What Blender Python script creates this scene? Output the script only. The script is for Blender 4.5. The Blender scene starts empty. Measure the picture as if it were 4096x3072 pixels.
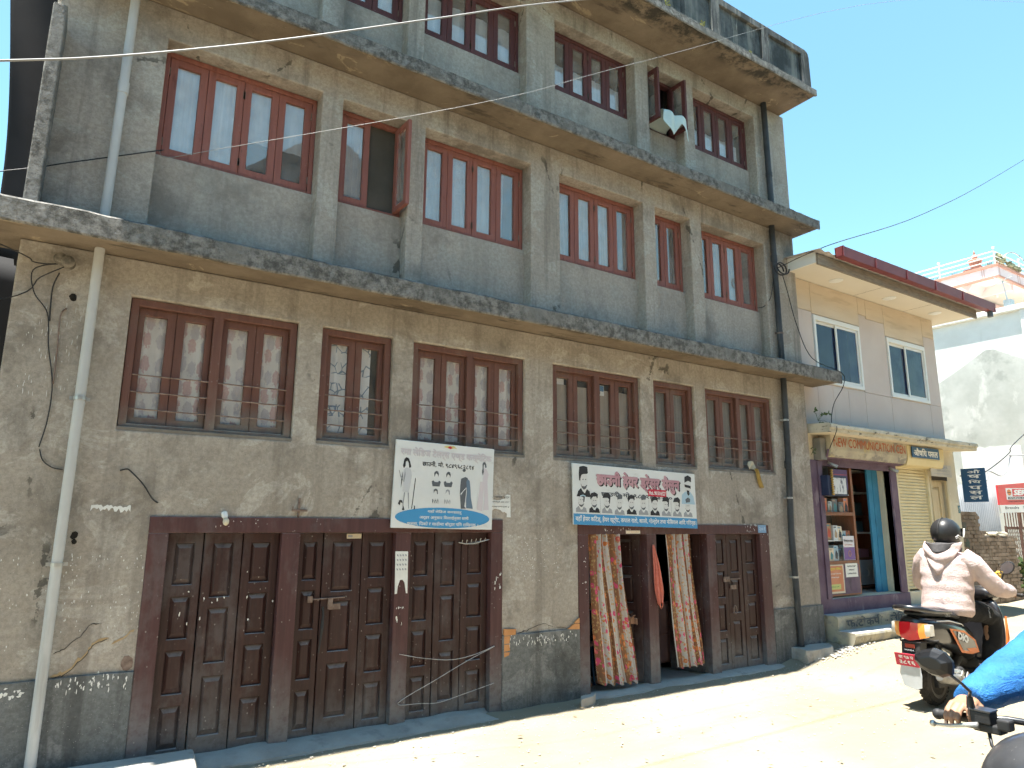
import bpy, bmesh, math, random
from mathutils import Vector, Matrix
RAD = math.radians
sc = bpy.context.scene
col = sc.collection
rnd = random.Random(7)

# ------------------------------------------------------------------ camera
cam = bpy.data.cameras.new('camera'); cam_o = bpy.data.objects.new('camera', cam); col.objects.link(cam_o)
cam.sensor_width = 36.0; cam.lens = 24.34; cam.clip_start = 0.05; cam.clip_end = 3000
cam_o.matrix_world = Matrix(((0.83631989, -0.11369318, -0.53632351, 0.0),
                             (-0.54820787, -0.16254411, -0.82039475, -5.8),
                             (0.00609706, 0.98012921, -0.19826637, 1.7),
                             (0, 0, 0, 1)))
sc.camera = cam_o

# ------------------------------------------------------------------ sky and sun
SUN = Vector((0.15, 0.040, -1.0)).normalized()          # the way the light travels
world = bpy.data.worlds.new('World'); sc.world = world; world.use_nodes = True
wn = world.node_tree.nodes; wl_ = world.node_tree.links
bg = wn['Background']
sky = wn.new('ShaderNodeTexSky'); sky.sky_type = 'NISHITA'; sky.sun_disc = False
sky.sun_elevation = math.asin(-SUN.z); sky.sun_rotation = math.atan2(-SUN.x, -SUN.y)
sky.altitude = 1300; sky.air_density = 1.6; sky.dust_density = 0.25; sky.ozone_density = 2.0
tint = wn.new('ShaderNodeMix'); tint.data_type = 'RGBA'; tint.blend_type = 'MULTIPLY'; tint.inputs[0].default_value = 1.0
tint.inputs[7].default_value = (.40, .52, .475, 1)      # the phone's pale cyan rendering of the sky
wl_.new(sky.outputs['Color'], tint.inputs[6]); wl_.new(tint.outputs[2], bg.inputs['Color']); bg.inputs['Strength'].default_value = 0.15
sl = bpy.data.lights.new('sun', 'SUN'); sl.energy = 4.8; sl.angle = RAD(0.55); sl.color = (1.0, 0.955, 0.87)
so = bpy.data.objects.new('sun', sl); col.objects.link(so)
so.rotation_euler = SUN.to_track_quat('-Z', 'Y').to_euler(); so.location = (-4, -4, 30)
sc.view_settings.view_transform = 'Standard'; sc.view_settings.look = 'None'
sc.view_settings.gamma = 1.0; sc.view_settings.use_curve_mapping = False
sc.view_settings.exposure = 2.03
sc.cycles.use_adaptive_sampling = True; sc.cycles.adaptive_threshold = 0.035; sc.cycles.adaptive_min_samples = 16; sc.cycles.use_denoising = True
sc.cycles.max_bounces = 7; sc.cycles.diffuse_bounces = 4; sc.cycles.glossy_bounces = 3; sc.cycles.transparent_max_bounces = 8
sc.cycles.caustics_reflective = False; sc.cycles.caustics_refractive = False

# ------------------------------------------------------------------ helpers: objects
WL = {}                                                   # world location of each object built
def link(o, parent=None, wl=(0, 0, 0)):
    col.objects.link(o); WL[o.name] = Vector(wl)
    if parent is not None:
        o.parent = parent; o.location = Vector(wl) - WL[parent.name]
    else:
        o.location = wl
    return o
def tag(o, label=None, cat=None, group=None, kind=None):
    if label: o['label'] = label
    if cat: o['category'] = cat
    if group: o['group'] = group
    if kind: o['kind'] = kind
    return o
def empty(name, loc, label=None, cat=None, group=None):
    o = bpy.data.objects.new(name, None); o.empty_display_size = 0.1
    link(o, None, loc); return tag(o, label, cat, group)
def copy_tree(o, parent, delta):
    c = o.copy(); col.objects.link(c); w = WL[o.name] + Vector(delta); WL[c.name] = w
    if parent is not None:
        c.parent = parent; c.location = w - WL[parent.name]
    else: c.location = w
    for ch in list(o.children): copy_tree(ch, c, delta)
    return c

class MB:
    """collects geometry; build() links it as ONE mesh object with its origin in its middle"""
    def __init__(s, M=None): s.v = []; s.f = []; s.mi = []; s.cur = 0; s.M = M; s.uv = None
    def add(s, vs, fs):
        b = len(s.v); s.v += [tuple(p) for p in vs]
        for f in fs: s.f.append([i + b for i in f]); s.mi.append(s.cur)
        return s
    def box(s, x0, x1, y0, y1, z0, z1):
        v = [(x, y, z) for z in (z0, z1) for y in (y0, y1) for x in (x0, x1)]
        return s.add(v, [(0, 2, 3, 1), (4, 5, 7, 6), (0, 1, 5, 4), (2, 6, 7, 3), (0, 4, 6, 2), (1, 3, 7, 5)])
    def obox(s, c, ax, ay, az):                           # box by centre and three half-axis vectors
        c, ax, ay, az = map(Vector, (c, ax, ay, az))
        v = [c + i * ax + j * ay + k * az for k in (-1, 1) for j in (-1, 1) for i in (-1, 1)]
        return s.add(v, [(0, 2, 3, 1), (4, 5, 7, 6), (0, 1, 5, 4), (2, 6, 7, 3), (0, 4, 6, 2), (1, 3, 7, 5)])
    def prism(s, poly, axis, a, b):                       # 2-D outline swept along an axis
        def P(p, t):
            return {'x': (t, p[0], p[1]), 'y': (p[0], t, p[1]), 'z': (p[0], p[1], t)}[axis]
        n = len(poly); v = [P(p, a) for p in poly] + [P(p, b) for p in poly]
        f = [tuple(range(n)), tuple(range(2 * n - 1, n - 1, -1))]
        f += [(i, i + n, (i + 1) % n + n, (i + 1) % n) for i in range(n)]
        return s.add(v, f)
    def frustum(s, r0, r1, y0, y1):                       # rectangles (x0,x1,z0,z1) at y0 and y1
        a = [(r0[0], y0, r0[2]), (r0[1], y0, r0[2]), (r0[1], y0, r0[3]), (r0[0], y0, r0[3])]
        b = [(r1[0], y1, r1[2]), (r1[1], y1, r1[2]), (r1[1], y1, r1[3]), (r1[0], y1, r1[3])]
        return s.add(a + b, [(3, 2, 1, 0), (4, 5, 6, 7)] + [(i, (i + 1) % 4, (i + 1) % 4 + 4, i + 4) for i in range(4)])
    def tube(s, pts, r, n=8, cap=True):
        pts = [Vector(p) for p in pts]; m = len(pts); rs = r if isinstance(r, (list, tuple)) else [r] * m
        up = None; rings = []
        for i, p in enumerate(pts):
            d = (pts[min(i + 1, m - 1)] - pts[max(i - 1, 0)]).normalized()
            if up is None: up = Vector((0, 0, 1)) if abs(d.z) < .9 else Vector((1, 0, 0))
            a = d.cross(up).normalized(); b = a.cross(d).normalized(); up = b
            rings.append([p + rs[i] * (math.cos(2 * math.pi * k / n) * a + math.sin(2 * math.pi * k / n) * b) for k in range(n)])
        v = [q for r_ in rings for q in r_]
        f = [(i * n + k, i * n + (k + 1) % n, (i + 1) * n + (k + 1) % n, (i + 1) * n + k) for i in range(m - 1) for k in range(n)]
        if cap: f += [tuple(range(n - 1, -1, -1)), tuple(range((m - 1) * n, m * n))]
        return s.add(v, f)
    def loft(s, rings, closed=True, cap=True):            # rings of equal length
        n = len(rings[0]); m = len(rings); v = [q for r_ in rings for q in r_]
        kk = n if closed else n - 1
        f = [(i * n + k, i * n + (k + 1) % n, (i + 1) * n + (k + 1) % n, (i + 1) * n + k) for i in range(m - 1) for k in range(kk)]
        if cap and closed: f += [tuple(range(n - 1, -1, -1)), tuple(range((m - 1) * n, m * n))]
        return s.add(v, f)
    def lathe(s, prof, c, axis=(0, 0, 1), n=16, sx=1, sy=1):     # (radius, height) profile about an axis
        ax = Vector(axis).normalized(); u = ax.orthogonal().normalized(); w = ax.cross(u)
        c = Vector(c)
        return s.loft([[c + ax * hh + rr * (math.cos(2 * math.pi * k / n) * u * sx + math.sin(2 * math.pi * k / n) * w * sy) for k in range(n)] for rr, hh in prof])
    def sphere(s, c, r, nu=12, nv=8):
        r = r if isinstance(r, (tuple, list)) else (r, r, r); rings = []
        for i in range(nv + 1):
            t = math.pi * (i / nv); t = min(max(t, .02), math.pi - .02)
            rings.append([(c[0] + r[0] * math.sin(t) * math.cos(2 * math.pi * k / nu), c[1] + r[1] * math.sin(t) * math.sin(2 * math.pi * k / nu), c[2] - r[2] * math.cos(t)) for k in range(nu)])
        return s.loft(rings)
    def sheet(s, nx, ny, fn):                             # open grid surface fn(u,v); keeps uv
        b = len(s.v)
        if s.uv is None: s.uv = {}
        for j in range(ny + 1):
            for i in range(nx + 1):
                u, w = i / nx, j / ny; s.uv[len(s.v)] = (u, w); s.v.append(tuple(fn(u, w)))
        for j in range(ny):
            for i in range(nx):
                a = b + j * (nx + 1) + i; s.f.append([a, a + 1, a + nx + 2, a + nx + 1]); s.mi.append(s.cur)
        return s
    def poly(s, pts): return s.add(pts, [tuple(range(len(pts)))])
    def build(s, name, mats, parent=None, smooth=False, bevel=0, seg=2, subsurf=0, solid=0, weld=False, recalc=True, angle=40):
        vs = [Vector(p) for p in s.v]
        if s.M is not None: vs = [s.M @ p for p in vs]
        lo = Vector([min(p[i] for p in vs) for i in range(3)]); hi = Vector([max(p[i] for p in vs) for i in range(3)])
        c = (lo + hi) / 2
        me = bpy.data.meshes.new(name); me.from_pydata([p - c for p in vs], [], s.f)
        if not isinstance(mats, (list, tuple)): mats = [mats]
        for m in mats: me.materials.append(m)
        if len(mats) > 1: me.polygons.foreach_set('material_index', s.mi)
        if s.uv:
            ul = me.uv_layers.new(name='UVMap')
            for lp in me.loops: ul.data[lp.index].uv = s.uv.get(lp.vertex_index, (0, 0))
        if recalc or weld:
            bm = bmesh.new(); bm.from_mesh(me)
            if weld: bmesh.ops.remove_doubles(bm, verts=bm.verts, dist=1e-5)
            if recalc: bmesh.ops.recalc_face_normals(bm, faces=bm.faces)
            bm.to_mesh(me); bm.free()
        if smooth:
            me.polygons.foreach_set('use_smooth', [True] * len(me.polygons))
            if smooth != 'all': me.set_sharp_from_angle(angle=RAD(angle))
        o = bpy.data.objects.new(name, me); link(o, parent, c)
        if solid: md = o.modifiers.new('t', 'SOLIDIFY'); md.thickness = solid; md.offset = 0
        if bevel:
            md = o.modifiers.new('b', 'BEVEL'); md.width = bevel; md.segments = seg; md.limit_method = 'ANGLE'; md.angle_limit = RAD(35)
        if subsurf:
            md = o.modifiers.new('s', 'SUBSURF'); md.levels = subsurf; md.render_levels = subsurf
        return o

def wallmesh(mb, x0, x1, z0, z1, y0, y1, holes):
    """a wall slab with rectangular holes (hx0,hx1,hz0,hz1), jambs included"""
    xs = sorted({round(v, 4) for v in [x0, x1] + [h for q in holes for h in q[:2] if x0 < h < x1]})
    zs = sorted({round(v, 4) for v in [z0, z1] + [h for q in holes for h in q[2:] if z0 < h < z1]})
    idx = {}
    def V(x, y, z):
        k = (round(x, 4), round(y, 4), round(z, 4))
        if k not in idx: idx[k] = len(mb.v); mb.v.append(k)
        return idx[k]
    def solid(i, j):
        if not (0 <= i < len(xs) - 1 and 0 <= j < len(zs) - 1): return False
        cx, cz = (xs[i] + xs[i + 1]) / 2, (zs[j] + zs[j + 1]) / 2
        return not any(a < cx < b and c < cz < d for a, b, c, d in holes)
    def F(*p): mb.f.append([V(*q) for q in p]); mb.mi.append(mb.cur)
    for i in range(len(xs) - 1):
        for j in range(len(zs) - 1):
            if not solid(i, j): continue
            a, b, c, d = xs[i], xs[i + 1], zs[j], zs[j + 1]
            F((a, y0, c), (b, y0, c), (b, y0, d), (a, y0, d)); F((a, y1, d), (b, y1, d), (b, y1, c), (a, y1, c))
            if not solid(i - 1, j): F((a, y0, d), (a, y1, d), (a, y1, c), (a, y0, c))
            if not solid(i + 1, j): F((b, y0, c), (b, y1, c), (b, y1, d), (b, y0, d))
            if not solid(i, j - 1): F((a, y0, c), (a, y1, c), (b, y1, c), (b, y0, c))
            if not solid(i, j + 1): F((a, y0, d), (b, y0, d), (b, y1, d), (a, y1, d))
    return mb

# ------------------------------------------------------------------ helpers: materials
class NG:
    def __init__(s, name):
        s.m = bpy.data.materials.new(name); s.m.use_nodes = True; s.t = s.m.node_tree
        s.b = s.t.nodes['Principled BSDF']; s.out = s.t.nodes['Material Output']
    def n(s, typ, **kw):
        nd = s.t.nodes.new('ShaderNode' + typ)
        for k, v in kw.items(): setattr(nd, k, v)
        return nd
    def l(s, a, b): s.t.links.new(a, b)
    def pos(s):
        if not hasattr(s, '_p'): s._p = s.n('NewGeometry').outputs['Position']
        return s._p
    def objc(s):
        if not hasattr(s, '_o'): s._o = s.n('TexCoord').outputs['Object']
        return s._o
    def uv(s):
        if not hasattr(s, '_u'): s._u = s.n('TexCoord').outputs['UV']
        return s._u
    def mapped(s, vec, scale, loc=(0, 0, 0), rot=(0, 0, 0)):
        mp = s.n('Mapping'); mp.inputs['Scale'].default_value = scale; mp.inputs['Location'].default_value = loc; mp.inputs['Rotation'].default_value = rot
        s.l(vec, mp.inputs['Vector']); return mp.outputs[0]
    def noise(s, vec, scale=1.0, detail=5, rough=.55, dist=0.0):
        nd = s.n('TexNoise'); nd.inputs['Scale'].default_value = scale; nd.inputs['Detail'].default_value = detail
        nd.inputs['Roughness'].default_value = rough; nd.inputs['Distortion'].default_value = dist
        s.l(vec, nd.inputs['Vector']); return nd.outputs['Fac']
    def vor(s, vec, scale, out='Distance', feat='F1', rnd_=1.0):
        nd = s.n('TexVoronoi'); nd.feature = feat; nd.inputs['Scale'].default_value = scale; nd.inputs['Randomness'].default_value = rnd_
        s.l(vec, nd.inputs['Vector']); return nd.outputs[out]
    def ramp(s, fac, lo, hi, a=0.0, b=1.0, smooth=True):
        nd = s.n('MapRange'); nd.interpolation_type = 'SMOOTHSTEP' if smooth else 'LINEAR'
        for i, v in ((1, lo), (2, hi), (3, a), (4, b)): nd.inputs[i].default_value = v
        s.l(fac, nd.inputs[0]); return nd.outputs[0]
    def math(s, op, a, b=None, c=None):
        nd = s.n('Math'); nd.operation = op
        for i, v in enumerate((a, b, c)):
            if v is None: continue
            if isinstance(v, (int, float)): nd.inputs[i].default_value = v
            else: s.l(v, nd.inputs[i])
        return nd.outputs[0]
    def xyz(s, vec):
        nd = s.n('SeparateXYZ'); s.l(vec, nd.inputs[0]); return nd.outputs
    def mix(s, fac, a, b, blend='MIX'):
        nd = s.n('Mix'); nd.data_type = 'RGBA'; nd.blend_type = blend
        if isinstance(fac, (int, float)): nd.inputs[0].default_value = fac
        else: s.l(fac, nd.inputs[0])
        for i, v in ((6, a), (7, b)):
            if isinstance(v, (tuple, list)): nd.inputs[i].default_value = (*v[:3], 1)
            else: s.l(v, nd.inputs[i])
        return nd.outputs[2]
    def bump(s, h, strength=.3, dist=.01, prev=None):
        nd = s.n('Bump'); nd.inputs['Strength'].default_value = strength; nd.inputs['Distance'].default_value = dist
        s.l(h, nd.inputs['Height'])
        if prev is not None: s.l(prev, nd.inputs['Normal'])
        return nd.outputs[0]
    def done(s, color, rough=.8, normal=None, metal=0, spec=.4, coat=0):
        b = s.b
        if isinstance(color, (tuple, list)): b.inputs['Base Color'].default_value = (*color[:3], 1)
        else: s.l(color, b.inputs['Base Color'])
        if isinstance(rough, (int, float)): b.inputs['Roughness'].default_value = rough
        else: s.l(rough, b.inputs['Roughness'])
        b.inputs['Metallic'].default_value = metal; b.inputs['Specular IOR Level'].default_value = spec
        b.inputs['Coat Weight'].default_value = coat
        if normal is not None: s.l(normal, b.inputs['Normal'])
        return s.m

def mat(name, c1, c2=None, scale=2.0, rough=.85, bump=.25, bscale=60, bdist=.006, layers=(), metal=0, spec=.3, coat=0, local=False, sx=(1, 1, 1), lo=.3, hi=.7):
    """c1..c2 by noise; layers = (colour, (sx,sy,sz), noise scale, lo, hi, amount[, z0, z1]) laid over it"""
    g = NG(name); P = g.objc() if local else g.pos()
    c = c1
    if c2 is not None:
        c = g.mix(g.ramp(g.noise(g.mapped(P, sx), scale, 8, .6), lo, hi), c1, c2)
    for i, L in enumerate(layers):
        cl, s3, ns, l0, h0, am = L[:6]
        f = g.ramp(g.noise(g.mapped(P, s3, loc=(3.1 * i + 1.7, 5.3 * i, 2.9 * i)), ns, 6, .62), l0, h0, 0, am)
        if len(L) > 6:
            f = g.math('MULTIPLY', f, g.ramp(g.xyz(P)[2], L[6], L[7]))
        c = g.mix(f, c, cl)
    nrm = None
    if bump: nrm = g.bump(g.noise(P, bscale, 4, .7), bump, bdist)
    return g.done(c, rough, nrm, metal, spec, coat)

def flat(name, c, rough=.6, metal=0, spec=.4, coat=0): return NG(name).done(c, rough, None, metal, spec, coat)

# ------------------------------------------------------------------ materials
LT = (.47, .445, .39)
def plaster(name, a, b, dark, light, streak=.5):
    g = NG(name); P = g.pos()
    big = g.ramp(g.noise(P, .9, 5, .62), .32, .70)
    c = g.mix(big, a, b)
    # trowelled patches, pale efflorescence, grey damp
    pt = g.noise(g.mapped(P, (1, 1, 1.3), loc=(4, 0, 2)), 1.7, 10, .66, .6)
    c = g.mix(g.ramp(pt, .535, .565, 0, .6), c, light)
    c = g.mix(g.ramp(g.noise(g.mapped(P, (1, 1, .8), loc=(9, 3, 7)), 1.35, 9, .7), .50, .66, 0, .7), c, dark)
    # vertical run stains
    st = g.noise(g.mapped(P, (5.5, 5.5, .35)), 1.0, 8, .65)
    c = g.mix(g.ramp(st, .50, .66, 0, streak), c, dark)
    c = g.mix(g.ramp(g.noise(g.mapped(P, (9, 9, .5), loc=(2, 7, 1)), 1.0, 6, .6), .60, .75, 0, .35), c, light)
    # grain and pits
    gr = g.noise(P, 30, 5, .8)
    c = g.mix(g.ramp(gr, .38, .62, 0, .8), c, g.mix(.5, c, dark))
    fl = g.vor(P, 46); c = g.mix(g.ramp(fl, .05, .13, .55, 0), c, (.56, .54, .49))
    pit = g.vor(g.mapped(P, (1, 1, 1), loc=(5, 5, 5)), 31); c = g.mix(g.ramp(pit, .04, .11, .6, 0), c, (.08, .075, .065))
    # hairline cracks
    cr = g.vor(g.mapped(P, (1, 1, .8), loc=(.3, .2, .6)), .9, feat='DISTANCE_TO_EDGE')
    wob = g.noise(P, 5, 6, .7)
    crk = g.ramp(g.math('ADD', cr, g.math('MULTIPLY', g.math('SUBTRACT', wob, .5), .16)), -.0005, .006, 1, 0)
    gate_ = g.ramp(g.noise(g.mapped(P, (1, 1, 1), loc=(6, 1, 8)), .8, 2), .55, .6)
    c = g.mix(g.math('MULTIPLY', g.math('MULTIPLY', crk, gate_), .75), c, (.07, .065, .055))
    n1 = g.bump(g.noise(P, 9, 5, .65), .35, .03)
    n2 = g.bump(g.noise(P, 95, 5, .8), .45, .006, n1)
    return g.done(c, .93, n2, spec=.2)
m_wall = plaster('plaster_brown', (.345, .304, .256), (.460, .412, .355), (.172, .150, .126), (.54, .50, .445), .45)
m_wallu = plaster('plaster_grey', (.375, .332, .282), (.490, .440, .382), (.178, .157, .135), (.48, .46, .41), .6)
m_panel = plaster('plaster_green_grey', (.405, .357, .304), (.500, .447, .387), (.218, .193, .166), (.42, .40, .355), .3)
m_plinth = plaster('plinth_render', (.150, .155, .152), (.215, .220, .215), (.058, .058, .055), (.30, .30, .29), .6)
def lichen(name, lo=(.085, .082, .075), hi=(.29, .28, .26)):
    g = NG(name); P = g.pos()
    f = g.ramp(g.noise(P, 13, 5, .78), .34, .68)
    c = g.mix(f, lo, hi)
    c = g.mix(g.ramp(g.noise(g.mapped(P, (1, 1, .5)), 2.2, 5), .5, .66, 0, .75), c, (.20, .195, .18))
    c = g.mix(g.ramp(g.vor(P, 38), .08, .2, .8, 0), c, (.10, .10, .09))
    n1 = g.bump(g.noise(P, 22, 5, .75), .8, .03)
    return g.done(c, .95, n1, spec=.15)
m_edge = lichen('slab_edge_lichen')
m_par = None
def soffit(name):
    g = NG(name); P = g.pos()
    c = g.mix(g.ramp(g.noise(P, 1.3, 5, .65), .34, .68), (.150, .118, .086), (.235, .190, .142))  # base tone lowered to paint in the shade under the slabs
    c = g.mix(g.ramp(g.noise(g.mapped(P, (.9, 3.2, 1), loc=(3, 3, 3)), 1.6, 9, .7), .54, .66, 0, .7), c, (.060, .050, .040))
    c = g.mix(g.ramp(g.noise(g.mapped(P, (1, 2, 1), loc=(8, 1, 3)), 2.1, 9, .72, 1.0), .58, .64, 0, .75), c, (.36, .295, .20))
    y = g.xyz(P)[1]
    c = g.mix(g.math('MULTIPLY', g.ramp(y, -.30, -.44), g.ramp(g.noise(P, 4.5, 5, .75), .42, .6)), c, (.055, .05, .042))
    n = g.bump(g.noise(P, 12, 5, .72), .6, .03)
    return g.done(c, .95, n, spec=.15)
m_soff = soffit('slab_soffit')
def parapet_m():
    g = NG('parapet_weathered'); P = g.pos()
    c = g.mix(g.ramp(g.noise(P, 2.4, 5, .65), .35, .66), (.055, .06, .062), (.145, .15, .15))
    c = g.mix(g.ramp(g.noise(g.mapped(P, (7, 7, .6)), 1.2, 8, .7), .50, .63, 0, .8), c, (.24, .235, .215))
    c = g.mix(g.ramp(g.noise(g.mapped(P, (10, 10, .45), loc=(3, 1, 1)), 1.2, 8, .7), .52, .66, 0, .8), c, (.028, .029, .030))
    c = g.mix(g.ramp(g.noise(g.mapped(P, (3, 3, 1), loc=(8, 2, 5)), 2.2, 8, .7), .60, .68, 0, .6), c, (.30, .29, .26))
    return g.done(c, .95, g.bump(g.noise(P, 30, 5, .75), .7, .02), spec=.15)
m_par = parapet_m()
def wood(name, a, b, worn, dust=None, z0=0, z1=0, rough=.6, spots=.5, wear=.6):
    g = NG(name); P = g.pos()
    gr = g.noise(g.mapped(P, (28, 28, 1.4)), 1.2, 7, .6)
    c = g.mix(g.ramp(gr, .3, .7), a, b)
    c = g.mix(g.ramp(g.noise(g.mapped(P, (9, 9, 2.2), loc=(2, 2, 5)), 1.4, 8, .7), .57, .68, 0, wear), c, worn)
    c = g.mix(g.ramp(g.noise(g.mapped(P, (30, 30, 5), loc=(7, 3, 1)), 1.4, 7, .7), .62, .70, 0, wear), c, (.03, .022, .018))
    if dust:
        z = g.xyz(P)[2]
        dz = g.math('ADD', z, g.math('MULTIPLY', g.math('SUBTRACT', g.noise(g.mapped(P, (6, 6, 2)), 1, 6), .5), .5))
        c = g.mix(g.math('MULTIPLY', g.ramp(dz, z1, z0), g.ramp(g.noise(P, 17, 7, .7), .3, .6, .45, .95)), c, dust)
    if spots:
        sp = g.vor(g.mapped(P, (1, 1, .75)), 24); gate_ = g.ramp(g.noise(P, 3, 4), .42, .6)
        c = g.mix(g.math('MULTIPLY', g.ramp(sp, .06, .16, spots, 0), gate_), c, (.40, .38, .35))
    if dust:                                              # dust lying on upward-facing mouldings
        nz = g.xyz(g.n('NewGeometry').outputs['Normal'])[2]
        c = g.mix(g.math('MULTIPLY', g.ramp(nz, .22, .7), g.ramp(g.noise(P, 14, 5, .7), .3, .55, .35, .9)), c, tuple(min(1, v * 1.75) for v in dust))
        c = g.mix(g.ramp(g.noise(g.mapped(P, (1, 1, .6), loc=(1, 4, 2)), 2.3, 6, .7), .50, .68, 0, .30), c, dust)
    n = g.bump(gr, .25, .004)
    return g.done(c, rough, n, spec=.35)
m_red2 = wood('window_paint_red', (.240, .088, .068), (.295, .115, .090), (.15, .05, .038), spots=.25)
m_red3 = wood('window_paint_maroon', (.085, .030, .030), (.125, .043, .041), (.070, .028, .026), spots=.2)
m_red1 = wood('window_paint_brown', (.115, .052, .040), (.155, .072, .055), (.085, .040, .030), (.19, .165, .14), 2.36, 2.66, spots=.35)
m_door = wood('door_wood_brown', (.027, .0110, .0100), (.047, .0195, .0170), (.078, .038, .033), (.155, .150, .150), 0.0, .42, rough=.5, spots=.55, wear=.5)
m_dfrm = wood('door_frame_maroon', (.066, .028, .028), (.092, .040, .039), (.055, .030, .028), (.180, .175, .175), 0.0, .75, rough=.6, spots=.55)
m_glass = None
def glass(name, tint=(1, 1, 1), refl=.10, dust=.05, rough=.015, filmc=(.45, .43, .4)):
    g = NG(name)
    lw = g.n('LayerWeight'); lw.inputs['Blend'].default_value = .5; sch = g.math('POWER', lw.outputs['Facing'], 5.0)
    tr = g.n('BsdfTransparent'); tr.inputs['Color'].default_value = (*tint, 1)
    gl = g.n('BsdfGlossy'); gl.inputs['Color'].default_value = (1, .90, .81, 1); gl.inputs['Roughness'].default_value = rough  # warm tint takes the blue out of the reflected sky
    wv = g.bump(g.noise(g.pos(), 2.3, 1, .5), .02, .05); g.l(wv, gl.inputs['Normal'])
    df = g.n('BsdfDiffuse'); df.inputs['Color'].default_value = (*filmc, 1)
    a = g.n('MixShader'); g.l(g.ramp(sch, 0, 1, refl, 1, False), a.inputs[0]); g.l(tr.outputs[0], a.inputs[1]); g.l(gl.outputs[0], a.inputs[2])
    b = g.n('MixShader'); g.l(g.ramp(g.noise(g.pos(), 4, 2, .5), .3, .7, dust * .6, dust * 1.4), b.inputs[0]); g.l(a.outputs[0], b.inputs[1]); g.l(df.outputs[0], b.inputs[2])
    g.l(b.outputs[0], g.out.inputs['Surface']); return g.m
m_glass = glass('window_glass', refl=.24, dust=.24, filmc=(.58, .56, .54))  # film is part dust, part painted pale haze of reflected sky
m_glass1 = glass('dusty_glass', refl=.06, dust=.14)
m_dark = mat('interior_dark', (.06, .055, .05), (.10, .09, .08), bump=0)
m_iron = mat('iron_bar', (.15, .105, .085), (.28, .21, .175), 20, .7, .3, 90, metal=.3)
m_pvc = mat('pvc_grey', (.44, .44, .43), (.52, .52, .505), 2.5, .5, .05, 40, layers=[((.22, .21, .19), (6, 6, .5), 1.2, .55, .72, .5), ((.5, .5, .49), (8, 8, 1), 2, .6, .7, .5)])
m_pipek = mat('pipe_black', (.030, .033, .037), (.060, .065, .072), 3, .55, .25, 60, layers=[((.17, .165, .15), (8, 8, .8), 1.4, .58, .7, .6)])
m_white = mat('white_paint', (.72, .72, .70), (.80, .80, .78), 4, .6, 0)
m_black = flat('black_print', (.022, .022, .026), .6)
m_grey = flat('grey_print', (.30, .31, .33), .7)
m_lgrey = flat('light_grey_print', (.52, .53, .55), .7)
m_wire = flat('cable_black', (.02, .02, .022), .5)
m_wirew = flat('cable_white', (.24, .24, .24), .5)
m_metal = mat('steel_dull', (.38, .38, .37), (.52, .52, .5), 9, .42, .15, 50, metal=.75)
m_conc = mat('concrete_kerb', (.31, .295, .265), (.40, .385, .35), 3.0, .93, .7, 40, .012, layers=[((.20, .195, .185), (1, 1, 1), 5, .55, .7, .6)])
# ------------------------------------------------------------------ ground
def sstep(a, b, x):
    t = min(max((x - a) / (b - a), 0), 1); return t * t * (3 - 2 * t)
def zg(x, y=-1):
    return .20 * sstep(7.5, 9.1, x) + .022 * min(max(x - 9, 0), 60)
def axis_pts(lo, hi, step, far):
    p = []; v = lo
    while v < hi: p.append(v); v += step
    a = []; d = step
    v = lo
    while v > far[0]: d *= 1.35; v -= d; a.append(v)
    b = []; d = step; v = p[-1]
    while v < far[1]: d *= 1.35; v += d; b.append(v)
    return a[::-1] + p + b
gx = axis_pts(-2, 13, .10, (-900, 1500)); gy = axis_pts(-5.4, .2, .07, (-900, 900))
import mathutils.noise as mn
mb = MB()
for y in gy:
    for x in gx:
        z = zg(x)
        if -6 < x < 30 and -9 < y < 1:
            z += .012 * mn.noise((x * .9, y * .9, 0)) + .006 * mn.noise((x * 4, y * 4, 3))
            if y > -1.0: z += .008 * mn.noise((x * 11, y * 11, 5)) + .03 * sstep(-.35, .05, y) * (.6 + mn.noise((x * 2.2, 2, 0)))
        mb.v.append((x, y, z - .012))
nxg = len(gx)
for j in range(len(gy) - 1):
    for i in range(nxg - 1):
        a = j * nxg + i; mb.f.append([a, a + 1, a + nxg + 1, a + nxg]); mb.mi.append(0)
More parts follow.
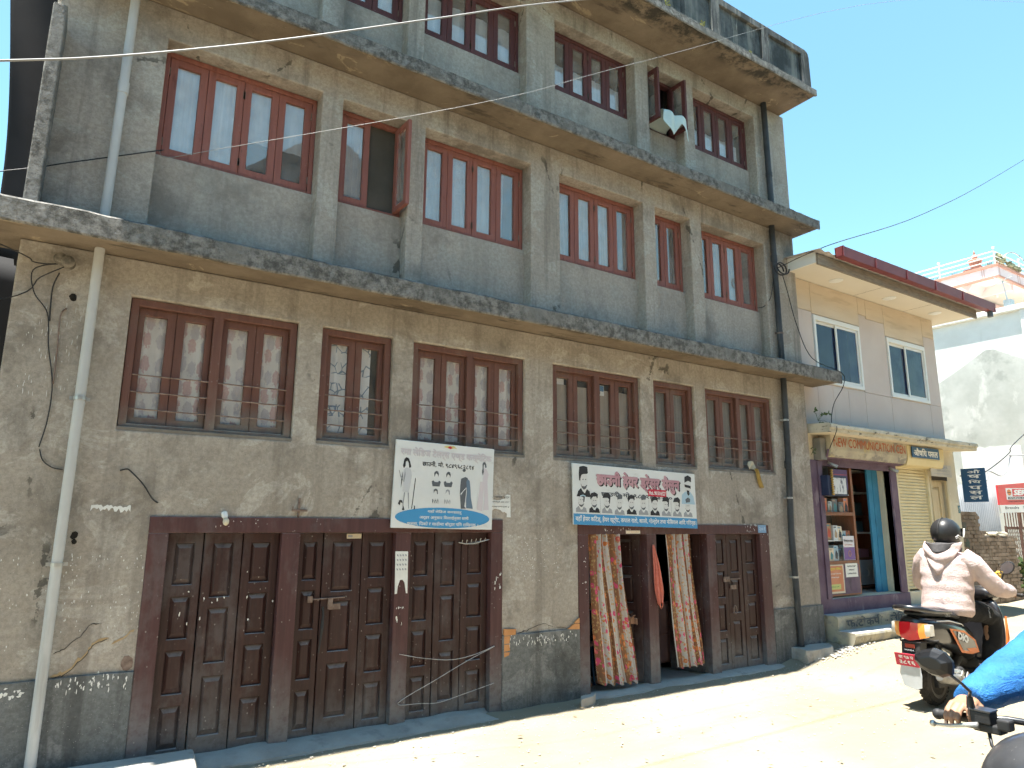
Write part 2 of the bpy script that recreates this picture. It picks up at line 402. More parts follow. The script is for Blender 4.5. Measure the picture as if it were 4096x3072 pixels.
def road_m():
    g = NG('dusty_road'); P = g.pos()
    c = g.mix(g.ramp(g.noise(P, .55, 9, .6), .35, .68), (.235, .200, .142), (.295, .255, .185))
    c = g.mix(g.ramp(g.noise(g.mapped(P, (.5, 1.3, 1), loc=(2, 6, 0)), .9, 8, .65), .56, .70, 0, .55), c, (.23, .185, .13))
    c = g.mix(g.ramp(g.noise(g.mapped(P, (.35, 2.2, 1), loc=(6, 1, 0)), 1.1, 7, .6), .55, .68, 0, .4), c, (.26, .228, .17))
    bl = g.n('VectorMath'); bl.operation = 'DISTANCE'; g.l(g.mapped(P, (1, 1.9, 0)), bl.inputs[0]); bl.inputs[1].default_value = (6.3, -2.9, 0)
    c = g.mix(g.math('MULTIPLY', g.ramp(bl.outputs['Value'], .95, .15), g.ramp(g.noise(P, 6, 8, .75), .40, .62, 0, .9)), c, (.25, .185, .12))
    yv = g.math('ADD', g.xyz(P)[1], g.math('MULTIPLY', g.math('SUBTRACT', g.noise(g.mapped(P, (.35, .35, 1)), 1, 3), .5), .9))
    for y0_, w_ in ((-1.35, .16), (-2.75, .2), (-3.55, .14)):
        tr_ = g.math('MULTIPLY', g.ramp(g.math('ABSOLUTE', g.math('SUBTRACT', yv, y0_)), w_, w_ * .4), g.ramp(g.noise(g.mapped(P, (.8, 5, 1)), 2.5, 6, .7), .38, .62, .1, .55))
        c = g.mix(tr_, c, (.20, .175, .135))
    g1 = g.noise(P, 55, 6, .75); c = g.mix(g.ramp(g1, .52, .72, 0, .35), c, (.19, .165, .13))
    st = g.vor(P, 34); c = g.mix(g.math('MULTIPLY', g.ramp(st, .07, .13, .8, 0), g.ramp(g.noise(P, 2.1, 5), .5, .62)), c, (.12, .11, .10))
    n1 = g.bump(g.noise(P, 16, 8, .7), .5, .03); n2 = g.bump(g1, .35, .008, n1)
    return g.done(c, .95, n2, spec=.15)
m_road = road_m()
o = mb.build('road', m_road, smooth='all', recalc=False); tag(o, kind='structure')

# ------------------------------------------------------------------ the grey building
gb = empty('concrete_building', (4.2, 0, 0), 'weathered grey-brown four storey plastered building with maroon windows', 'building')
B1 = [(.332, 1.607), (1.815, 2.477), (2.688, 3.953), (4.316, 5.578), (5.792, 6.48), (6.681, 7.988)]
B2 = [(.376, 1.678), (1.877, 2.56), (2.736, 4.028), (4.426, 5.718), (5.925, 6.556), (6.771, 8.055)]
B3 = [(.335, 1.62), (1.83, 2.50), (2.687, 3.964), (4.374, 5.656), (5.889, 6.53), (6.738, 8.032)]
Z1a, Z1b = 2.362, 3.388
XL, XR = -.40, 8.755
door_holes = [(.63, 3.68, -.4, 1.735), (4.63, 7.72, -.4, 1.70)]
holes1 = [(a, b, Z1a, Z1b) for a, b in B1]
wallmesh(MB(), 0, 1, 0, 1, 0, 1, [])
w = wallmesh(MB(), XL, XR, -.4, 3.68, 0, .28, holes1 + door_holes).build('wall', m_wall, gb, bevel=.012)
w = wallmesh(MB(), XL, XR, 3.72, 5.915, .002, .28, [(a, b, 3.86, 5.628) for a, b in B2]).build('wall', m_wallu, gb, bevel=.012)
w = wallmesh(MB(), XL, XR, 5.95, 7.87, .004, .28, [(a, b, 6.09, 7.625) for a, b in B3]).build('wall', m_wallu, gb, bevel=.012)
for a, b in B2: MB().box(a - .02, b + .02, .14, .27, 3.80, 4.655).build('wall_panel', m_panel, gb, bevel=.008)
for a, b in B3: MB().box(a - .02, b + .02, .145, .27, 6.02, 6.815).build('wall_panel', m_panel, gb, bevel=.008)
# ledges with soffits; front edge is knocked about
def ledge(name, x0, x1, p, z0, z1, back=.3, drop=.02):
    mb = MB(); n = int((x1 - x0) / .06); rows = []
    for i in range(n + 1):
        x = x0 + (x1 - x0) * i / n
        j = lambda k, s: s * mn.noise((x * 3.1, k * 7.7, z0)) + s * .7 * mn.noise((x * 11, k * 3.3, z0 + 4))
        dy = j(1, .008); t = z1 + j(2, .007); b_ = z0 - drop + j(3, .006)
        rows.append([(x, back, z0), (x, -p + .05, z0 + .004), (x, -p + .012 + dy, b_), (x, -p + dy, b_ + .012), (x, -p + dy * 1.3, t - .02), (x, -p + .025 + dy, t), (x, back, z1 + .004)])
    m = len(rows[0])
    for r_ in rows: mb.v += r_
    for i in range(n):
        for k in range(m - 1):
            mb.f.append([i * m + k, i * m + k + 1, (i + 1) * m + k + 1, (i + 1) * m + k]); mb.mi.append(1 if k < 2 else 0)
    mb.f += [list(range(m)), [n * m + k for k in range(m)]]; mb.mi += [0, 0]
    return mb.build(name, [m_edge, m_soff], gb)
ledge('ledge', -2.6, 9.10, .37, 3.68, 3.845)
ledge('ledge', -.42, 8.83, .40, 5.915, 6.055)
ledge('roof_slab', -.42, 8.67, .63, 7.87, 7.97, back=6)
# parapet with ribs, sunk panels and a rounded outer corner
pb = MB()
ribs = [8.60 - 1.03 * k for k in range(9)]
pan = [(ribs[k + 1] + .13, ribs[k] - .03 if k else ribs[k] - .15, 8.03, 8.50) for k in range(8)]
wallmesh(pb, -.40, 8.46, 7.965, 8.60, -.575, -.535, pan)
pb.prism([(8.46, 7.965), (8.645, 7.965), (8.635, 8.52), (8.61, 8.575), (8.55, 8.60), (8.46, 8.60)], 'y', -.575, -.40)
pb.box(-.40, 8.46, -.533, -.42, 7.965, 8.59)
pb.box(8.48, 8.63, -.40, 6, 7.965, 8.58)
pb.build('parapet', m_par, gb, bevel=.012)
# sides, floors, back: closed dark rooms
MB().box(XL + .003, XL + .25, .28, 8, -.4, 7.86).build('side_wall', m_wallu, gb)
MB().box(XR - .25, XR - .003, .28, 8, -.4, 7.86).build('side_wall', m_wallu, gb)
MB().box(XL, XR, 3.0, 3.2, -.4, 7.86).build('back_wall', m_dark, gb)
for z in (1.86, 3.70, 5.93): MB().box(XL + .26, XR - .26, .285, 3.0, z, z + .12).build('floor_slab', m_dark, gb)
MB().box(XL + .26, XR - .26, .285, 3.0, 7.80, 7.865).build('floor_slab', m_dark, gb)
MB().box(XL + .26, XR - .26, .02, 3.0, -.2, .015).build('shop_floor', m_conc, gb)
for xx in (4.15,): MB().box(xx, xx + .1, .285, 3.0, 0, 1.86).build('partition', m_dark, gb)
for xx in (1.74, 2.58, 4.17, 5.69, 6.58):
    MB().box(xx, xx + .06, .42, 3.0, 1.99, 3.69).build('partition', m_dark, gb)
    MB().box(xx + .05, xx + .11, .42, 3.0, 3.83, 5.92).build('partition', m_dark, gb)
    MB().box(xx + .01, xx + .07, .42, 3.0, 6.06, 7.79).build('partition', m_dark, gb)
# rendered plinth below the dado line
for a, b in ((XL - .004, .617), (3.69, 4.62), (7.73, XR + .004)):
    n = max(2, int((b - a) / .08)); top = [(a + (b - a) * i / n, .672 + .006 * mn.noise((a + i * .5, 3, 0))) for i in range(n + 1)]
    MB().prism([(a, -.3), (b, -.3)] + top[::-1], 'y', -.022, .1).build('plinth', m_plinth, gb, bevel=.008)
# fin beside the left edge of the second storey
MB().box(-.405, -.315, -.28, .002, 3.85, 5.42).build('fin', m_edge, gb, bevel=.01)

# ------------------------------------------------------------------ windows
def sash(x0, x1, z0, z1, y0, y1, sl_, sr, st, sb, m, parent, gm, hinge=None, M=None):
    f = MB(M); wallmesh(f, x0, x1, z0, z1, y0, y1, [(x0 + sl_, x1 - sr, z0 + sb, z1 - st)])
    so_ = f.build('sash', m, parent, bevel=.004, seg=1)
    p = MB(M); ym = y0 + (y1 - y0) * .62; p.poly([(x0 + sl_ - .004, ym, z0 + sb - .004), (x1 - sr + .004, ym, z0 + sb - .004), (x1 - sr + .004, ym, z1 - st + .004), (x0 + sl_ - .004, ym, z1 - st + .004)]); p.build('pane', gm, so_ if False else parent)
    if hinge is not None:
        for zz in (z0 + .12 * (z1 - z0), z0 + .85 * (z1 - z0)):
            MB(M).box(hinge - .008, hinge + .008, y0 - .006, y0 + .004, zz - .035, zz + .035).build('hinge', m_iron, parent)
    return so_
def bar(x0, x1, y, z, parent):
    pts = [(x0 + (x1 - x0) * t / 6, y + .004 * mn.noise((t * 1.7 + x0, z, 0)), z + .006 * mn.noise((t * 1.3, x0, z * 5))) for t in range(7)]
    MB().tube(pts, .0060, 6).build('bar', m_iron, parent)
m_sillg = mat('sill_grimy', (.16, .14, .115), (.24, .21, .175), 9, .9, .5, 50)
ordn = ['leftmost', 'second', 'third', 'fourth', 'fifth', 'rightmost']
for i, (a, b) in enumerate(B1):
    wide = (b - a) > 1; yf = .035; xm = (a + b) / 2
    f = MB(); holes = [(a + .062, xm - .036, Z1a + .055, Z1b - .06), (xm + .036, b - .062, Z1a + .055, Z1b - .06)] if wide else [(a + .062, b - .062, Z1a + .055, Z1b - .06)]
    wallmesh(f, a + .004, b - .004, Z1a + .003, Z1b - .003, yf, yf + .11, holes)
    wn_ = f.build('window', m_red1, gb, bevel=.005, seg=1)
    MB().box(a - .015, b + .015, .006, .034, Z1a - .012, Z1a + .028).build('sill', m_sillg, wn_, bevel=.006)
    for h in holes:
        c = (h[0] + h[1]) / 2
        sash(h[0] + .002, c - .0015, h[2] + .002, h[3] - .002, yf + .045, yf + .085, .045, .062, .058, .055, m_red1, wn_, m_glass1)
        sash(c + .0015, h[1] - .002, h[2] + .002, h[3] - .002, yf + .045, yf + .085, .062, .045, .058, .055, m_red1, wn_, m_glass1)
        for zz in (2.532, 2.662, 2.793): bar(h[0] - .012, h[1] + .012, yf + .012, zz, wn_)
def upper_window(a, b, z0, z1, yf, m, skip=(), swing=()):
    n = 4 if (b - a) > 1 else 2
    f = MB(); wallmesh(f, a + .003, b - .003, z0 + .003, z1 - .003, yf, yf + .085, [(a + .042, b - .042, z0 + .03, z1 - .045)])
    w_ = f.build('window', m, gb, bevel=.004, seg=1)
    xs = [a + .044 + (b - a - .088) * k / n for k in range(n + 1)]
    for k in range(n):
        M = None; x0, x1 = xs[k] + .0015, xs[k + 1] - .0015
        hx = x0 if k % 2 == 0 else x1
        if k in dict(swing):
            hx, ang = dict(swing)[k]; hy = yf + .012
            M = Matrix.Translation((hx, hy, 0)) @ Matrix.Rotation(RAD(ang), 4, 'Z') @ Matrix.Translation((-hx, -hy, 0))
        sash(x0, x1, z0 + .032, z1 - .047, yf + .012, yf + .05, .062, .062, .055, .06, m, w_, m_glass, hinge=hx + (.0 if k % 2 == 0 else 0) if k in (1, 2) or n == 2 else hx, M=M)
    return w_
for i, (a, b) in enumerate(B2):
    upper_window(a, b, 4.655, 5.626, .165, m_red2, swing=((1, (b - .046, 93)),) if i == 1 else ())
a, b = B2[1]; MB().box((a + b) / 2 + .005, b - .05, .214, .220, 4.69, 5.58).build('insect_screen', mat('screen_brown', (.075, .068, .055), (.10, .09, .075), 3, .9, 0), gb)
for i, (a, b) in enumerate(B3):
    upper_window(a, b, 6.815, 7.623, .165, m_red3, swing=((0, (a + .046, -84)), (1, (b - .046, 93))) if i == 4 else ()) if i else upper_window(a, b, 6.815, 7.623, .165, m_red3)

# ------------------------------------------------------------------ curtains behind the glass
def cloth(name, c1, c2=None, kind='plain', trans=.25, k=(1, 1)):
    g = NG(name); U = g.uv()
    if kind == 'plain':
        c = g.mix(g.ramp(g.noise(g.mapped(U, (26, 1.2, 1)), 1, 4), .35, .65), c1, c2)
    elif kind == 'stripe':
        wv = g.n('TexWave'); wv.inputs['Scale'].default_value = 6; wv.inputs['Distortion'].default_value = 1.2; g.l(g.mapped(U, (k[0], .05, 1)), wv.inputs['Vector'])
        c = g.mix(g.ramp(wv.outputs['Fac'], .55, .8), c1, c2)
    elif kind == 'damask':
        v = g.n('TexVoronoi'); v.inputs['Scale'].default_value = 1; v.inputs['Randomness'].default_value = .35
        g.l(g.mapped(U, (k[0], k[1], 1)), v.inputs['Vector'])
        d = g.math('ADD', v.outputs['Distance'], g.math('MULTIPLY', g.math('SUBTRACT', g.noise(g.mapped(U, (k[0], k[1], 1)), 5, 4, .7), .5), .85))
        sep = g.n('SeparateColor'); g.l(v.outputs['Color'], sep.inputs[0])
        fc = g.mix(g.ramp(sep.outputs[0], .45, .55), c2[0], c2[1])
        ring = g.ramp(g.math('ABSOLUTE', g.math('SUBTRACT', d, .24)), .005, .02, .55, 1)
        c = g.mix(g.math('MULTIPLY', g.ramp(d, .46, .42), ring), c1, fc)
    elif kind == 'lines':
        b = g.xyz(U)[1]; bd = g.math('FRACT', g.math('MULTIPLY', b, k[1]))
        vn = g.ramp(g.vor(g.mapped(U, (k[0], k[1] * 2.2, 1)), 1, feat='DISTANCE_TO_EDGE'), .03, .07, 1, 0)
        c = g.mix(g.math('MULTIPLY', vn, g.ramp(g.math('ABSOLUTE', g.math('SUBTRACT', bd, .45)), .30, .27)), c1, c2)
    g.done(c, .9, None, spec=.1)
    tl = g.n('BsdfTranslucent')
    if isinstance(c, (tuple, list)): tl.inputs['Color'].default_value = (*c, 1)
    else: g.l(c, tl.inputs['Color'])
    ms = g.n('MixShader'); ms.inputs[0].default_value = trans; g.l(g.b.outputs[0], ms.inputs[1]); g.l(tl.outputs[0], ms.inputs[2]); g.l(ms.outputs[0], g.out.inputs['Surface'])
    return g.m
mc_floral = cloth('curtain_damask', (.84, .82, .79), ((.66, .46, .45), (.62, .59, .62)), 'damask', k=(7, 6))
mc_blue = cloth('curtain_blue_lines', (.85, .87, .88), (.24, .33, .44), 'lines', k=(6, 5))
mc_white = cloth('curtain_white', (.74, .76, .78), (.84, .85, .86))
mc_sheer = cloth('curtain_sheer', (.66, .67, .69), (.76, .77, .78))
mc_stripe = cloth('curtain_striped', (.72, .72, .71), (.30, .30, .30), 'stripe', k=(7, 1))
mc_tan = cloth('curtain_tan', (.36, .315, .265), (.42, .37, .31))
mc_grey2 = cloth('curtain_smoke', (.42, .42, .40), (.54, .54, .52))
mc_grey = cloth('curtain_grey', (.23, .225, .21), (.31, .30, .285))
def curtain(x0, x1, z0, z1, y, m, label, folds=5, amp=.007, taper=0, group=None, skew=0):
    mb = MB(); ph = rnd.random() * 6; xc = (x0 + x1) / 2
    def fn(u, v):
        k = 1 - taper * math.sin(v * math.pi * .5) * (1 - .0)
        x = xc + (x0 + (x1 - x0) * u - xc) * (1 - taper * (1 - v)) + skew * (1 - v)
        return (x, y + amp * math.sin(u * folds * 6.28 + ph + .5 * math.sin(v * 3)) + amp * .5 * math.sin(u * folds * 15 + ph * 2), z0 + (z1 - z0) * v)
    mb.sheet(folds * 10, 8, fn)
    o_ = mb.build('curtain', m, None, smooth='all', recalc=False)
    return tag(o_, label, 'curtain', group)
y1_ = .128
a, b = B1[0]
curtain(a + .06, a + .62, 2.40, 3.36, y1_, mc_floral, 'white and red damask curtain in left half of the leftmost first-floor window', 4)
curtain(a + .66, b - .06, 2.40, 3.36, y1_, mc_floral, 'hazy damask curtain in right half of the leftmost first-floor window', 4)
a, b = B1[1]
curtain(a + .05, b - .17, 2.40, 3.36, y1_, mc_blue, 'white curtain with blue scrollwork in the narrow window above the tailor sign', 4)
a, b = B1[2]
curtain(a + .05, (a + b) / 2 - .02, 2.40, 3.36, y1_, mc_floral, 'faded damask curtain in left half of the third first-floor window', 4)
curtain((a + b) / 2 + .02, b - .05, 2.40, 3.36, y1_, mc_floral, 'faded damask curtain in right half of the third first-floor window', 4)
a, b = B1[3]
curtain(a + .05, b - .05, 2.40, 3.20, y1_, mc_tan, 'plain tan sheet covering the window above the hairdresser sign', 3, .006)
a, b = B1[4]
curtain(a + .05, b - .05, 2.40, 3.36, y1_ + .01, mc_grey, 'dull grey curtain in the narrow first-floor window on the right', 3)
a, b = B1[5]
curtain(a + .05, b - .05, 2.40, 3.36, y1_ + .01, mc_grey, 'dull grey curtain in the rightmost first-floor window', 5)
y2_ = .228
a, b = B2[0]
curtain(a + .05, a + .66, 4.68, 5.60, y2_, mc_sheer, 'pale sheer curtain in left half of the big window beside grey pipe', 5)
curtain(a + .05, b - .05, 5.05, 5.60, y2_ + .012, mc_sheer, 'short sheer curtain high in the big window beside grey pipe', 7)
a, b = B2[1]
curtain(a + .05, a + .33, 4.68, 5.60, y2_, mc_sheer, 'pale sheer curtain behind the closed sash of the half-open window', 3)
a, b = B2[2]
curtain(a + .05, a + .62, 4.68, 5.60, y2_, mc_stripe, 'white striped curtain left half of the third second-floor window', 5, .009)
curtain(a + .60, b - .22, 4.68, 5.60, y2_, mc_stripe, 'white striped curtain right half of the third second-floor window', 5, .009, taper=.1)
a, b = B2[3]
curtain(a + .05, b - .40, 4.68, 5.60, y2_, mc_grey2, 'grey sheer curtain in the fourth second-floor window', 6)
a, b = B2[5]
curtain(a + .30, b - .25, 4.68, 5.60, y2_, mc_grey, 'grey curtain in the rightmost second-floor window', 5)
for i, (fr, top, nm) in enumerate([((0, 1), 7.5, 'leftmost'), ((0, 1), 7.5, 'second'), ((0, 1), 7.34, 'third'), ((0, 1), 7.24, 'fourth'), None, ((0, .85), 7.22, 'rightmost')] if False else []): pass
for i, top, nm in ((1, 7.45, 'narrow top-floor window at the photo edge'), (2, 7.36, 'top-floor window crossed by the white cable'), (3, 7.22, 'fourth top-floor window'), (5, 7.18, 'rightmost top-floor window')):
    a, b = B3[i]
    curtain(a + .05, b - (.05 if i != 5 else .16), 6.84, top, y2_, mc_white, 'short white curtain that also stands for sky reflection in the lower half of the ' + nm, 8 if b - a > 1 else 4, .007)  # half height also paints the pale sky reflection low in the panes

# ------------------------------------------------------------------ shop doors
def leaf(x0, x1, z0, z1, y, panels, m=None, M=None, name='door_leaf'):
    m = m or m_door
    f = MB(M); wallmesh(f, x0, x1, z0, z1, y, y + .032, panels)
    L = f.build(name, m, gb, bevel=.004, seg=1)
    for (a, b, c, d) in panels:
        p = MB(M); e = .028
        p.box(a - .002, b + .002, y + .022, y + .030, c - .002, d + .002)
        p.frustum((a + .006, b - .006, c + .006, d - .006), (a + e, b - e, c + e + .012, d - e - .012), y + .021, y + .004)
        p.build('panel', m, L)
    return L
def std_panels(x0, x1, mid, zt=1.545, zb=.10):
    w_ = x1 - x0; a, b = x0 + w_ * .24, x1 - w_ * .24
    if mid: zz = [(1.14, zt), (.665, 1.06), (zb + .06, .57)]
    else: zz = [(1.24, zt), (.853, 1.155), (.47, .77), (zb, .385)]
    return [(a, b, c, d) for c, d in zz]
def door_frame(posts, zt, zl):
    f = MB()
    for a, b in posts: f.box(a, b, -.012, .11, -.2, zl)
    f.box(posts[0][0], posts[-1][1], -.014, .11, zl, zt)
    return f
fr = door_frame([(.617, .752), (1.582, 1.73), (2.574, 2.718), (3.558, 3.69)], 1.742, 1.62).build('door_frame', m_dfrm, gb, bevel=.006)
D1 = [(.752, 1.012, 0), (1.012, 1.297, 1), (1.297, 1.582, 0), (1.73, 1.945, 0), (1.945, 2.285, 1), (2.285, 2.574, 0), (2.718, 2.985, 0), (2.985, 3.265, 1), (3.265, 3.558, 0)]
for k, (a, b, mid) in enumerate(D1):
    L = leaf(a + .004, b - .004, .0, 1.618, .046 + .006 * (k % 3 != 1), std_panels(a, b, mid))
    if k == 4:   # bolt, hasp and a tied strap
        lk = MB(); lk.tube([(a - .08, .030, 1.085), (a + .20, .030, 1.09)], .006, 8); lk.box(a - .11, a - .07, .03, .045, 1.06, 1.11); lk.box(a + .06, a + .10, .024, .045, 1.0, 1.085); lk.box(a + .08, a + .17, .036, .045, .995, 1.04)
        lk.build('bolt', m_iron, L)
        st = MB(); st.tube([(a + .02, .04, 1.02), (a + .025, .03, .98), (a + .02, .025, .86), (a + .005, .03, .66)], [.012, .008, .014, .004], 6); st.build('strap', m_wire, L)
for a, b, z in ((1.66, 0, 0),): pass
fr2 = door_frame([(4.62, 4.755), (5.595, 5.737), (6.57, 6.72), (7.55, 7.73)], 1.708, 1.597).build('door_frame', m_dfrm, gb, bevel=.006)
for k, (a, b, mid) in enumerate([(6.72, 6.975, 0), (6.975, 7.255, 1), (7.255, 7.55, 0)]):
    L = leaf(a + .004, b - .004, .0, 1.595, .046 + .006 * (k % 2), std_panels(a, b, mid, 1.53))
    if k == 1:
        lk = MB(); lk.tube([(a - .05, .030, 1.06), (a + .20, .030, 1.06), (a + .20, .026, 1.10)], .007, 8); lk.box(a - .09, a + .02, .034, .046, 1.03, 1.09); lk.box(a + .03, a + .13, .034, .046, .94, .99); lk.build('bolt', m_iron, L)
        rg = MB(); rg.tube([(a + .09 + .028 * math.cos(t * .7), .035, .70 + .05 * math.sin(t * .7)) for t in range(10)], .006, 6); rg.build('ring_pull', m_iron, L)
def swung(hx, hy, ang, wid, hand):
    M = Matrix.Translation((hx, hy, 0)) @ Matrix.Rotation(RAD(ang), 4, 'Z')
    x0, x1 = (0, wid) if hand > 0 else (-wid, 0)
    leaf(x0, x1, .02, 1.59, 0, std_panels(x0, x1, False), M=M)
swung(5.59, .10, -62, .40, -1)
swung(6.56, .10, -68, .42, -1)
swung(4.77, .12, 78, .40, 1)
# nails, stuck paper and torn labels on the frames
# ------------------------------------------------------------------ houses across the street (seen in the window glass)
m_opp = [mat('facing_plaster_%d' % i, c, tuple(v * 1.25 for v in c), 1.0, .9, 0) for i, c in enumerate([(.20, .17, .14), (.10, .085, .075), (.26, .22, .18), (.17, .15, .14)])]
m_rooft = mat('roof_dark', (.035, .033, .032), (.06, .055, .05), 3, .8, 0)
m_oglass = flat('facing_glass', (.03, .035, .045), .1, spec=.6)
for k, (x0, x1, hgt, gab, lab) in enumerate([(-14, -3.2, 8.2, 0, 'brown flat-roofed house across the street, reflected leftmost'), (-2.9, 2.3, 7.6, 0, 'dark low house across the street behind the camera'),
                                           (2.5, 7.6, 9.4, 2.4, 'tall gabled house across the street, reflected in upper windows'), (7.8, 18, 7.9, 0, 'brown flat-roofed house across the street, reflected rightmost'), (18.3, 30, 6.8, 0, 'low plain house far along the other side of the street')]):
    r_ = empty('facing_house', ((x0 + x1) / 2, -12.5, 0), lab, 'house', 'houses across the street')
    nb = int((x1 - x0) / 1.9); st = int(hgt / 2.5)
    hs = [(x0 + .5 + 1.9 * i, x0 + 1.5 + 1.9 * i, .9 + 2.5 * j, 2.1 + 2.5 * j) for i in range(nb) for j in range(st) if x0 + 1.6 + 1.9 * i < x1 - .1]
    m_ = m_opp[k % 4]
    wallmesh(MB(), x0, x1, -.3, hgt, -10.7, -10.45, hs).build('wall', m_, r_)
    MB().box(x0, x1, -16, -10.71, -.3, hgt - .01).build('wall', m_, r_)
    for h_ in hs: MB().box(h_[0], h_[1], -10.62, -10.58, h_[2], h_[3]).build('window', m_oglass, r_)
    if gab: MB().prism([(x0 - .3, hgt), (x1 + .3, hgt), ((x0 + x1) / 2, hgt + gab)], 'y', -16.2, -10.1).build('roof', m_rooft, r_)
    else: MB().box(x0 - .1, x1 + .1, -16.1, -10.2, hgt, hgt + .18).build('roof', m_rooft, r_)
# ------------------------------------------------------------------ lettering
def text_mb(body, size, bold=0.0, squeeze=1.0, shear=0.0):
    cu = bpy.data.curves.new('t', 'FONT'); cu.body = body; cu.size = size; cu.resolution_u = 2; cu.shear = shear
    ob = bpy.data.objects.new('t', cu); col.objects.link(ob); bpy.context.view_layer.update()
    me = ob.evaluated_get(bpy.context.evaluated_depsgraph_get()).to_mesh()
    vs = [(v.co.x * squeeze, v.co.y, 0.0) for v in me.vertices]; fs = [tuple(p.vertices) for p in me.polygons]
    bpy.data.objects.remove(ob); bpy.data.curves.remove(cu)
    if not vs: return [], []
    if bold:
        n = len(vs); V = list(vs); F = list(fs)
        for kk, (dx, dy) in enumerate(((bold, 0), (bold / 2, bold * .5), (bold * .5, -bold * .5))):
            b = len(V); V += [(x + dx, y + dy, .00018 * (kk + 1)) for x, y, q in vs]; F += [tuple(i + b for i in f) for f in fs]
        vs, fs = V, F
    return vs, fs
def lettering(body, x, z, width, m, parent, y=0.0, height=None, size=.1, bold=0.0, frame=None, center=False, name='lettering', lift=.0016, shear=0):
    """flat letters on the plane y (facing -y) or in a frame (origin, u, v); fitted to a width, and a height if given"""
    vs, fs = text_mb(body, size, bold, 1.0, shear)
    if not vs: return None
    lo = min(p[0] for p in vs); hi = max(p[0] for p in vs); zl = min(p[1] for p in vs); zh = max(p[1] for p in vs)
    kx = width / (hi - lo) if width else 1; kz = height / (zh - zl) if height else kx
    if not width: kx = kz
    if center: x = x - (hi - lo) * kx / 2
    mb = MB()
    if frame is None:
        P = [(x + (p[0] - lo) * kx, y - lift - p[2], z + (p[1] - zl) * kz) for p in vs]
    else:
        o_, u, w = map(Vector, frame); nn = u.cross(w).normalized()
        P = [o_ + u * (x + (p[0] - lo) * kx) + w * (z + (p[1] - zl) * kz) + nn * (lift + p[2]) for p in vs]
    mb.add(P, fs)
    return mb.build(name, m, parent, recalc=False)

# ------------------------------------------------------------------ the cream house next door
Y0 = .10
m_cream = mat('cream_plaster', (.56, .49, .36), (.66, .585, .44), 1.6, .85, .2, 50, layers=[((.40, .36, .29), (3, 3, .6), 1.2, .55, .7, .5), ((.72, .68, .58), (1, 1, 1), 6, .6, .66, .5)])
m_pinkw = mat('pink_board', (.56, .475, .43), (.61, .53, .48), 1.2, .75, .06, 30, layers=[((.48, .41, .37), (4, 4, .7), 1.1, .56, .72, .3)])
m_tanw = mat('tan_board', (.60, .485, .36), (.66, .55, .42), 1.0, .75, .06, 30, sx=(1, 1, 4), layers=[((.46, .36, .25), (.8, 1, 6), 1.5, .55, .65, .45)])
m_soffw = mat('soffit_board', (.66, .60, .50), (.70, .645, .55), .7, .7, 0)
m_purple = mat('purple_paint', (.105, .065, .105), (.16, .11, .15), 3, .7, .2, 50, layers=[((.30, .25, .28), (5, 5, 1.5), 1.3, .60, .68, .6), ((.06, .045, .055), (3, 3, 1), 2, .58, .7, .6)])
m_alu = flat('white_aluminium', (.74, .74, .71), .45)
m_gutr = mat('gutter_red', (.175, .040, .044), (.215, .056, .058), 3, .45, .05, 30)
m_fasc = mat('fascia_wood', (.20, .165, .125), (.29, .24, .185), 6, .85, .4, 50, sx=(1, 6, 6))
m_blueg = glass('blue_glass', tint=(.22, .32, .55), refl=.08, dust=.25, filmc=(.035, .065, .19))
m_rust = mat('rusted_paint', (.36, .32, .25), (.47, .42, .31), 4, .8, .4, 40, layers=[((.22, .20, .18), (1, 1, 1.5), 3, .50, .60, .85), ((.50, .42, .20), (1, 1, 1), 2.6, .56, .64, .7)])
m_shut = mat('shutter_yellow', (.58, .50, .31), (.66, .58, .385), 3, .6, .1, 40, layers=[((.16, .13, .10), (2, 2, 9), 3, .66, .70, .9)])
m_yel = mat('box_yellow', (.60, .49, .26), (.66, .545, .31), 3, .6, .1, 40)
m_blued = mat('blue_paint', (.045, .225, .40), (.060, .275, .46), 5, .5, .15, 40, layers=[((.03, .10, .17), (2, 2, .7), 2.2, .6, .72, .8), ((.10, .36, .55), (1, 1, 1), 30, .6, .7, .4)])
m_sblue = flat('sign_blue', (.022, .085, .19), .5)
m_brownw = wood('cabinet_wood', (.17, .06, .03), (.24, .085, .04), (.12, .04, .025), spots=0, rough=.4, wear=.3)
ch = empty('cream_house', (10.9, Y0, .2), 'two storey cream and pink boarded house with red gutter and blue windows', 'house')
wins = [(9.25, 10.455, 3.79, 4.815), (11.262, 12.462, 3.775, 4.775)]
wallmesh(MB(), 8.80, 12.87, 3.0, 5.33, Y0 + .012, Y0 + .2, wins).build('wall', m_pinkw, ch)
MB().box(12.69, 12.866, Y0 + .2, 6, 3.0, 5.33).build('side_wall', m_pinkw, ch); MB().box(8.80, 8.98, Y0 + .2, 6, .2, 5.33).build('side_wall', m_pinkw, ch)
MB().box(8.8, 13.09, 3.0, 3.1, .2, 5.3).build('back_wall', m_dark, ch); MB().box(8.98, 12.69, Y0 + .2, 3, 3.0, 3.12).build('floor_slab', m_dark, ch)
MB().box(8.98, 12.69, Y0 + .2, 3, 5.22, 5.30).build('ceiling', m_dark, ch)
g_ = .003
def board(a, b, c, d, m): MB().box(a + g_, b - g_, Y0, Y0 + .0118, c + g_, d - g_).build('board', m, ch, bevel=.002, seg=1)
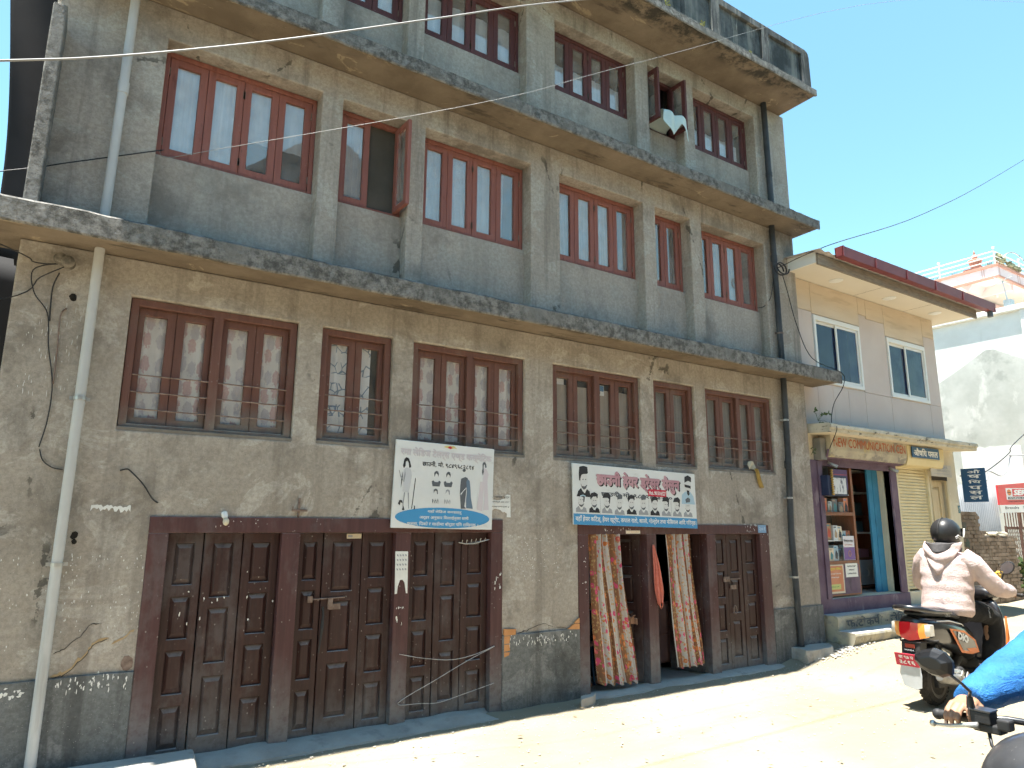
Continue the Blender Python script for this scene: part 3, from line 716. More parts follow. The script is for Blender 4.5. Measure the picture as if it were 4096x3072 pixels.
for a, b, c, d, m in [(8.80, 9.23, 3.01, 4.86, m_pinkw), (8.80, 9.23, 4.86, 5.33, m_tanw), (9.23, 10.50, 4.835, 5.33, m_tanw), (10.50, 10.72, 5.04, 5.33, m_tanw), (10.72, 11.24, 5.0, 5.33, m_tanw), (10.48, 11.24, 3.76, 5.0, m_pinkw),
                      (11.24, 12.48, 4.80, 5.33, m_tanw), (12.48, 12.87, 3.76, 4.98, m_pinkw), (12.48, 12.87, 4.98, 5.33, m_tanw),
                      (9.23, 9.62, 3.01, 3.765, m_pinkw), (9.62, 10.02, 3.01, 3.765, m_pinkw), (10.02, 10.48, 3.01, 3.765, m_pinkw), (10.48, 11.24, 3.01, 3.76, m_pinkw), (11.24, 12.48, 3.01, 3.75, m_pinkw), (12.48, 12.87, 3.01, 3.76, m_pinkw)]:
    board(a, b, c, d, m)
for i, (a, b, c, d) in enumerate(wins):
    xm = (a + b) / 2
    W = wallmesh(MB(), a - .004, b + .004, c - .004, d + .004, Y0 - .018, Y0 + .06, [(a + .045, b - .045, c + .05, d - .07)]).build('window', m_alu, ch, bevel=.003, seg=1)
    for (p, q, yy) in ((a + .047, xm + .03, Y0 + .025), (xm - .03, b - .047, Y0 + .002)):
        S = wallmesh(MB(), p, q, c + .052, d - .072, yy, yy + .02, [(p + .035, q - .035, c + .09, d - .11)]).build('sash', m_alu, W)
        MB().poly([(p + .03, yy + .01, c + .085), (q - .03, yy + .01, c + .085), (q - .03, yy + .01, d - .105), (p + .03, yy + .01, d - .105)]).build('pane', m_blueg, W)
MB().box(9.0, 12.6, .9, .92, 3.3, 5.2).build('blind', mat('blind', (.05, .075, .15), (.075, .11, .2), 2, .9, 0), ch)
# eave: soffit boards, fascia, corrugated sheet and gutter
rf = MB().box(8.62, 13.25, -.44, Y0 + 4.5, 5.335, 5.36).build('roof', m_soffw, ch)
MB().box(8.60, 13.27, -.47, -.441, 5.30, 5.45).build('fascia', m_fasc, rf)
MB().box(8.585, 8.612, -.44, 1.2, 5.33, 5.52).build('fascia', m_alu, rf)
for xx in (10.4, 11.9): MB().box(xx, xx + .008, -.44, Y0, 5.3335, 5.3345).build('joint', m_fasc, rf)
cs = MB(); n = 150
cs.sheet(n, 1, lambda u, v: (8.5 + 5.05 * u, -.55 + 5.2 * v, 5.475 + .42 * v + .013 * math.sin(u * n * 1.05)))
cs.build('roof_sheet', mat('roof_metal', (.30, .27, .25), (.40, .36, .33), 2, .6, 0, metal=.3), rf, smooth='all', solid=.004, recalc=False)
gt = MB()
for k, (a, b) in enumerate([(8.93, 9.75), (9.76, 10.62), (10.63, 11.5), (11.51, 12.4), (12.41, 13.60)]):
    dz = .003 * (k % 2); gt = MB()
    prof = [(-.535, 5.57 + dz), (-.535, 5.44), (-.64, 5.44), (-.655, 5.585 + dz), (-.648, 5.585 + dz), (-.632, 5.448), (-.542, 5.448), (-.542, 5.57 + dz)]
    gt.prism(prof, 'x', a, b); gt.box(a, a + .03, -.66, -.53, 5.437, 5.588); gt.build('gutter', m_gutr, rf)
MB().box(13.57, 13.60, -.65, -.535, 5.435, 5.585).build('gutter_end', m_gutr, rf)
MB().tube([(13.5, -.59, 5.45), (13.5, -.59, 5.34)], .045, 12).build('spout', flat('spout_grey', (.10, .11, .12), .5), rf)
for xx in (9.52, 11.0, 12.45):
    L = MB().lathe([(.10, 0), (.10, -.006), (.085, -.012)], (xx, -.16, 5.334), n=20).build('soffit_light', m_alu, rf, smooth=True)
# ground storey
opn = [(9.06, 10.94, .72, 2.68), (11.12, 12.11, .72, 2.64), (12.18, 12.71, .72, 2.50)]
wallmesh(MB(), 8.765, 13.09, .1, 3.0, Y0, Y0 + .22, opn).build('wall', m_cream, ch, bevel=.006)
MB().box(12.9, 13.088, Y0 + .22, 4, .1, 3.0).build('side_wall', m_cream, ch)
MB().box(8.772, 9.062, Y0 - .03, Y0 + .1, .60, 2.62).build('pier', m_purple, ch, bevel=.005); MB().box(9.0, 9.10, Y0 - .05, Y0 - .0305, .72, 2.60).build('shutter_rail', m_purple, ch, bevel=.004)
MB().box(10.94, 11.115, Y0 - .02, Y0 + .1, .72, 2.68).build('pier', m_purple, ch, bevel=.005)
sill = MB().box(8.775, 11.16, Y0 - .025, Y0 + .05, .50, .715).build('sill', m_purple, ch, bevel=.01)
MB().box(9.0, 12.9, Y0 + .05, 3.0, .60, .718).build('shop_floor', m_conc, ch)
for x in (11.6,): MB().box(x, x + .08, .6, 3.0, .72, 3.0).build('partition', m_dark, ch)
# canopy over the shops
cn = MB(); nn = 60; rows = []
for i in range(nn + 1):
    x = 8.80 + 4.25 * i / nn; j = .012 * mn.noise((x * 5, 1, 1)) + .008 * mn.noise((x * 17, 2, 1))
    rows.append([(x, Y0 + .05, 2.985), (x, -.285, 2.965), (x, -.30 + j, 2.985), (x, -.30 + j, 3.02), (x, -.325 + j, 3.028), (x, -.325 + j * 1.5, 3.075 + j), (x, -.28, 3.095 + j), (x, Y0 + .05, 3.12)])
for r_ in rows: cn.v += r_
m_ = 8
for i in range(nn):
    for q in range(m_ - 1): cn.f.append([i * m_ + q, i * m_ + q + 1, (i + 1) * m_ + q + 1, (i + 1) * m_ + q]); cn.mi.append(1 if q == 0 else 0)
cn.f += [list(range(m_)), [nn * m_ + q for q in range(m_)]]; cn.mi += [0, 0]
cn.build('canopy', [mat('canopy_edge', (.44, .40, .31), (.60, .56, .46), 5, .9, .6, 40, .02, layers=[((.10, .095, .085), (1, 1, 3), 6, .56, .66, .9)]), m_cream], ch)
# shutter housings
hp = [(-.11, 3.0), (-.11, 2.79), (-.075, 2.69), (.02, 2.665), (.08, 2.665), (.08, 3.0)]
hb = MB(); hb.prism([(Y0 + p[0] - .08, p[1] - .02) for p in hp], 'x', 9.14, 11.17); H1 = hb.build('shutter_housing', m_rust, ch, bevel=.006)
hb = MB(); hb.prism([(Y0 - .153, 2.775), (Y0 - .120, 2.665), (Y0 - .04, 2.643), (Y0 - .04, 2.635), (Y0 - .125, 2.655), (Y0 - .158, 2.765)], 'x', 9.10, 11.16); hb.build('housing_apron', m_purple, H1)
MB().box(8.99, 9.135, Y0 - .12, Y0 + .0, 2.62, 2.93).build('housing_end', mat('grey_sheet', (.17, .165, .15), (.24, .23, .21), 4, .7, .2), H1, bevel=.01)
MB().box(9.02, 10.96, Y0 - .012, Y0 + .06, 2.55, 2.68).build('shutter_bottom', m_purple, ch, bevel=.004)
for x in (9.30, 10.92):
    MB().tube([(x, Y0 - .02, 2.60), (x + .01, Y0 - .07, 2.57), (x + .05, Y0 - .13, 2.53)], [.018, .022, .028], 10).build('lamp_holder', m_metal, ch, smooth=True)
hb = MB(); hb.prism([(Y0 + p[0] - .08, p[1] - .035) for p in hp], 'x', 11.19, 12.33); H2 = hb.build('shutter_housing', m_yel, ch, bevel=.006)
lettering('NEW COMMUNICATION CEN', 9.20, 2.81, 1.93, mat('red_brush_paint', (.36, .10, .05), (.42, .15, .08), 6, .8, 0, layers=[((.46, .40, .28), (1, 1, 1), 5, .60, .66, .8)]), H1, y=Y0 - .1905, height=.135, bold=.004, shear=.05)
# rolled-down shutter: each slat
k = 0; z = .745
first = None
while z < 2.62:
    if first is None:
        s_ = MB(); s_.prism([(Y0 + .035, z), (Y0 + .022, z + .012), (Y0 + .020, z + .032), (Y0 + .035, z + .047), (Y0 + .04, z + .047), (Y0 + .04, z)], 'x', 11.16, 12.10)
        first = s_.build('shutter_slat', m_shut, ch)
    else: copy_tree(first, ch, (0, 0, .049 * k))
    k += 1; z = .745 + .049 * k
MB().box(11.125, 11.165, Y0 - .012, Y0 + .03, .72, 2.64).build('shutter_rail', m_shut, ch); MB().box(12.07, 12.115, Y0 - .012, Y0 + .03, .72, 2.64).build('shutter_rail', m_shut, ch)
# side door
m_dcream = wood('door_cream', (.50, .41, .26), (.60, .50, .33), (.38, .30, .2), spots=0, wear=.4)
pn = [(12.30, 12.58, 1.75, 2.36), (12.30, 12.58, 1.42, 1.66), (12.30, 12.58, .86, 1.33)]
DL = wallmesh(MB(), 12.20, 12.69, .73, 2.46, Y0 + .06, Y0 + .1, pn).build('side_door', m_dcream, ch, bevel=.003, seg=1)
for (a, b, c, d) in pn: MB().frustum((a, b, c, d), (a + .04, b - .04, c + .05, d - .05), Y0 + .092, Y0 + .066).build('panel', m_dcream, DL)
wallmesh(MB(), 12.165, 12.73, .715, 2.52, Y0 - .015, Y0 + .02, [(12.205, 12.69, .72, 2.46)]).build('door_frame', m_dcream, ch, bevel=.003)
vg = MB(); [vg.box(12.2 + .03 * i, 12.212 + .03 * i, Y0 - .03, Y0 - .018, 2.46, 2.55) for i in range(17)]; vg.build('vent_grille', m_dark, ch)
# blue door leaf standing open inside
bd = MB(); bd.box(10.66, 10.78, .30, .335, .72, 2.60); bd.box(10.785, 11.2, .295, .335, .72, 2.60); bd.box(10.778, 10.786, .31, .333, .72, 2.60); bd.build('blue_door', m_blued, ch, bevel=.004)
# steps
stp = empty('shop_steps', (10.9, -.2, .2), 'worn painted concrete steps in front of the shop', 'steps')
m_step = mat('step_painted', (.36, .33, .25), (.45, .41, .31), 2.5, .9, .4, 40, layers=[((.25, .25, .24), (2, 2, 3), 2.5, .5, .64, .8), ((.20, .17, .09), (1, 1, 1), 5, .6, .68, .6)])
m_stept = mat('step_top_grey', (.34, .345, .34), (.42, .42, .41), 3, .92, .5, 40)
def rough_step(name, x0, x1, y0, y1, z0, z1, under=0):
    mb = MB(); n = 50; rows = []
    for i in range(n + 1):
        x = x0 + (x1 - x0) * i / n; j = .012 * mn.noise((x * 3, z1 * 9, 1)) + .006 * mn.noise((x * 13, z1 * 9, 2))
        rows.append([(x, y1, z0), (x, y0 + under, z0), (x, y0 + under * .3 + j, z0 + (z1 - z0) * .5), (x, y0 + j, z1 - .035), (x, y0 + j + .006, z1 - .008), (x, y0 + j + .02, z1 + j * .3), (x, y1, z1 + .002)])
    for r_ in rows: mb.v += r_
    for i in range(n):
        for q in range(6): mb.f.append([i * 7 + q, i * 7 + q + 1, (i + 1) * 7 + q + 1, (i + 1) * 7 + q]); mb.mi.append(1 if q >= 5 else 0)
    mb.f += [list(range(7)), [n * 7 + q for q in range(7)]]; mb.mi += [0, 0]
    return mb.build(name, [m_step, m_stept], stp)
s1 = rough_step('step', 8.86, 13.0, -.15, Y0 - .026, .1, .525)
s2 = rough_step('step', 8.83, 12.6, -.40, -.152, .1, .345, .10)
m_charc = mat('charcoal_lettering', (.07, .08, .085), (.11, .12, .12), 5, .9, 0, layers=[((.33, .31, .25), (1, 1, 1), 9, .52, .6, .9)])
lettering('फोटोकपी - लेिमनेशन', 9.02, .372, 1.95, m_charc, s1, y=-.166, height=.135, bold=.007)
# ------------------------------------------------------------------ signs on the house
def signboard(name, label, x0, x1, z0, z1, y, m, th=.012, cat='sign', rim=None):
    o_ = MB().box(x0, x1, y, y + th, z0, z1).build(name, m, None, bevel=.002, seg=1)
    return tag(o_, label, cat)
sg = signboard('shop_sign', 'small blue pharmacy sign with white lettering on yellow shutter housing', 11.28, 12.13, 2.775, 2.95, Y0 - .215, m_sblue)
lettering('औषिध पसल', 11.33, 2.80, .75, m_white, sg, y=Y0 - .215, height=.13, bold=.006)
sg = signboard('shop_sign', 'faded clinic sign above the cream side door', 12.0, 12.68, 2.515, 2.715, -.02, mat('faded_sign', (.46, .42, .35), (.54, .49, .41), 5, .8, 0))
lettering('ANASHA', 12.22, 2.645, .33, m_grey, sg, y=-.02, height=.055, bold=.004)
lettering('PHARMACY & CLINIC PVT. LTD.', 12.20, 2.60, .42, m_grey, sg, y=-.02, height=.030, bold=.002)
lettering('______________', 12.08, 2.56, .5, m_grey, sg, y=-.02, height=.006)
o_ = MB().box(12.93, 12.955, -.42, -.05, 2.11, 2.67).build('projecting_sign', m_sblue, None, bevel=.002); tag(o_, 'blue vertical sign with stacked white letters at house corner', 'sign')
fr_ = ((12.93, -.05, 2.11), (0, -1, 0), (0, 0, 1))
for i, t in enumerate(['औ', 'ष', 'िध', 'प', 'स', 'ल']):
    lettering(t, .10, .475 - .083 * i - (.02 if i > 2 else 0), .2, m_white, o_, height=.06, frame=fr_, bold=.004)
o_ = MB().box(13.02, 13.085, Y0 - .004, Y0 - .0005, 1.93, 2.06).build('number_plate', flat('plate_teal', (.03, .13, .17), .5), None); tag(o_, 'small teal number plate on the cream corner pier', 'plate')
lettering('११', 13.03, 1.96, .045, m_white, o_, y=Y0 - .004, height=.07)
# ------------------------------------------------------------------ display cabinets and their wares
_n0 = set(col.objects)
cb = empty('display_cabinet', (9.75, .35, .72), 'glazed wooden phone accessory cabinet with papers stuck below', 'cabinet')
cz = [.74, 1.19, 1.62, 1.88, 2.20, 2.60]
wallmesh(MB(), 9.22, 10.13, .735, 2.60, .26, .30, [(9.26, 10.075, 1.215, 1.85), (9.26, 10.075, 1.90, 2.56)]).build('frame', m_brownw, cb, bevel=.003)
MB().box(9.22, 10.13, .62, .64, .735, 2.60).build('back', m_dark, cb); MB().box(10.10, 10.13, .30, .62, .735, 2.60).build('side', m_brownw, cb); MB().box(9.22, 9.25, .30, .62, .735, 2.60).build('side', m_brownw, cb)
MB().box(9.26, 10.095, .255, .262, .76, 1.165).build('lower_panel', m_purple, cb)
shz = [1.20, 1.50, 1.87, 2.16]
for zz in shz: MB().box(9.25, 10.10, .302, .618, zz - .014, zz).build('shelf', m_alu, cb)
for (c, d) in ((1.215, 1.85), (1.90, 2.56)): MB().poly([(9.26, .279, c), (10.075, .279, c), (10.075, .279, d), (9.26, .279, d)]).build('pane', glass('case_glass_%d' % int(c * 10), refl=.03, dust=.01), cb)
bxm = [flat('carton_%d' % i, c, .5) for i, c in enumerate([(.80, .80, .76), (.74, .72, .64), (.40, .26, .15), (.66, .72, .76), (.14, .15, .17), (.68, .26, .14), (.44, .58, .66), (.76, .66, .50)])]
prm = [flat('carton_print_%d' % i, c, .5) for i, c in enumerate([(.04, .05, .07), (.10, .30, .50), (.55, .10, .06), (.05, .25, .3), (.4, .3, .2)])]
cnm = ['white', 'cream', 'brown', 'pale blue', 'black', 'orange', 'grey-blue', 'tan']; pnm = ['black', 'blue', 'red', 'teal', 'brown']
shn = ['bottom', 'second', 'third', 'top']
rb = random.Random(3)
for si, zz in enumerate(shz):
    x = 9.28; j = 0; top = [1.48, 1.83, 2.14, 2.50][si]
    while x < 10.02:
        w_ = rb.uniform(.075, .13); hh = rb.uniform(.13, min(.24, top - zz - .02)); ci = rb.randrange(8); pi = rb.randrange(5); yy = rb.uniform(.295, .33)
        if x + w_ > 10.08: break
        o_ = MB().box(x, x + w_, yy, yy + .08, zz + .0005, zz + hh).build('phone_box', bxm[ci], None, bevel=.002, seg=1)
        tag(o_, '%s carton with %s print, number %s from left on the %s cabinet shelf' % (cnm[ci], pnm[pi], ['one', 'two', 'three', 'four', 'five', 'six', 'seven', 'eight', 'nine', 'ten'][j], shn[si]), 'box', 'cartons in the display cabinet')
        pm = MB(); pm.prism([(x + w_ * .2, zz + hh * .2), (x + w_ * .75, zz + hh * .15), (x + w_ * .85, zz + hh * .5), (x + w_ * .45, zz + hh * .75), (x + w_ * .25, zz + hh * .5)], 'y', yy - .0015, yy - .0005); pm.build('print', prm[pi], o_)
        MB().box(x + w_ * .1, x + w_ * .6, yy - .0014, yy - .0004, zz + hh * .84, zz + hh * .92).build('print', prm[(pi + 1) % 5], o_)
        x += w_ + rb.uniform(.003, .012); j += 1
def paper(name, label, x0, x1, z0, z1, y, m, cat='poster', parent=None):
    o_ = MB().box(x0, x1, y, y + .002, z0, z1).build(name, m, parent)
    return tag(o_, label, cat) if parent is None else o_
m_pur = flat('poster_purple', (.10, .045, .15), .5); m_nav = flat('poster_navy', (.045, .06, .16), .5); m_orng = mat('poster_orange', (.55, .19, .09), (.62, .27, .15), 4, .6, 0); m_lime = flat('poster_lime', (.58, .60, .22), .6)
po = paper('poster', 'navy and purple wallet poster in the top of the cabinet', 9.66, 10.03, 2.23, 2.52, .272, m_pur); MB().box(9.69, 9.93, .2705, .2715, 2.25, 2.42).build('print', m_nav, po); MB().box(9.67, 10.02, .2705, .2715, 2.44, 2.448).build('print', flat('poster_red', (.5, .08, .06), .6), po)
lettering('खल्ती', 9.76, 2.36, .10, m_white, po, y=.2705, height=.03); lettering('यहाँ बाट', 9.72, 2.29, .17, m_white, po, y=.2705, height=.025)
po = paper('poster', 'white and purple recharge card poster low in the cabinet', 9.78, 10.06, 1.22, 1.56, .272, flat('poster_white', (.66, .64, .68), .5)); MB().box(9.785, 10.055, .2705, .2715, 1.225, 1.40).build('print', flat('poster_violet', (.16, .08, .27), .5), po)
lettering('िरचार्ज कार्ड', 9.80, 1.47, .22, m_black, po, y=.2705, height=.04, bold=.005); lettering('यहाँ पाइन्छ', 9.80, 1.42, .2, flat('poster_orange_print', (.6, .2, .08), .6), po, y=.2705, height=.025)
ri = MB(); ri.tube([(9.92 + .028 * math.cos(t), .270, 1.31 + .04 * math.sin(t)) for t in [i * .5 for i in range(14)]], .004, 5); ri.build('print', flat('poster_gold', (.6, .35, .12), .5), po)
po = paper('poster', 'orange remittance poster stuck below the cabinet glass', 9.14, 9.70, .775, 1.165, .2505, flat('poster_edge', (.62, .57, .45), .6))
MB().box(9.16, 9.675, .249, .25, .80, 1.15).build('print', m_orng, po); MB().box(9.18, 9.60, .2475, .2485, .83, .90).build('print', m_lime, po)
lettering('कामना टुर्स रेिमट', 9.18, 1.085, .46, flat('poster_yellow', (.72, .6, .1), .6), po, y=.2475, height=.045, bold=.006); lettering('यहाँबाट १ सय देखि सबै सेवा', 9.20, 1.03, .42, m_white, po, y=.2475, height=.025, bold=.003)
lettering('सेवा पाइन्छ', 9.25, .98, .32, m_white, po, y=.2475, height=.025, bold=.003); lettering('यहाँ सुिवधा छ', 9.21, .852, .34, flat('poster_green', (.1, .3, .08), .6), po, y=.246, height=.025, bold=.003)
po = paper('notice', 'white photocopy notice taped below the cabinet glass', 9.75, 10.05, .985, 1.175, .2505, flat('notice_white', (.78, .78, .74), .6))
for i, t in enumerate(['PHOTO COPY', 'PRINT', 'LAMINATION']): lettering(t, 9.90, 1.125 - .05 * i, .06 + .015 * len(t), m_black, po, y=.2505, height=.02, bold=.006, center=True)
for o_ in set(col.objects) - _n0:
    if o_.parent is None: o_.location += Vector((-.16, -.12, 0)); WL[o_.name] = WL[o_.name] + Vector((-.16, -.12, 0))
# hanging box with a striped lamp in front of the purple pier
hb_ = MB().box(9.04, 9.50, -.06, .06, 2.12, 2.40).build('menu_box', mat('navy_box', (.02, .03, .07), (.035, .05, .1), 5, .5, 0), None, bevel=.006); tag(hb_, 'navy box with a scribbled white panel hung in the shop mouth', 'box')
MB().box(9.15, 9.47, -.064, -.061, 2.145, 2.37).build('panel', mat('scribbled_panel', (.60, .61, .62), (.12, .13, .17), 9, .6, 0, sx=(3, 1, 1), lo=.52, hi=.58), hb_)
bd_ = MB(); [bd_.sphere((9.12, -.075, 2.14 + .033 * i), (.022, .022, .017), 8, 5) for i in range(11)]; o_ = bd_.build('bead_string', flat('brass', (.45, .28, .08), .4, metal=.4), None, smooth='all'); tag(o_, 'string of brass coloured beads hanging by the shop mouth', 'beads')
# inner shelf unit
ic = empty('shelf_unit', (10.95, .7, .72), 'dark wooden shelf unit with a white cupboard door inside the shop', 'shelves')
for x in (10.38, 11.27): MB().box(x, x + .045, .66, 1.0, .72, 2.60).build('upright', m_brownw, ic)
for z in (.74, 1.18, 1.58, 1.84, 2.22, 2.57): MB().box(10.426, 11.269, .665, 1.0, z, z + .03).build('shelf', m_brownw if z in (.74, 1.18, 1.84) else m_alu, ic)
MB().box(10.426, 11.268, .98, .995, .74, 2.58).build('back', m_dark, ic); cd_ = MB().box(10.45, 11.25, .67, .69, .79, 1.17).build('cupboard_door', mat('cupboard_white', (.52, .53, .54), (.58, .59, .6), 4, .6, 0), ic); MB().tube([(11.05, .668, .92), (11.05, .64, .94), (11.05, .64, 1.02), (11.05, .668, 1.04)], .007, 6).build('handle', m_metal, cd_)
for (x0, x1, z0, z1, c, lb, ct) in [(10.47, 10.80, 1.2105, 1.50, (.55, .42, .03), 'yellow ream standing on the lower inner shelf', 'ream'), (10.84, 11.2, 1.2105, 1.34, (.42, .20, .26), 'pink paper stack lying beside yellow ream on inner shelf', 'paper'),
                                   (10.75, 11.10, 1.6105, 1.78, (.06, .12, .15), 'dark teal printer box on the middle inner shelf', 'box'), (10.72, 11.12, 1.8705, 2.08, (.06, .10, .11), 'dark carton on the third inner shelf', 'box'), (10.6, 11.0, 2.2505, 2.36, (.05, .05, .055), 'black case on the top inner shelf', 'case')]:
    o_ = MB().box(x0, x1, .70, .95, z0, z1).build('stored_item', flat('stored_%d' % int(x0 * 100 + z0 * 10), c, .6), None, bevel=.004); tag(o_, lb, ct)
# ------------------------------------------------------------------ drain pipes
def pipe(name, label, pts, r, m, clamps, mc, collars=()):
    root = MB().tube(pts, r, 16).build(name, m, None, smooth=True); tag(root, label, 'pipe')
    for (x, y, z) in clamps:
        c = MB(); c.lathe([(r + .002, -.012), (r + .007, -.012), (r + .007, .012), (r + .002, .012)], (x, y, z), n=16); c.box(x - r - .03, x - r, y + .02, y + .035, z - .012, z + .012); c.box(x + r, x + r + .03, y + .02, y + .035, z - .012, z + .012)
        c.build('clamp', mc, root)
    for (x, y, z, h_) in collars: MB().lathe([(r, -h_), (r + .006, -h_), (r + .006, h_), (r, h_)], (x, y, z), n=16).build('collar', m, root, smooth=True)
    return root
pipe('drain_pipe', 'tall light grey plastic drain pipe down the left of the facade', [(.075, -.075, -.05), (.075, -.075, 1.4), (.082, -.075, 2.6), (.085, -.075, 3.9), (.10, -.075, 5.3), (.105, -.075, 5.93)], .034, m_pvc, [(.082, -.075, 2.556), (.075, -.075, 1.414)], m_metal, [(.098, -.075, 5.02, .05)])
pipe('drain_pipe', 'black drain pipe at the top right corner under the roof', [(8.20, -.06, 7.9), (8.21, -.06, 6.9), (8.22, -.06, 6.02)], .042, m_pipek, [], m_iron, [(8.212, -.06, 6.72, .03)])
pipe('drain_pipe', 'black drain pipe on the second storey beside the coiled cable', [(8.185, -.06, 5.95), (8.19, -.06, 5.0), (8.20, -.06, 3.82)], .040, m_pipek, [(8.20, -.06, 4.32)], m_iron, [(8.185, -.06, 5.42, .04)])
pipe('drain_pipe', 'long black drain pipe from first ledge to the ground on the right', [(8.20, -.06, 3.72), (8.18, -.06, 2.6), (8.13, -.06, 1.6), (8.15, -.06, .9), (8.17, -.06, .20)], .040, m_pipek, [(8.17, -.06, 3.10), (8.14, -.06, 2.06), (8.14, -.06, 1.05)], m_metal, [(8.165, -.06, 2.5, .05)])
def wire(name, label, pts, r, m, smoothn=6, cat='cable'):
    P = [Vector(p) for p in pts]; out = []
    for i in range(len(P) - 1):
        p0, p1, p2, p3 = P[max(i - 1, 0)], P[i], P[i + 1], P[min(i + 2, len(P) - 1)]
        for t_ in range(smoothn):
            t = t_ / smoothn
            out.append(.5 * ((2 * p1) + (p2 - p0) * t + (2 * p0 - 5 * p1 + 4 * p2 - p3) * t * t + (3 * p1 - p0 - 3 * p2 + p3) * t ** 3))
    out.append(P[-1])
    o_ = MB().tube(out, r, 6).build(name, m, None, smooth='all'); return tag(o_, label, cat)
wire('coiled_cable', 'loop of black cable hung on the second storey drain pipe', [(8.18 + .12 * math.cos(t * .55), -.12 - .004 * t, 5.23 + .085 * math.sin(t * .55)) for t in range(24)], .011, m_wire, 2)
# overhead lines run on to poles outside the picture
wire('overhead_cable', 'thick white cable sagging across the top left of the facade', [(-6, -2, 1.9), (-2.0, -2, 3.16), (-.447, -2, 3.853), (-.084, -2, 4.02), (.329, -2, 4.237), (.914, -2, 4.566), (1.832, -2, 5.115), (3.106, -2, 5.864), (6.5, -2, 7.7), (12, -2, 10.2)], .0056, m_wirew)
wire('overhead_wire', 'thin dark wire from the left street to the big window corner', [(-7, -1.6, 2.6), (-2.2, -.3, 3.3), (-.573, -.05, 4.12), (-.178, -.03, 4.32), (.38, -.02, 4.60), (.40, -.015, 4.61)], .0045, m_wire)
wire('overhead_wire', 'long thin wire rising from the big window to the sky at top right', [(.40, -.02, 4.605), (.46, -.02, 4.57), (.75, -.5, 4.50), (2.85, -1.2, 5.32), (4.67, -1.2, 6.45), (9.9, -1.4, 9.5), (18, -1.6, 13)], .0024, m_wirew)
wire('overhead_wire', 'thin wire from the cable coil to the sky above the cream house', [(8.20, -.10, 5.27), (8.85, -.5, 5.625), (11.8, -.5, 6.9), (16.35, -.5, 9.31), (30, -.5, 17)], .006, m_wire)
wire('drop_wire', 'slack wire hanging from the ledge corner down the cream house', [(8.30, -.09, 5.22), (8.45, -.05, 5.0), (8.62, -.05, 4.5), (8.84, -.1, 4.05), (9.0, -.42, 3.80), (9.03, -.42, 3.62), (9.12, -.2, 3.4), (9.02, -.2, 3.12), (8.93, -.33, 3.02), (8.92, -.2, 2.75)], .006, m_wire)
wire('window_wire', 'short slack wire from pipe to the rightmost second-floor window', [(8.15, -.05, 5.12), (8.11, -.02, 4.85), (8.05, .05, 4.72), (7.99, .12, 4.70)], .005, m_wire)
ins = MB(); ins.lathe([(.02, 0), (.045, .01), (.05, .03), (.03, .04), (.03, .055), (.045, .065), (.04, .09), (.015, .1)], (-.10, -.02, 3.53), axis=(0, -1, .1), n=14); ins.lathe([(.02, 0), (.04, .01), (.045, .03), (.028, .04), (.035, .07), (.01, .08)], (-.15, -.02, 3.56), axis=(.1, -1, 0), n=14)
o_ = ins.build('insulator', mat('ceramic_grimy', (.10, .088, .072), (.24, .21, .17), 30, .5, 0), None, smooth=True); tag(o_, 'grimy ceramic wire insulators under the ledge at far left', 'insulator')
wire('service_wire', 'black service wire entering from the top left to the insulators', [(-4, -2.0, 3.7), (-1.5, -.9, 3.62), (-.448, -.1, 3.555), (-.30, -.06, 3.50), (-.16, -.07, 3.51)], .0045, m_wire)
wire('service_wire', 'black service wire running down left from the insulators', [(-4, -2.0, 1.9), (-1.6, -.9, 2.6), (-.46, -.07, 3.19), (-.25, -.05, 3.40), (-.12, -.06, 3.50)], .0045, m_wire)
wire('wall_cable', 'drooping cable loop pinned down the wall left of the pipe', [(-.17, -.05, 3.52), (-.299, -.03, 3.451), (-.275, -.02, 3.29), (-.18, -.014, 3.154), (-.148, -.012, 2.926), (-.093, -.012, 2.646), (-.092, -.012, 2.398), (-.119, -.012, 2.202)], .004, m_wire)
wire('wall_cable', 'thin second cable joining the drooping cable left of the pipe', [(-.143, -.03, 3.46), (-.17, -.014, 3.358), (-.168, -.012, 3.20), (-.16, -.012, 3.1)], .005, m_wire)
wire('wall_cable', 'brown rusty wire beside the drooping cable', [(-.071, -.012, 3.209), (-.102, -.014, 3.144), (-.092, -.012, 2.888), (-.088, -.014, 2.65)], .006, m_iron)
wire('wall_cable', 'short curled wire end beside the grey pipe', [(-.113, -.01, 2.186), (-.086, -.012, 2.111), (-.025, -.012, 2.065), (.036, -.012, 2.054)], .004, m_wire)
wire('wall_cable', 'loose dark cable stub sticking out above the left door frame', [(.39, -.005, 2.065), (.43, -.03, 2.075), (.461, -.03, 2.055), (.542, -.04, 1.971), (.614, -.03, 1.869), (.665, .01, 1.836)], .0055, m_wire)
wire('door_wire', 'bent wire loops hanging on the right-hand leaves of the tailor door', [(2.637, -.03, .601), (2.863, -.03, .548), (3.146, -.03, .509), (3.39, -.03, .533), (3.602, -.02, .584), (3.308, -.035, .487), (2.992, -.035, .359), (2.639, -.03, .209), (2.846, -.03, .181), (3.029, -.03, .167), (3.282, -.03, .208), (3.598, -.02, .26)], .0035, m_metal)
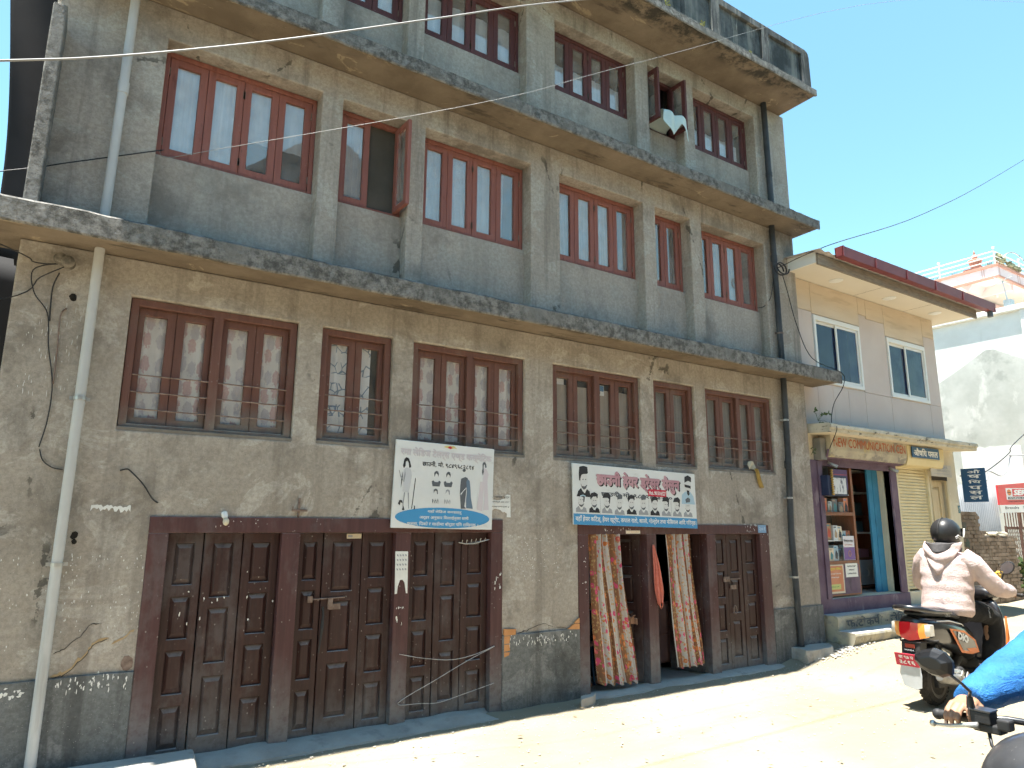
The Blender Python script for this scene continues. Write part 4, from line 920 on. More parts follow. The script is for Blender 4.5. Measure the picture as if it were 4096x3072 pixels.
# bulb, bracket, hook rail
bl = MB(); bl.lathe([(.022, 0), (.024, .03), (.016, .045), (.018, .05)], (1.125, -.02, 1.772), axis=(.15, -.6, -1), n=14); o_ = bl.build('bulb_lamp', m_white, None, smooth=True); tag(o_, 'small light bulb in a white holder above the tailor door', 'lamp')
gl_ = MB(); gl_.sphere((1.136, -.055, 1.705), (.024, .024, .030), 14, 9); gl_.build('bulb', mat('bulb_frosted', (.55, .50, .38), (.6, .55, .42), 8, .3, 0), o_, smooth='all')
br = MB(); br.box(1.692, 1.708, -.02, -.006, 1.742, 1.90); br.box(1.64, 1.77, -.026, -.0205, 1.79, 1.808); br.tube([(1.645, -.03, 1.80), (1.642, -.05, 1.81), (1.642, -.05, 1.83)], .005, 6); o_ = br.build('iron_bracket', m_iron, None, bevel=.002); tag(o_, 'rusty iron cross bracket above the tailor door', 'bracket')
hk = MB(); hk.tube([(3.227, .030, 1.528), (3.30, .03, 1.515), (3.389, .03, 1.517), (3.47, .03, 1.535), (3.555, .025, 1.553)], .006, 6)
for i in range(6): hk.tube([(3.26 + .05 * i, .03, 1.52 + .004 * i), (3.258 + .05 * i, .022, 1.535 + .004 * i), (3.262 + .05 * i, .018, 1.55 + .004 * i)], .004, 5)
o_ = hk.build('hook_rail', m_metal, None); tag(o_, 'bent metal hook rail on the top of the right tailor door', 'hooks')
# ------------------------------------------------------------------ scraps of paper, paint, broken render
m_paper = mat('paper_white', (.66, .66, .63), (.74, .74, .71), 9, .8, 0)
def scrap(pts, y, m, name='paper_scrap', parent=None, label=None, cat='paper'):
    o_ = MB().prism(pts, 'y', y - .0015, y).build(name, m, parent)
    return tag(o_, label, cat) if label else o_
def ragged(x0, x1, z0, z1, n, s, r_):
    P = []
    for i in range(n): P.append((x0 + (x1 - x0) * i / n, z0 + r_.uniform(-s, s)))
    for i in range(n // 2 + 1): P.append((x1 + r_.uniform(-s, s) * .4, z0 + (z1 - z0) * i / (n // 2 + 1)))
    for i in range(n): P.append((x1 - (x1 - x0) * i / n, z1 + r_.uniform(-s, s) * .3))
    for i in range(n // 2 + 1): P.append((x0 + r_.uniform(-s, s) * .4, z1 - (z1 - z0) * i / (n // 2 + 1)))
    return P
rr = random.Random(5)
tp = scrap([(3.545, 1.98), (3.575, 1.97), (3.59, 1.95), (3.57, 1.935), (3.62, 1.925), (3.66, 1.93), (3.70, 1.945), (3.72, 1.94), (3.705, 1.965), (3.74, 1.985), (3.778, 1.979), (3.782, 1.764), (3.735, 1.765), (3.74, 1.80), (3.71, 1.815), (3.69, 1.81), (3.66, 1.835), (3.60, 1.845), (3.57, 1.83), (3.543, 1.84)], -.003, m_paper, 'torn_notice', None, 'torn white paper notice with printed lines right of the tailor sign', 'notice')
for i, t in enumerate(['घर भाडामा फाटन', 'मािथल्लो तला टावर', 'काठको घरमा कल्यो छ']): lettering(t, 3.56, 1.945 - .045 * i, .205, m_black, tp, y=-.0046, height=.020)
ps = scrap([(2.571, 1.459), (2.692, 1.457), (2.699, 1.099), (2.685, 1.10), (2.668, 1.19), (2.65, 1.215), (2.625, 1.215), (2.605, 1.16), (2.60, 1.10), (2.579, 1.098), (2.575, 1.27)], -.0135, m_paper, 'torn_poster', None, 'torn white poster with rows of small items on the door post', 'poster')
for i in range(4):
    for j in range(4): scrap([(2.585 + .026 * i, 1.435 - .04 * j), (2.60 + .026 * i, 1.43 - .04 * j), (2.602 + .026 * i, 1.415 - .04 * j), (2.590 + .026 * i, 1.418 - .04 * j)], -.0151, m_grey, 'print', ps)
rag_top = [(.234 + .0125 * i, 1.812 + rr.uniform(-.012, .008)) for i in range(21)]; rag_bot = [(.484 - .0125 * i, 1.785 + rr.uniform(-.022, .012)) for i in range(21)]
scrap(rag_top + rag_bot, -.002, m_paper, 'poster_remnant', None, 'ragged white strip of torn poster left of the tailor door', 'paper')
fl = MB()
def fleck(cx, cz, w_, h_, y=-.0012, mb=None):
    P = []
    for i in range(7):
        a_ = 6.283 * i / 7; q = rr.uniform(.35, 1.0); P.append((cx + w_ * q * math.cos(a_), cz + h_ * q * math.sin(a_)))
    y -= rr.uniform(0, .0012); (mb or fl).prism(P, 'y', y, y + .001)
for i in range(110):
    e_ = rr.random()
    if e_ < .45: x, z = rr.uniform(.10, .60), rr.uniform(1.0, 1.46)
    elif e_ < .75: x, z = rr.choice([.16, .21, .45, .58, .60]) + rr.gauss(0, .02), rr.uniform(.95, 1.5)
    else: x, z = rr.uniform(-.35, .05), rr.uniform(.8, 1.5)
    fleck(x, z, rr.uniform(.002, .006), rr.uniform(.004, .015))
for i in range(100):
    e_ = rr.random(); x, z = (rr.uniform(3.74, 4.36), rr.gauss(1.56, .02)) if e_ < .25 else (rr.gauss(4.08, .13), rr.gauss(1.36, .10)) if e_ < .8 else (4.36 + rr.gauss(0, .01), rr.uniform(1.1, 1.5))
    fleck(x, z, rr.uniform(.002, .007), rr.uniform(.002, .009))
for i in range(60): fleck(rr.uniform(-.3, .05), rr.uniform(2.5, 3.25), rr.uniform(.001, .003), rr.uniform(.008, .035))
for i in range(70): fleck(rr.uniform(3.75, 4.6), rr.choice([.62, .58, .60]) + rr.gauss(0, .02), rr.uniform(.003, .008), rr.uniform(.006, .024), y=-.0235)
for i in range(50): fleck(rr.uniform(.15, .58), .62 + rr.gauss(0, .03), rr.uniform(.003, .008), rr.uniform(.006, .026), y=-.0235)
for i in range(40): fleck(rr.uniform(-.38, -.02), .60 + rr.gauss(0, .02), rr.uniform(.008, .02), rr.uniform(.008, .022), y=-.0235)
o_ = fl.build('paint_flecks', m_paper, gb, recalc=False); o_['kind'] = 'stuff'
fl = MB()
for x0, x1, z0, z1, n_, big in [(.77, 1.57, .95, 1.32, 12, .018), (1.02, 1.4, 1.66, 1.72, 8, .010), (2.60, 2.70, .80, 1.0, 9, .02), (3.60, 3.67, 1.07, 1.24, 8, .026), (4.64, 4.72, 1.25, 1.5, 6, .02), (4.66, 4.72, .98, 1.12, 5, .018), (7.2, 7.5, 1.62, 1.72, 18, .014), (4.95, 5.4, 1.62, 1.67, 10, .014), (7.56, 7.72, 1.35, 1.6, 6, .012)]:
    for i in range(n_):
        yy = .040 if (x0, z0) == (.77, .95) else -.0155
        fleck(rr.uniform(x0, x1), rr.uniform(z0, z1), rr.uniform(.003, big * .5), rr.uniform(.006, big * 1.3), y=yy)
o_ = fl.build('paint_smears', m_paper, gb, recalc=False); o_['kind'] = 'stuff'
m_brick = mat('brick_orange', (.50, .23, .09), (.60, .30, .13), 9, .9, .5, 60)
for P in ([(3.707, .727), (3.842, .717), (3.836, .668), (3.78, .665), (3.707, .668)], [(3.707, .662), (3.775, .66), (3.765, .60), (3.775, .595), (3.707, .592)], [(3.707, .586), (3.765, .585), (3.772, .53), (3.707, .525)], [(3.707, .518), (3.770, .515), (3.76, .49), (3.71, .475)],
          [(4.461, .672), (4.50, .69), (4.54, .715), (4.612, .715), (4.612, .661)], [(4.552, .722), (4.57, .745), (4.614, .769), (4.612, .722)]):
    MB().prism(P, 'y', -.0245, -.005).build('brick', m_brick, gb)
m_ochre = mat('bare_clay', (.36, .25, .13), (.45, .33, .19), 12, .95, .5, 50)
def crack(pts, w0, m, y=-.0035):
    U = [(x, z + w0 * (.3 + abs(mn.noise((i * 1.7, x * 9, 0))) * 1.6)) for i, (x, z) in enumerate(pts)]; Dn = [(x + .004, z - w0 * .3) for x, z in pts[::-1]]
    MB().prism([pts[0]] + U[1:-1] + [pts[-1]] + Dn[1:-1], 'y', y, .01).build('crack', m, gb)
def dense(P, n=4, s=.006):
    o_ = []
    for i in range(len(P) - 1):
        for t in range(n): o_.append((P[i][0] + (P[i + 1][0] - P[i][0]) * t / n + rr.uniform(-s, s), P[i][1] + (P[i + 1][1] - P[i][1]) * t / n + rr.uniform(-s, s)))
    return o_ + [P[-1]]
c1_ = dense([(.125, .682), (.187, .688), (.254, .741), (.319, .817), (.35, .876), (.442, .905)]); crack(c1_, .022, m_ochre); crack([(x, z - .006) for x, z in c1_], .005, m_dark, -.0045)
crack(dense([(.12, .826), (.178, .85), (.261, .925), (.322, 1.008), (.384, .999)]), .005, m_dark, -.002); crack(dense([(.458, .852), (.549, .913), (.594, .952)]), .012, m_ochre); crack(dense([(3.86, .675), (3.98, .69), (4.07, .72), (4.18, .745), (4.3, .70), (4.46, .69)]), .006, m_dark, -.003)
for (x, z, r_) in ((-.04, 3.298, .028), (.157, 1.603, .026), (.568, .725, .045), (.16, 1.56, .018)):
    P = [(x + r_ * rr.uniform(.7, 1.1) * math.cos(t * .7), z + r_ * rr.uniform(.8, 1.3) * math.sin(t * .7)) for t in range(9)]
    MB().prism(P, 'y', -.003, .01).build('hole', mat('hole_dark', (.012, .011, .010), (.03, .025, .02), 40, 1, .5) if x < .5 else m_iron, gb)
for i, (x0, x1, z0, z1) in enumerate(((4.415, 4.556, 3.10, 3.268), (5.017, 5.133, 3.138, 3.257))):
    o_ = MB().box(x0, x1, .131, .1325, z0, z1).build('window_sticker', flat('sticker_%d' % i, (.70, .71, .70), .6), None); tag(o_, ['white emblem sticker in the top left pane above the hairdresser sign', 'blue and white sticker in the third pane above the hairdresser sign'][i], 'sticker')
    if i: MB().box(x0 + .005, x1 - .005, .1295, .1308, z0 + .05, z1 - .005).build('print', flat('sticker_blue', (.08, .2, .36), .6), o_); lettering('l', x0 + .05, z0 + .015, .008, m_black, o_, y=.1308, height=.03)
    else:
        for zz_ in (z0 + .02, z0 + .125): MB().lathe([(.014, 0), (.014, .001)], (x0 + .03, .1305, zz_ + .01), axis=(0, -1, 0), n=8).build('print', m_grey, o_)
        MB().box(x0 + .01, x1 - .005, .1295, .1308, z0 + .085, z0 + .09).build('print', m_grey, o_)
o_ = scrap([(.545, 3.10), (.575, 3.10), (.580, 3.14), (.568, 3.155), (.55, 3.15)], .131, m_paper, 'window_sticker', None, 'torn white tag on the leftmost pane of first floor', 'sticker')
sg = MB().box(7.518, 7.675, -.0175, -.0145, 1.61, 1.706).build('number_plate', flat('plate_blue', (.20, .33, .50), .6), None); tag(sg, 'small pale blue house number plate on the right door frame corner', 'plate'); lettering('२०१', 7.535, 1.63, .12, flat('plate_text', (.5, .62, .75), .6), sg, y=-.0176, height=.05)
o_ = MB().box(5.28, 5.49, -.0165, -.0145, 1.605, 1.638).build('sticker_strip', flat('sticker_cream', (.66, .60, .5), .6), None); tag(o_, 'orange and cream sticker strip over the hairdresser doorway', 'sticker'); lettering('नाम मात्र लाग्ने', 5.30, 1.612, .17, flat('sticker_orange', (.62, .33, .06), .6), o_, y=-.0166, height=.018)
o_ = MB().box(2.14, 2.27, .036, .038, 1.57, 1.61).build('sticker_strip', flat('sticker_tan', (.55, .48, .36), .6), None); tag(o_, 'small tan label at the top of the middle tailor door', 'sticker'); MB().box(2.15, 2.19, .0345, .0355, 1.58, 1.60).build('print', m_grey, o_)
# ------------------------------------------------------------------ the tailor's sign
def board_sign(name, label, P00, P10, P11, P01, y, m):
    """board by its four corners (x,z): bl, br, tr, tl"""
    o_ = MB().prism([P00, P10, P11, P01], 'y', y, y + .02).build(name, m, None, bevel=.002, seg=1); tag(o_, label, 'sign')
    a, b, c, d = map(Vector, ((*P00, 0), (*P10, 0), (*P11, 0), (*P01, 0)))
    def at(u, v):
        p = a * (1 - u) * (1 - v) + b * u * (1 - v) + c * u * v + d * (1 - u) * v; return (p.x, p.y)
    return o_, at
def on_sign(S, at, polys, y, m, name='print'):
    mb = MB()
    for k_, P in enumerate(polys): mb.add([(at(*p)[0], y - .00012 * k_, at(*p)[1]) for p in P], [tuple(range(len(P)))])
    return mb.build(name, m, S, recalc=False)
def sign_text(S, at, body, u0, u1, v0, v1, y, m, bold=0.0):
    vs, fs = text_mb(body, .1, bold)
    lo = min(p[0] for p in vs); hi = max(p[0] for p in vs); zl = min(p[1] for p in vs); zh = max(p[1] for p in vs)
    mb = MB(); mb.add([(at(u0 + (u1 - u0) * (p[0] - lo) / (hi - lo), v0 + (v1 - v0) * (p[1] - zl) / (zh - zl))[0], y - p[2], at(u0 + (u1 - u0) * (p[0] - lo) / (hi - lo), v0 + (v1 - v0) * (p[1] - zl) / (zh - zl))[1]) for p in vs], fs)
    return mb.build('lettering', m, S, recalc=False)
def ell(cu, cv, ru, rv, n=40): return [(cu + ru * math.cos(6.283 * i / n), cv + rv * math.sin(6.283 * i / n)) for i in range(n)]
m_board = mat('flex_board', (.62, .635, .63), (.70, .71, .70), 2.2, .5, .05, 20, layers=[((.50, .50, .47), (1, 1, 3), 4, .6, .72, .5)])
m_sky = flat('sign_sky_blue', (.055, .27, .52), .5); m_pale = flat('print_pale_pink', (.58, .53, .56), .6); m_mauve = mat('print_mauve', (.42, .22, .26), (.50, .30, .33), 6, .6, 0); m_skin_p = flat('print_skin', (.60, .60, .59), .6); m_dgrey = flat('print_dark_grey', (.10, .11, .125), .6); m_redp = flat('print_red', (.52, .03, .06), .5); m_shirt = flat('print_shirt', (.36, .50, .60), .6)
S, at = board_sign('tailor_sign', 'white tailor signboard with drawn women and blue oval of text', (2.50, 1.662), (3.535, 1.645), (3.555, 2.415), (2.522, 2.44), -.055, m_board)
ys = -.0565
wallmesh(MB(), 0, 1, 0, 1, 0, 1, [])
on_sign(S, at, [ell(.5, .125, .47, .118)], ys, m_sky)
for t, u0, u1, v0, v1 in (('यहाँ लेिडज कपडाहरु', .335, .675, .172, .218), ('अर्डर अनुसार िसलाईनुका साथै', .26, .75, .098, .152), ('फल्स, िपको र साडीमा बोर्डर पिन रािखन्छ ।', .145, .85, .022, .080)): sign_text(S, at, t, u0, u1, v0, v1, ys - .001, m_white, .003)
sign_text(S, at, 'रमा लेिडज टेलर्स एण्ड कस्मेिटक', .05, .975, .80, .925, ys, m_lgrey, .004); sign_text(S, at, 'रमा लेिडज टेलर्स एण्ड कस्मेिटक', .045, .97, .806, .931, ys - .0007, m_pale, .004)
sign_text(S, at, 'छाउनी, मो. ९८४९६८२८१४', .26, .785, .712, .785, ys, m_black, .004)
def mir(P, c): return [(2 * c - u, v) for u, v in P]
# woman at left with long tunic, two bust pairs, sari figure, pale figure at right
on_sign(S, at, [[(.075, .70), (.085, .78), (.105, .805), (.13, .79), (.15, .72), (.155, .69), (.135, .685), (.128, .74), (.115, .765), (.10, .75), (.10, .70), (.085, .675)], [(.068, .45), (.08, .55), (.075, .64), (.068, .56)], [(.178, .22), (.185, .22), (.205, .57), (.198, .57)], [(.09, .20), (.097, .27), (.075, .29), (.068, .25), (.05, .27), (.062, .31), (.085, .31), (.105, .24), (.115, .20)], [(.20, .21), (.212, .215), (.21, .26), (.203, .25)]], ys, m_black)
on_sign(S, at, [[(.085, .66), (.105, .685), (.14, .685), (.155, .66), (.165, .60), (.155, .48), (.145, .40), (.085, .41), (.088, .52), (.078, .58)]], ys, m_lgrey)
on_sign(S, at, [[(.10, .66), (.09, .58), (.085, .52), (.095, .52), (.105, .60)], [(.10, .40), (.092, .22), (.098, .22), (.112, .40)], [(.135, .40), (.15, .22), (.156, .22), (.146, .40)], [(.04, .65), (.055, .58), (.08, .545), (.083, .555), (.06, .59), (.045, .652)]], ys - .0004, m_grey)
for cu in (.405, .525):
    f_ = cu > .5
    on_sign(S, at, [[(cu - .022, .60), (cu - .024, .645), (cu - .008, .672), (cu + .012, .668), (cu + .022, .64), (cu + .018, .60), (cu + .010, .63), (cu - .006, .645), (cu - .014, .62)], [(cu - .045, .545), (cu - .035, .49), (cu + .035, .49), (cu + .045, .545), (cu + .03, .56), (cu + .015, .54), (cu - .015, .54), (cu - .03, .56)]], ys, m_dgrey)
    on_sign(S, at, [[(cu - .02, .41), (cu - .02, .45), (cu, .465), (cu + .018, .45), (cu + .022, .40), (cu + .014, .40), (cu + .008, .435), (cu - .008, .44)]] + [[(cu - .03 + .006 * i, .29 + .015 * (i % 3)), (cu - .026 + .006 * i, .29 + .015 * (i % 3)), (cu - .024 + .006 * i, .345 - .01 * (i % 4)), (cu - .029 + .006 * i, .34 - .01 * (i % 4))] for i in range(10)], ys, m_grey if f_ else m_dgrey)
if True:
    on_sign(S, at, [[(.665, .70), (.675, .725), (.695, .725), (.70, .70), (.69, .685), (.675, .685)], [(.655, .60), (.70, .625), (.725, .61), (.735, .56), (.715, .50), (.71, .40), (.70, .27), (.72, .245), (.665, .24), (.66, .30), (.648, .42), (.65, .52)]], ys, m_dgrey)
    on_sign(S, at, [[(.745, .58), (.755, .50), (.765, .38), (.79, .245), (.72, .25), (.715, .34), (.72, .45), (.71, .57), (.725, .60)]], ys - .0004, flat('print_slate_blue', (.12, .18, .25), .6)); on_sign(S, at, [[(.655, .42), (.69, .47), (.712, .50), (.712, .485), (.685, .45), (.658, .40)]], ys - .0008, m_board)
    on_sign(S, at, [[(.875, .80), (.885, .825), (.905, .825), (.918, .79), (.92, .76), (.905, .755), (.90, .79), (.89, .795), (.888, .76), (.892, .70), (.882, .66), (.872, .70), (.878, .75)]], ys, m_dgrey); on_sign(S, at, [[(.895, .75), (.92, .74), (.945, .68), (.935, .60), (.94, .50), (.95, .36), (.96, .24), (.90, .235), (.91, .36), (.90, .50), (.885, .60)], [(.83, .24), (.89, .22), (.90, .58), (.86, .58)]], ys, m_pale)
on_sign(S, at, [[(.46, .965), (.50, .955), (.53, .945), (.57, .96), (.60, .955), (.57, .985), (.50, .985)]], ys - .0004, flat('print_garland', (.62, .52, .2), .6)); on_sign(S, at, [[(.50, .962), (.53, .948), (.555, .96), (.53, .98)]], ys - .0008, m_redp)
# ------------------------------------------------------------------ the hairdresser's sign
S, at = board_sign('hairdresser_sign', 'wide white hairdresser signboard with men\'s hairstyles and a blue band', (4.524, 1.70), (6.362, 1.662), (6.353, 2.295), (4.515, 2.332), -.06, m_board)
ys = -.0615
on_sign(S, at, [[(0, 0), (1, 0), (1, .178), (0, .178)]], ys, m_sky)
sign_text(S, at, 'यहाँ हेयर किटङ्, हेयर स्ट्रेट, कपाल रातो, कालो, गोल्डेन तथा फेिसयल आिद गिरन्छ।', .012, .99, .035, .155, ys - .001, m_white, .004)
sign_text(S, at, 'छाउनी हेयर ड्रेसर सैलुन', .178, .868, .575, .905, ys, m_black, .012); sign_text(S, at, 'छाउनी हेयर ड्रेसर सैलुन', .170, .858, .592, .922, ys - .0008, m_mauve, .012)
sign_text(S, at, 'छाउनी, मो. ९८२२४३४२७०', .205, .785, .475, .578, ys, m_dgrey, .007)
on_sign(S, at, [[(.58, .535), (.735, .535), (.735, .66), (.58, .66)]], ys - .0016, m_redp); sign_text(S, at, 'Mob. 9815016527', .588, .728, .56, .63, ys - .0024, m_white, .006)
def portrait(cu, cv, s, kind, a=2.9):
    """bust in sign units; s = height, a = board aspect"""
    q = lambda P: [(cu + x * s / a, cv + y * s) for x, y in P]
    face = q([(-.20, .18), (-.20, .42), (-.10, .62), (.12, .64), (.22, .50), (.24, .30), (.20, .10), (.10, -.05), (0, -.08), (-.10, 0)])
    on_sign(S, at, [face], ys - .0002, m_skin_p)
    hair = {0: [(-.26, .30), (-.28, .60), (-.24, .92), (0, .98), (.24, .94), (.26, .66), (.20, .62), (.0, .60), (-.12, .56), (-.18, .40), (-.20, .28)],
            1: [(-.22, .36), (-.28, .62), (-.20, .80), (.05, .90), (.28, .78), (.26, .56), (.22, .48), (.15, .62), (-.05, .60), (-.16, .50)],
            2: [(-.30, .55), (-.18, .84), (.12, .92), (.30, .74), (.22, .20), (.16, .22), (.17, .50), (.05, .58), (-.14, .56)],
            3: [(-.12, .56), (-.16, .80), (.08, .96), (.26, .84), (.22, .62), (.10, .60)]}[kind]
    on_sign(S, at, [q(hair)], ys - .0006, m_black if kind != 3 else m_dgrey)
    on_sign(S, at, [q([(-.17, .10), (-.20, .18), (-.12, -.02), (0, -.12), (.12, -.06), (.21, .10), (.18, .12), (.10, .06), (.04, .03), (-.06, .04), (-.11, .05)]), q([(-.08, .36), (0, .38), (0, .34), (-.07, .33)]), q([(.08, .38), (.16, .37), (.15, .33), (.08, .34)])], ys - .0006, m_dgrey)
    on_sign(S, at, [q([(-.36, -.44), (-.34, -.20), (-.16, -.04), (-.04, -.26), (.06, -.28), (.18, -.08), (.34, -.18), (.40, -.44)])], ys - .0004, m_black if kind in (0, 1) else m_grey)
portrait(.078, .615, .36, 0); on_sign(S, at, [[(.05, .475), (.07, .49), (.09, .475), (.09, .455), (.07, .47), (.05, .455)]], ys - .001, m_shirt)
q_ = lambda P: [(.925 + x * .3 / 2.9, .66 + y * .3) for x, y in P]
on_sign(S, at, [q_([(-.55, -.75), (-.5, -.2), (-.2, 0), (.25, 0), (.5, -.25), (.62, -.75)])], ys - .0004, m_shirt); on_sign(S, at, [q_([(-.18, .1), (-.2, .5), (0, .75), (.3, .72), (.35, .3), (.2, 0), (0, -.1)])], ys - .0006, m_skin_p); on_sign(S, at, [q_([(-.22, .55), (-.2, .9), (.1, 1.02), (.38, .9), (.36, .6), (.1, .68)]), q_([(-.24, .44), (.30, .38), (.30, .20), (.12, .24), (-.2, .28)]), q_([(-.06, .10), (.16, .08), (.18, -.14), (.05, -.25), (-.04, -.1)])], ys - .001, m_black)
for i in range(10): portrait(.055 + .096 * i, .315 if i != 3 else .30, .255, [2, 1, 2, 3, 1, 3, 1, 2, 2, 3][i], 2.4)
for i in (2, 6, 8): on_sign(S, at, [[(.05 + .096 * i - .045, .185), (.05 + .096 * i - .043, .185), (.05 + .096 * i - .043, .46), (.05 + .096 * i - .045, .46)]], ys - .0004, m_grey)
# ------------------------------------------------------------------ door curtains, towel, rag
def floral():
    g = NG('floral_curtain'); U = g.uv(); ux = g.xyz(U)[0]
    Uw = g.mapped(U, (13, 21, 1))
    st = g.math('FRACT', g.math('MULTIPLY', ux, 3.3))
    band = g.ramp(st, .47, .50)                       # 0 dark band, 1 pale band
    base = g.mix(band, (.25, .12, .065), (.50, .465, .43))
    n1 = g.noise(g.mapped(U, (30, 46, 1)), 1, 4, .6)
    v = g.n('TexVoronoi'); v.inputs['Scale'].default_value = 1; v.inputs['Randomness'].default_value = .75; g.l(Uw, v.inputs['Vector'])
    d = g.math('ADD', v.outputs['Distance'], g.math('MULTIPLY', g.math('SUBTRACT', n1, .5), .5)); sp = g.n('SeparateColor'); g.l(v.outputs['Color'], sp.inputs[0])
    v2 = g.n('TexVoronoi'); v2.inputs['Scale'].default_value = 2.1; g.l(Uw, v2.inputs['Vector']); lf = g.ramp(g.math('ADD', v2.outputs['Distance'], g.math('MULTIPLY', g.math('SUBTRACT', n1, .5), .4)), .30, .36, 1, 0)
    c = g.mix(g.math('MULTIPLY', lf, .85), base, g.mix(band, (.44, .30, .14), (.52, .30, .13)))
    fl_ = g.mix(g.ramp(sp.outputs[0], .42, .5), (.60, .20, .065), (.62, .085, .18))
    c = g.mix(g.ramp(d, .40, .34), c, fl_); c = g.mix(g.ramp(d, .16, .12), c, (.66, .33, .18))
    for pos_ in (.0, .485):
        c = g.mix(g.ramp(g.math('ABSOLUTE', g.math('SUBTRACT', st, pos_ + .015)), .026, .018), c, (.62, .58, .53))
    g.done(c, .85, g.bump(n1, .1, .003), spec=.15)
    tl = g.n('BsdfTranslucent'); g.l(c, tl.inputs['Color']); ms = g.n('MixShader'); ms.inputs[0].default_value = .12; g.l(g.b.outputs[0], ms.inputs[1]); g.l(tl.outputs[0], ms.inputs[2]); g.l(ms.outputs[0], g.out.inputs['Surface'])
    return g.m
m_floral = floral()
def door_curtain(label, t0, t1, zt, b0, b1, zb0, zb1, folds, ph):
    mb = MB()
    def fn(u, v):                                     # v=0 top, 1 bottom
        e = v ** 1.35
        x = (t0 + (t1 - t0) * u) * (1 - e) + (b0 + (b1 - b0) * u) * e
        w_ = .026 * (1 - .35 * v)
        y = .005 + w_ * math.sin(u * folds * 6.283 + ph + .9 * v) + .010 * math.sin(u * folds * 13.1 + 2 * ph - 1.4 * v) - .05 * e * math.sin(u * 3.0)
        z = zt + (zb0 + (zb1 - zb0) * u + .012 * math.sin(u * folds * 6.283 + 1) - zt) * v
        return (x + .008 * math.sin(v * 7 + u * 9), y, z)
    mb.sheet(90, 36, fn); o_ = mb.build('door_curtain', m_floral, None, smooth='all', recalc=False); return tag(o_, label, 'curtain')
door_curtain('wide floral curtain in orange, pink and white at left salon doorway', 4.775, 5.215, 1.603, 4.865, 5.43, .10, .07, 5.2, .4)
door_curtain('narrower floral curtain hanging in the right salon doorway', 5.912, 6.286, 1.60, 6.013, 6.44, .145, .15, 4.2, 2.2)
MB().tube([(4.74, .035, 1.61), (6.58, .035, 1.61)], .007, 8).build('curtain_rod', m_metal, gb)
tw = MB()
def tf(u, v):
    w_ = .012 + .062 * math.sin(min(v * 1.15, 1) * 1.35); x = 5.668 + .075 * v + (u - .5) * 2 * w_ * (1 if v < .75 else 1 - (v - .75) * 2.2)
    return (x, -.032 - .018 * math.sin(u * 14 + v * 2) * min(1, v * 3), 1.485 - .70 * v * (1 - .10 * abs(math.sin(u * 5 + 1))))
tw.sheet(24, 24, tf); o_ = tw.build('towel', mat('towel_salmon', (.52, .15, .11), (.60, .20, .15), 30, .95, .4, 90), None, smooth='all', recalc=False, solid=.006); tag(o_, 'salmon pink towel hanging from a nail on the salon door post', 'towel')
MB().tube([(5.668, -.012, 1.483), (5.668, -.045, 1.488)], .004, 6).build('nail', m_iron, o_)
rg = MB()
rg.sheet(12, 10, lambda u, v: (7.45 + .13 * u, .02 + .012 * math.sin(u * 8 + v * 5), 2.505 - .10 * v + .012 * math.sin(u * 4)))
o_ = rg.build('rag', mat('rag_beige', (.42, .37, .27), (.50, .45, .34), 14, .95, .2), None, smooth='all', recalc=False, solid=.004); tag(o_, 'beige and mustard rag hanging over the rightmost first-floor sill', 'cloth')
rg = MB(); rg.sheet(10, 16, lambda u, v: (7.545 + .10 * v + (u - .5) * (.06 + .05 * math.sin(v * 3)), -.02 - .014 * math.sin(u * 9 + v * 4), 2.42 - .24 * v))
rg.build('tail', mat('rag_mustard', (.25, .16, .045), (.38, .26, .08), 16, .95, .3), o_, smooth='all', recalc=False, solid=.004)
cl = MB()
def cf(u, v):
    x = 6.0 + .43 * u + .02 * math.sin(v * 4 + u * 3); w_ = max(0, (v - .42) / .58)
    y = .24 - .38 * sstep(0, .55, v) - .03 * w_ + .022 * math.sin(u * 12 + v * 2) * (.3 + v); ln = .13 + .17 * abs(math.sin(u * 4.4 + .2)) ** 1.2
    z = 6.90 + .085 * math.sin(min(1, v / .5) * 1.9) + .015 * math.sin(u * 8) - ln * 1.25 * w_ ** 1.1
    return (x, y, z)
cl.sheet(44, 30, cf); o_ = cl.build('hung_cloth', mat('cloth_mint', (.52, .62, .60), (.60, .69, .67), 5, .9, 0), None, smooth='all', recalc=False, solid=.003); tag(o_, 'pale mint cloth draped out of the open top-floor window', 'cloth')
# ------------------------------------------------------------------ things inside the salon doorway
ct = empty('salon_counter', (6.15, .8, .02), 'dull pink wooden counter with drawers inside the salon', 'counter')
m_pinkwood = mat('counter_pink', (.16, .095, .09), (.21, .13, .12), 5, .7, .1, 40)
MB().box(5.95, 6.9, .55, 1.0, .08, .78).build('carcass', m_pinkwood, ct, bevel=.006)
for i in range(3): MB().box(5.97 + .30 * i, 6.25 + .30 * i, .535, .549, .42, .76).build('drawer', m_pinkwood, ct, bevel=.004); MB().box(5.97 + .30 * i, 6.25 + .30 * i, .535, .549, .10, .40).build('drawer', m_pinkwood, ct, bevel=.004)
o_ = MB().box(5.80, 6.35, .50, 1.0, .785, .87).build('cushion', mat('cushion_teal', (.05, .09, .10), (.07, .12, .13), 8, .7, .1), None, bevel=.03, seg=3); tag(o_, 'dark teal cushion lying on the salon counter', 'cushion')
lg = empty('stool', (4.95, .45, .015), 'blue-legged stool half hidden behind the wide floral curtain', 'stool')
MB().lathe([(.15, 0), (.16, .01), (.16, .035), (.15, .045)], (4.97, .42, .42), n=18).build('seat', m_pinkwood, lg, smooth=True)
for a_ in range(4): MB().tube([(4.97 + .12 * math.cos(a_ * 1.57 + .8), .42 + .12 * math.sin(a_ * 1.57 + .8), .42), (4.97 + .15 * math.cos(a_ * 1.57 + .8), .42 + .15 * math.sin(a_ * 1.57 + .8), .015)], .012, 8).build('leg', m_sblue, lg)
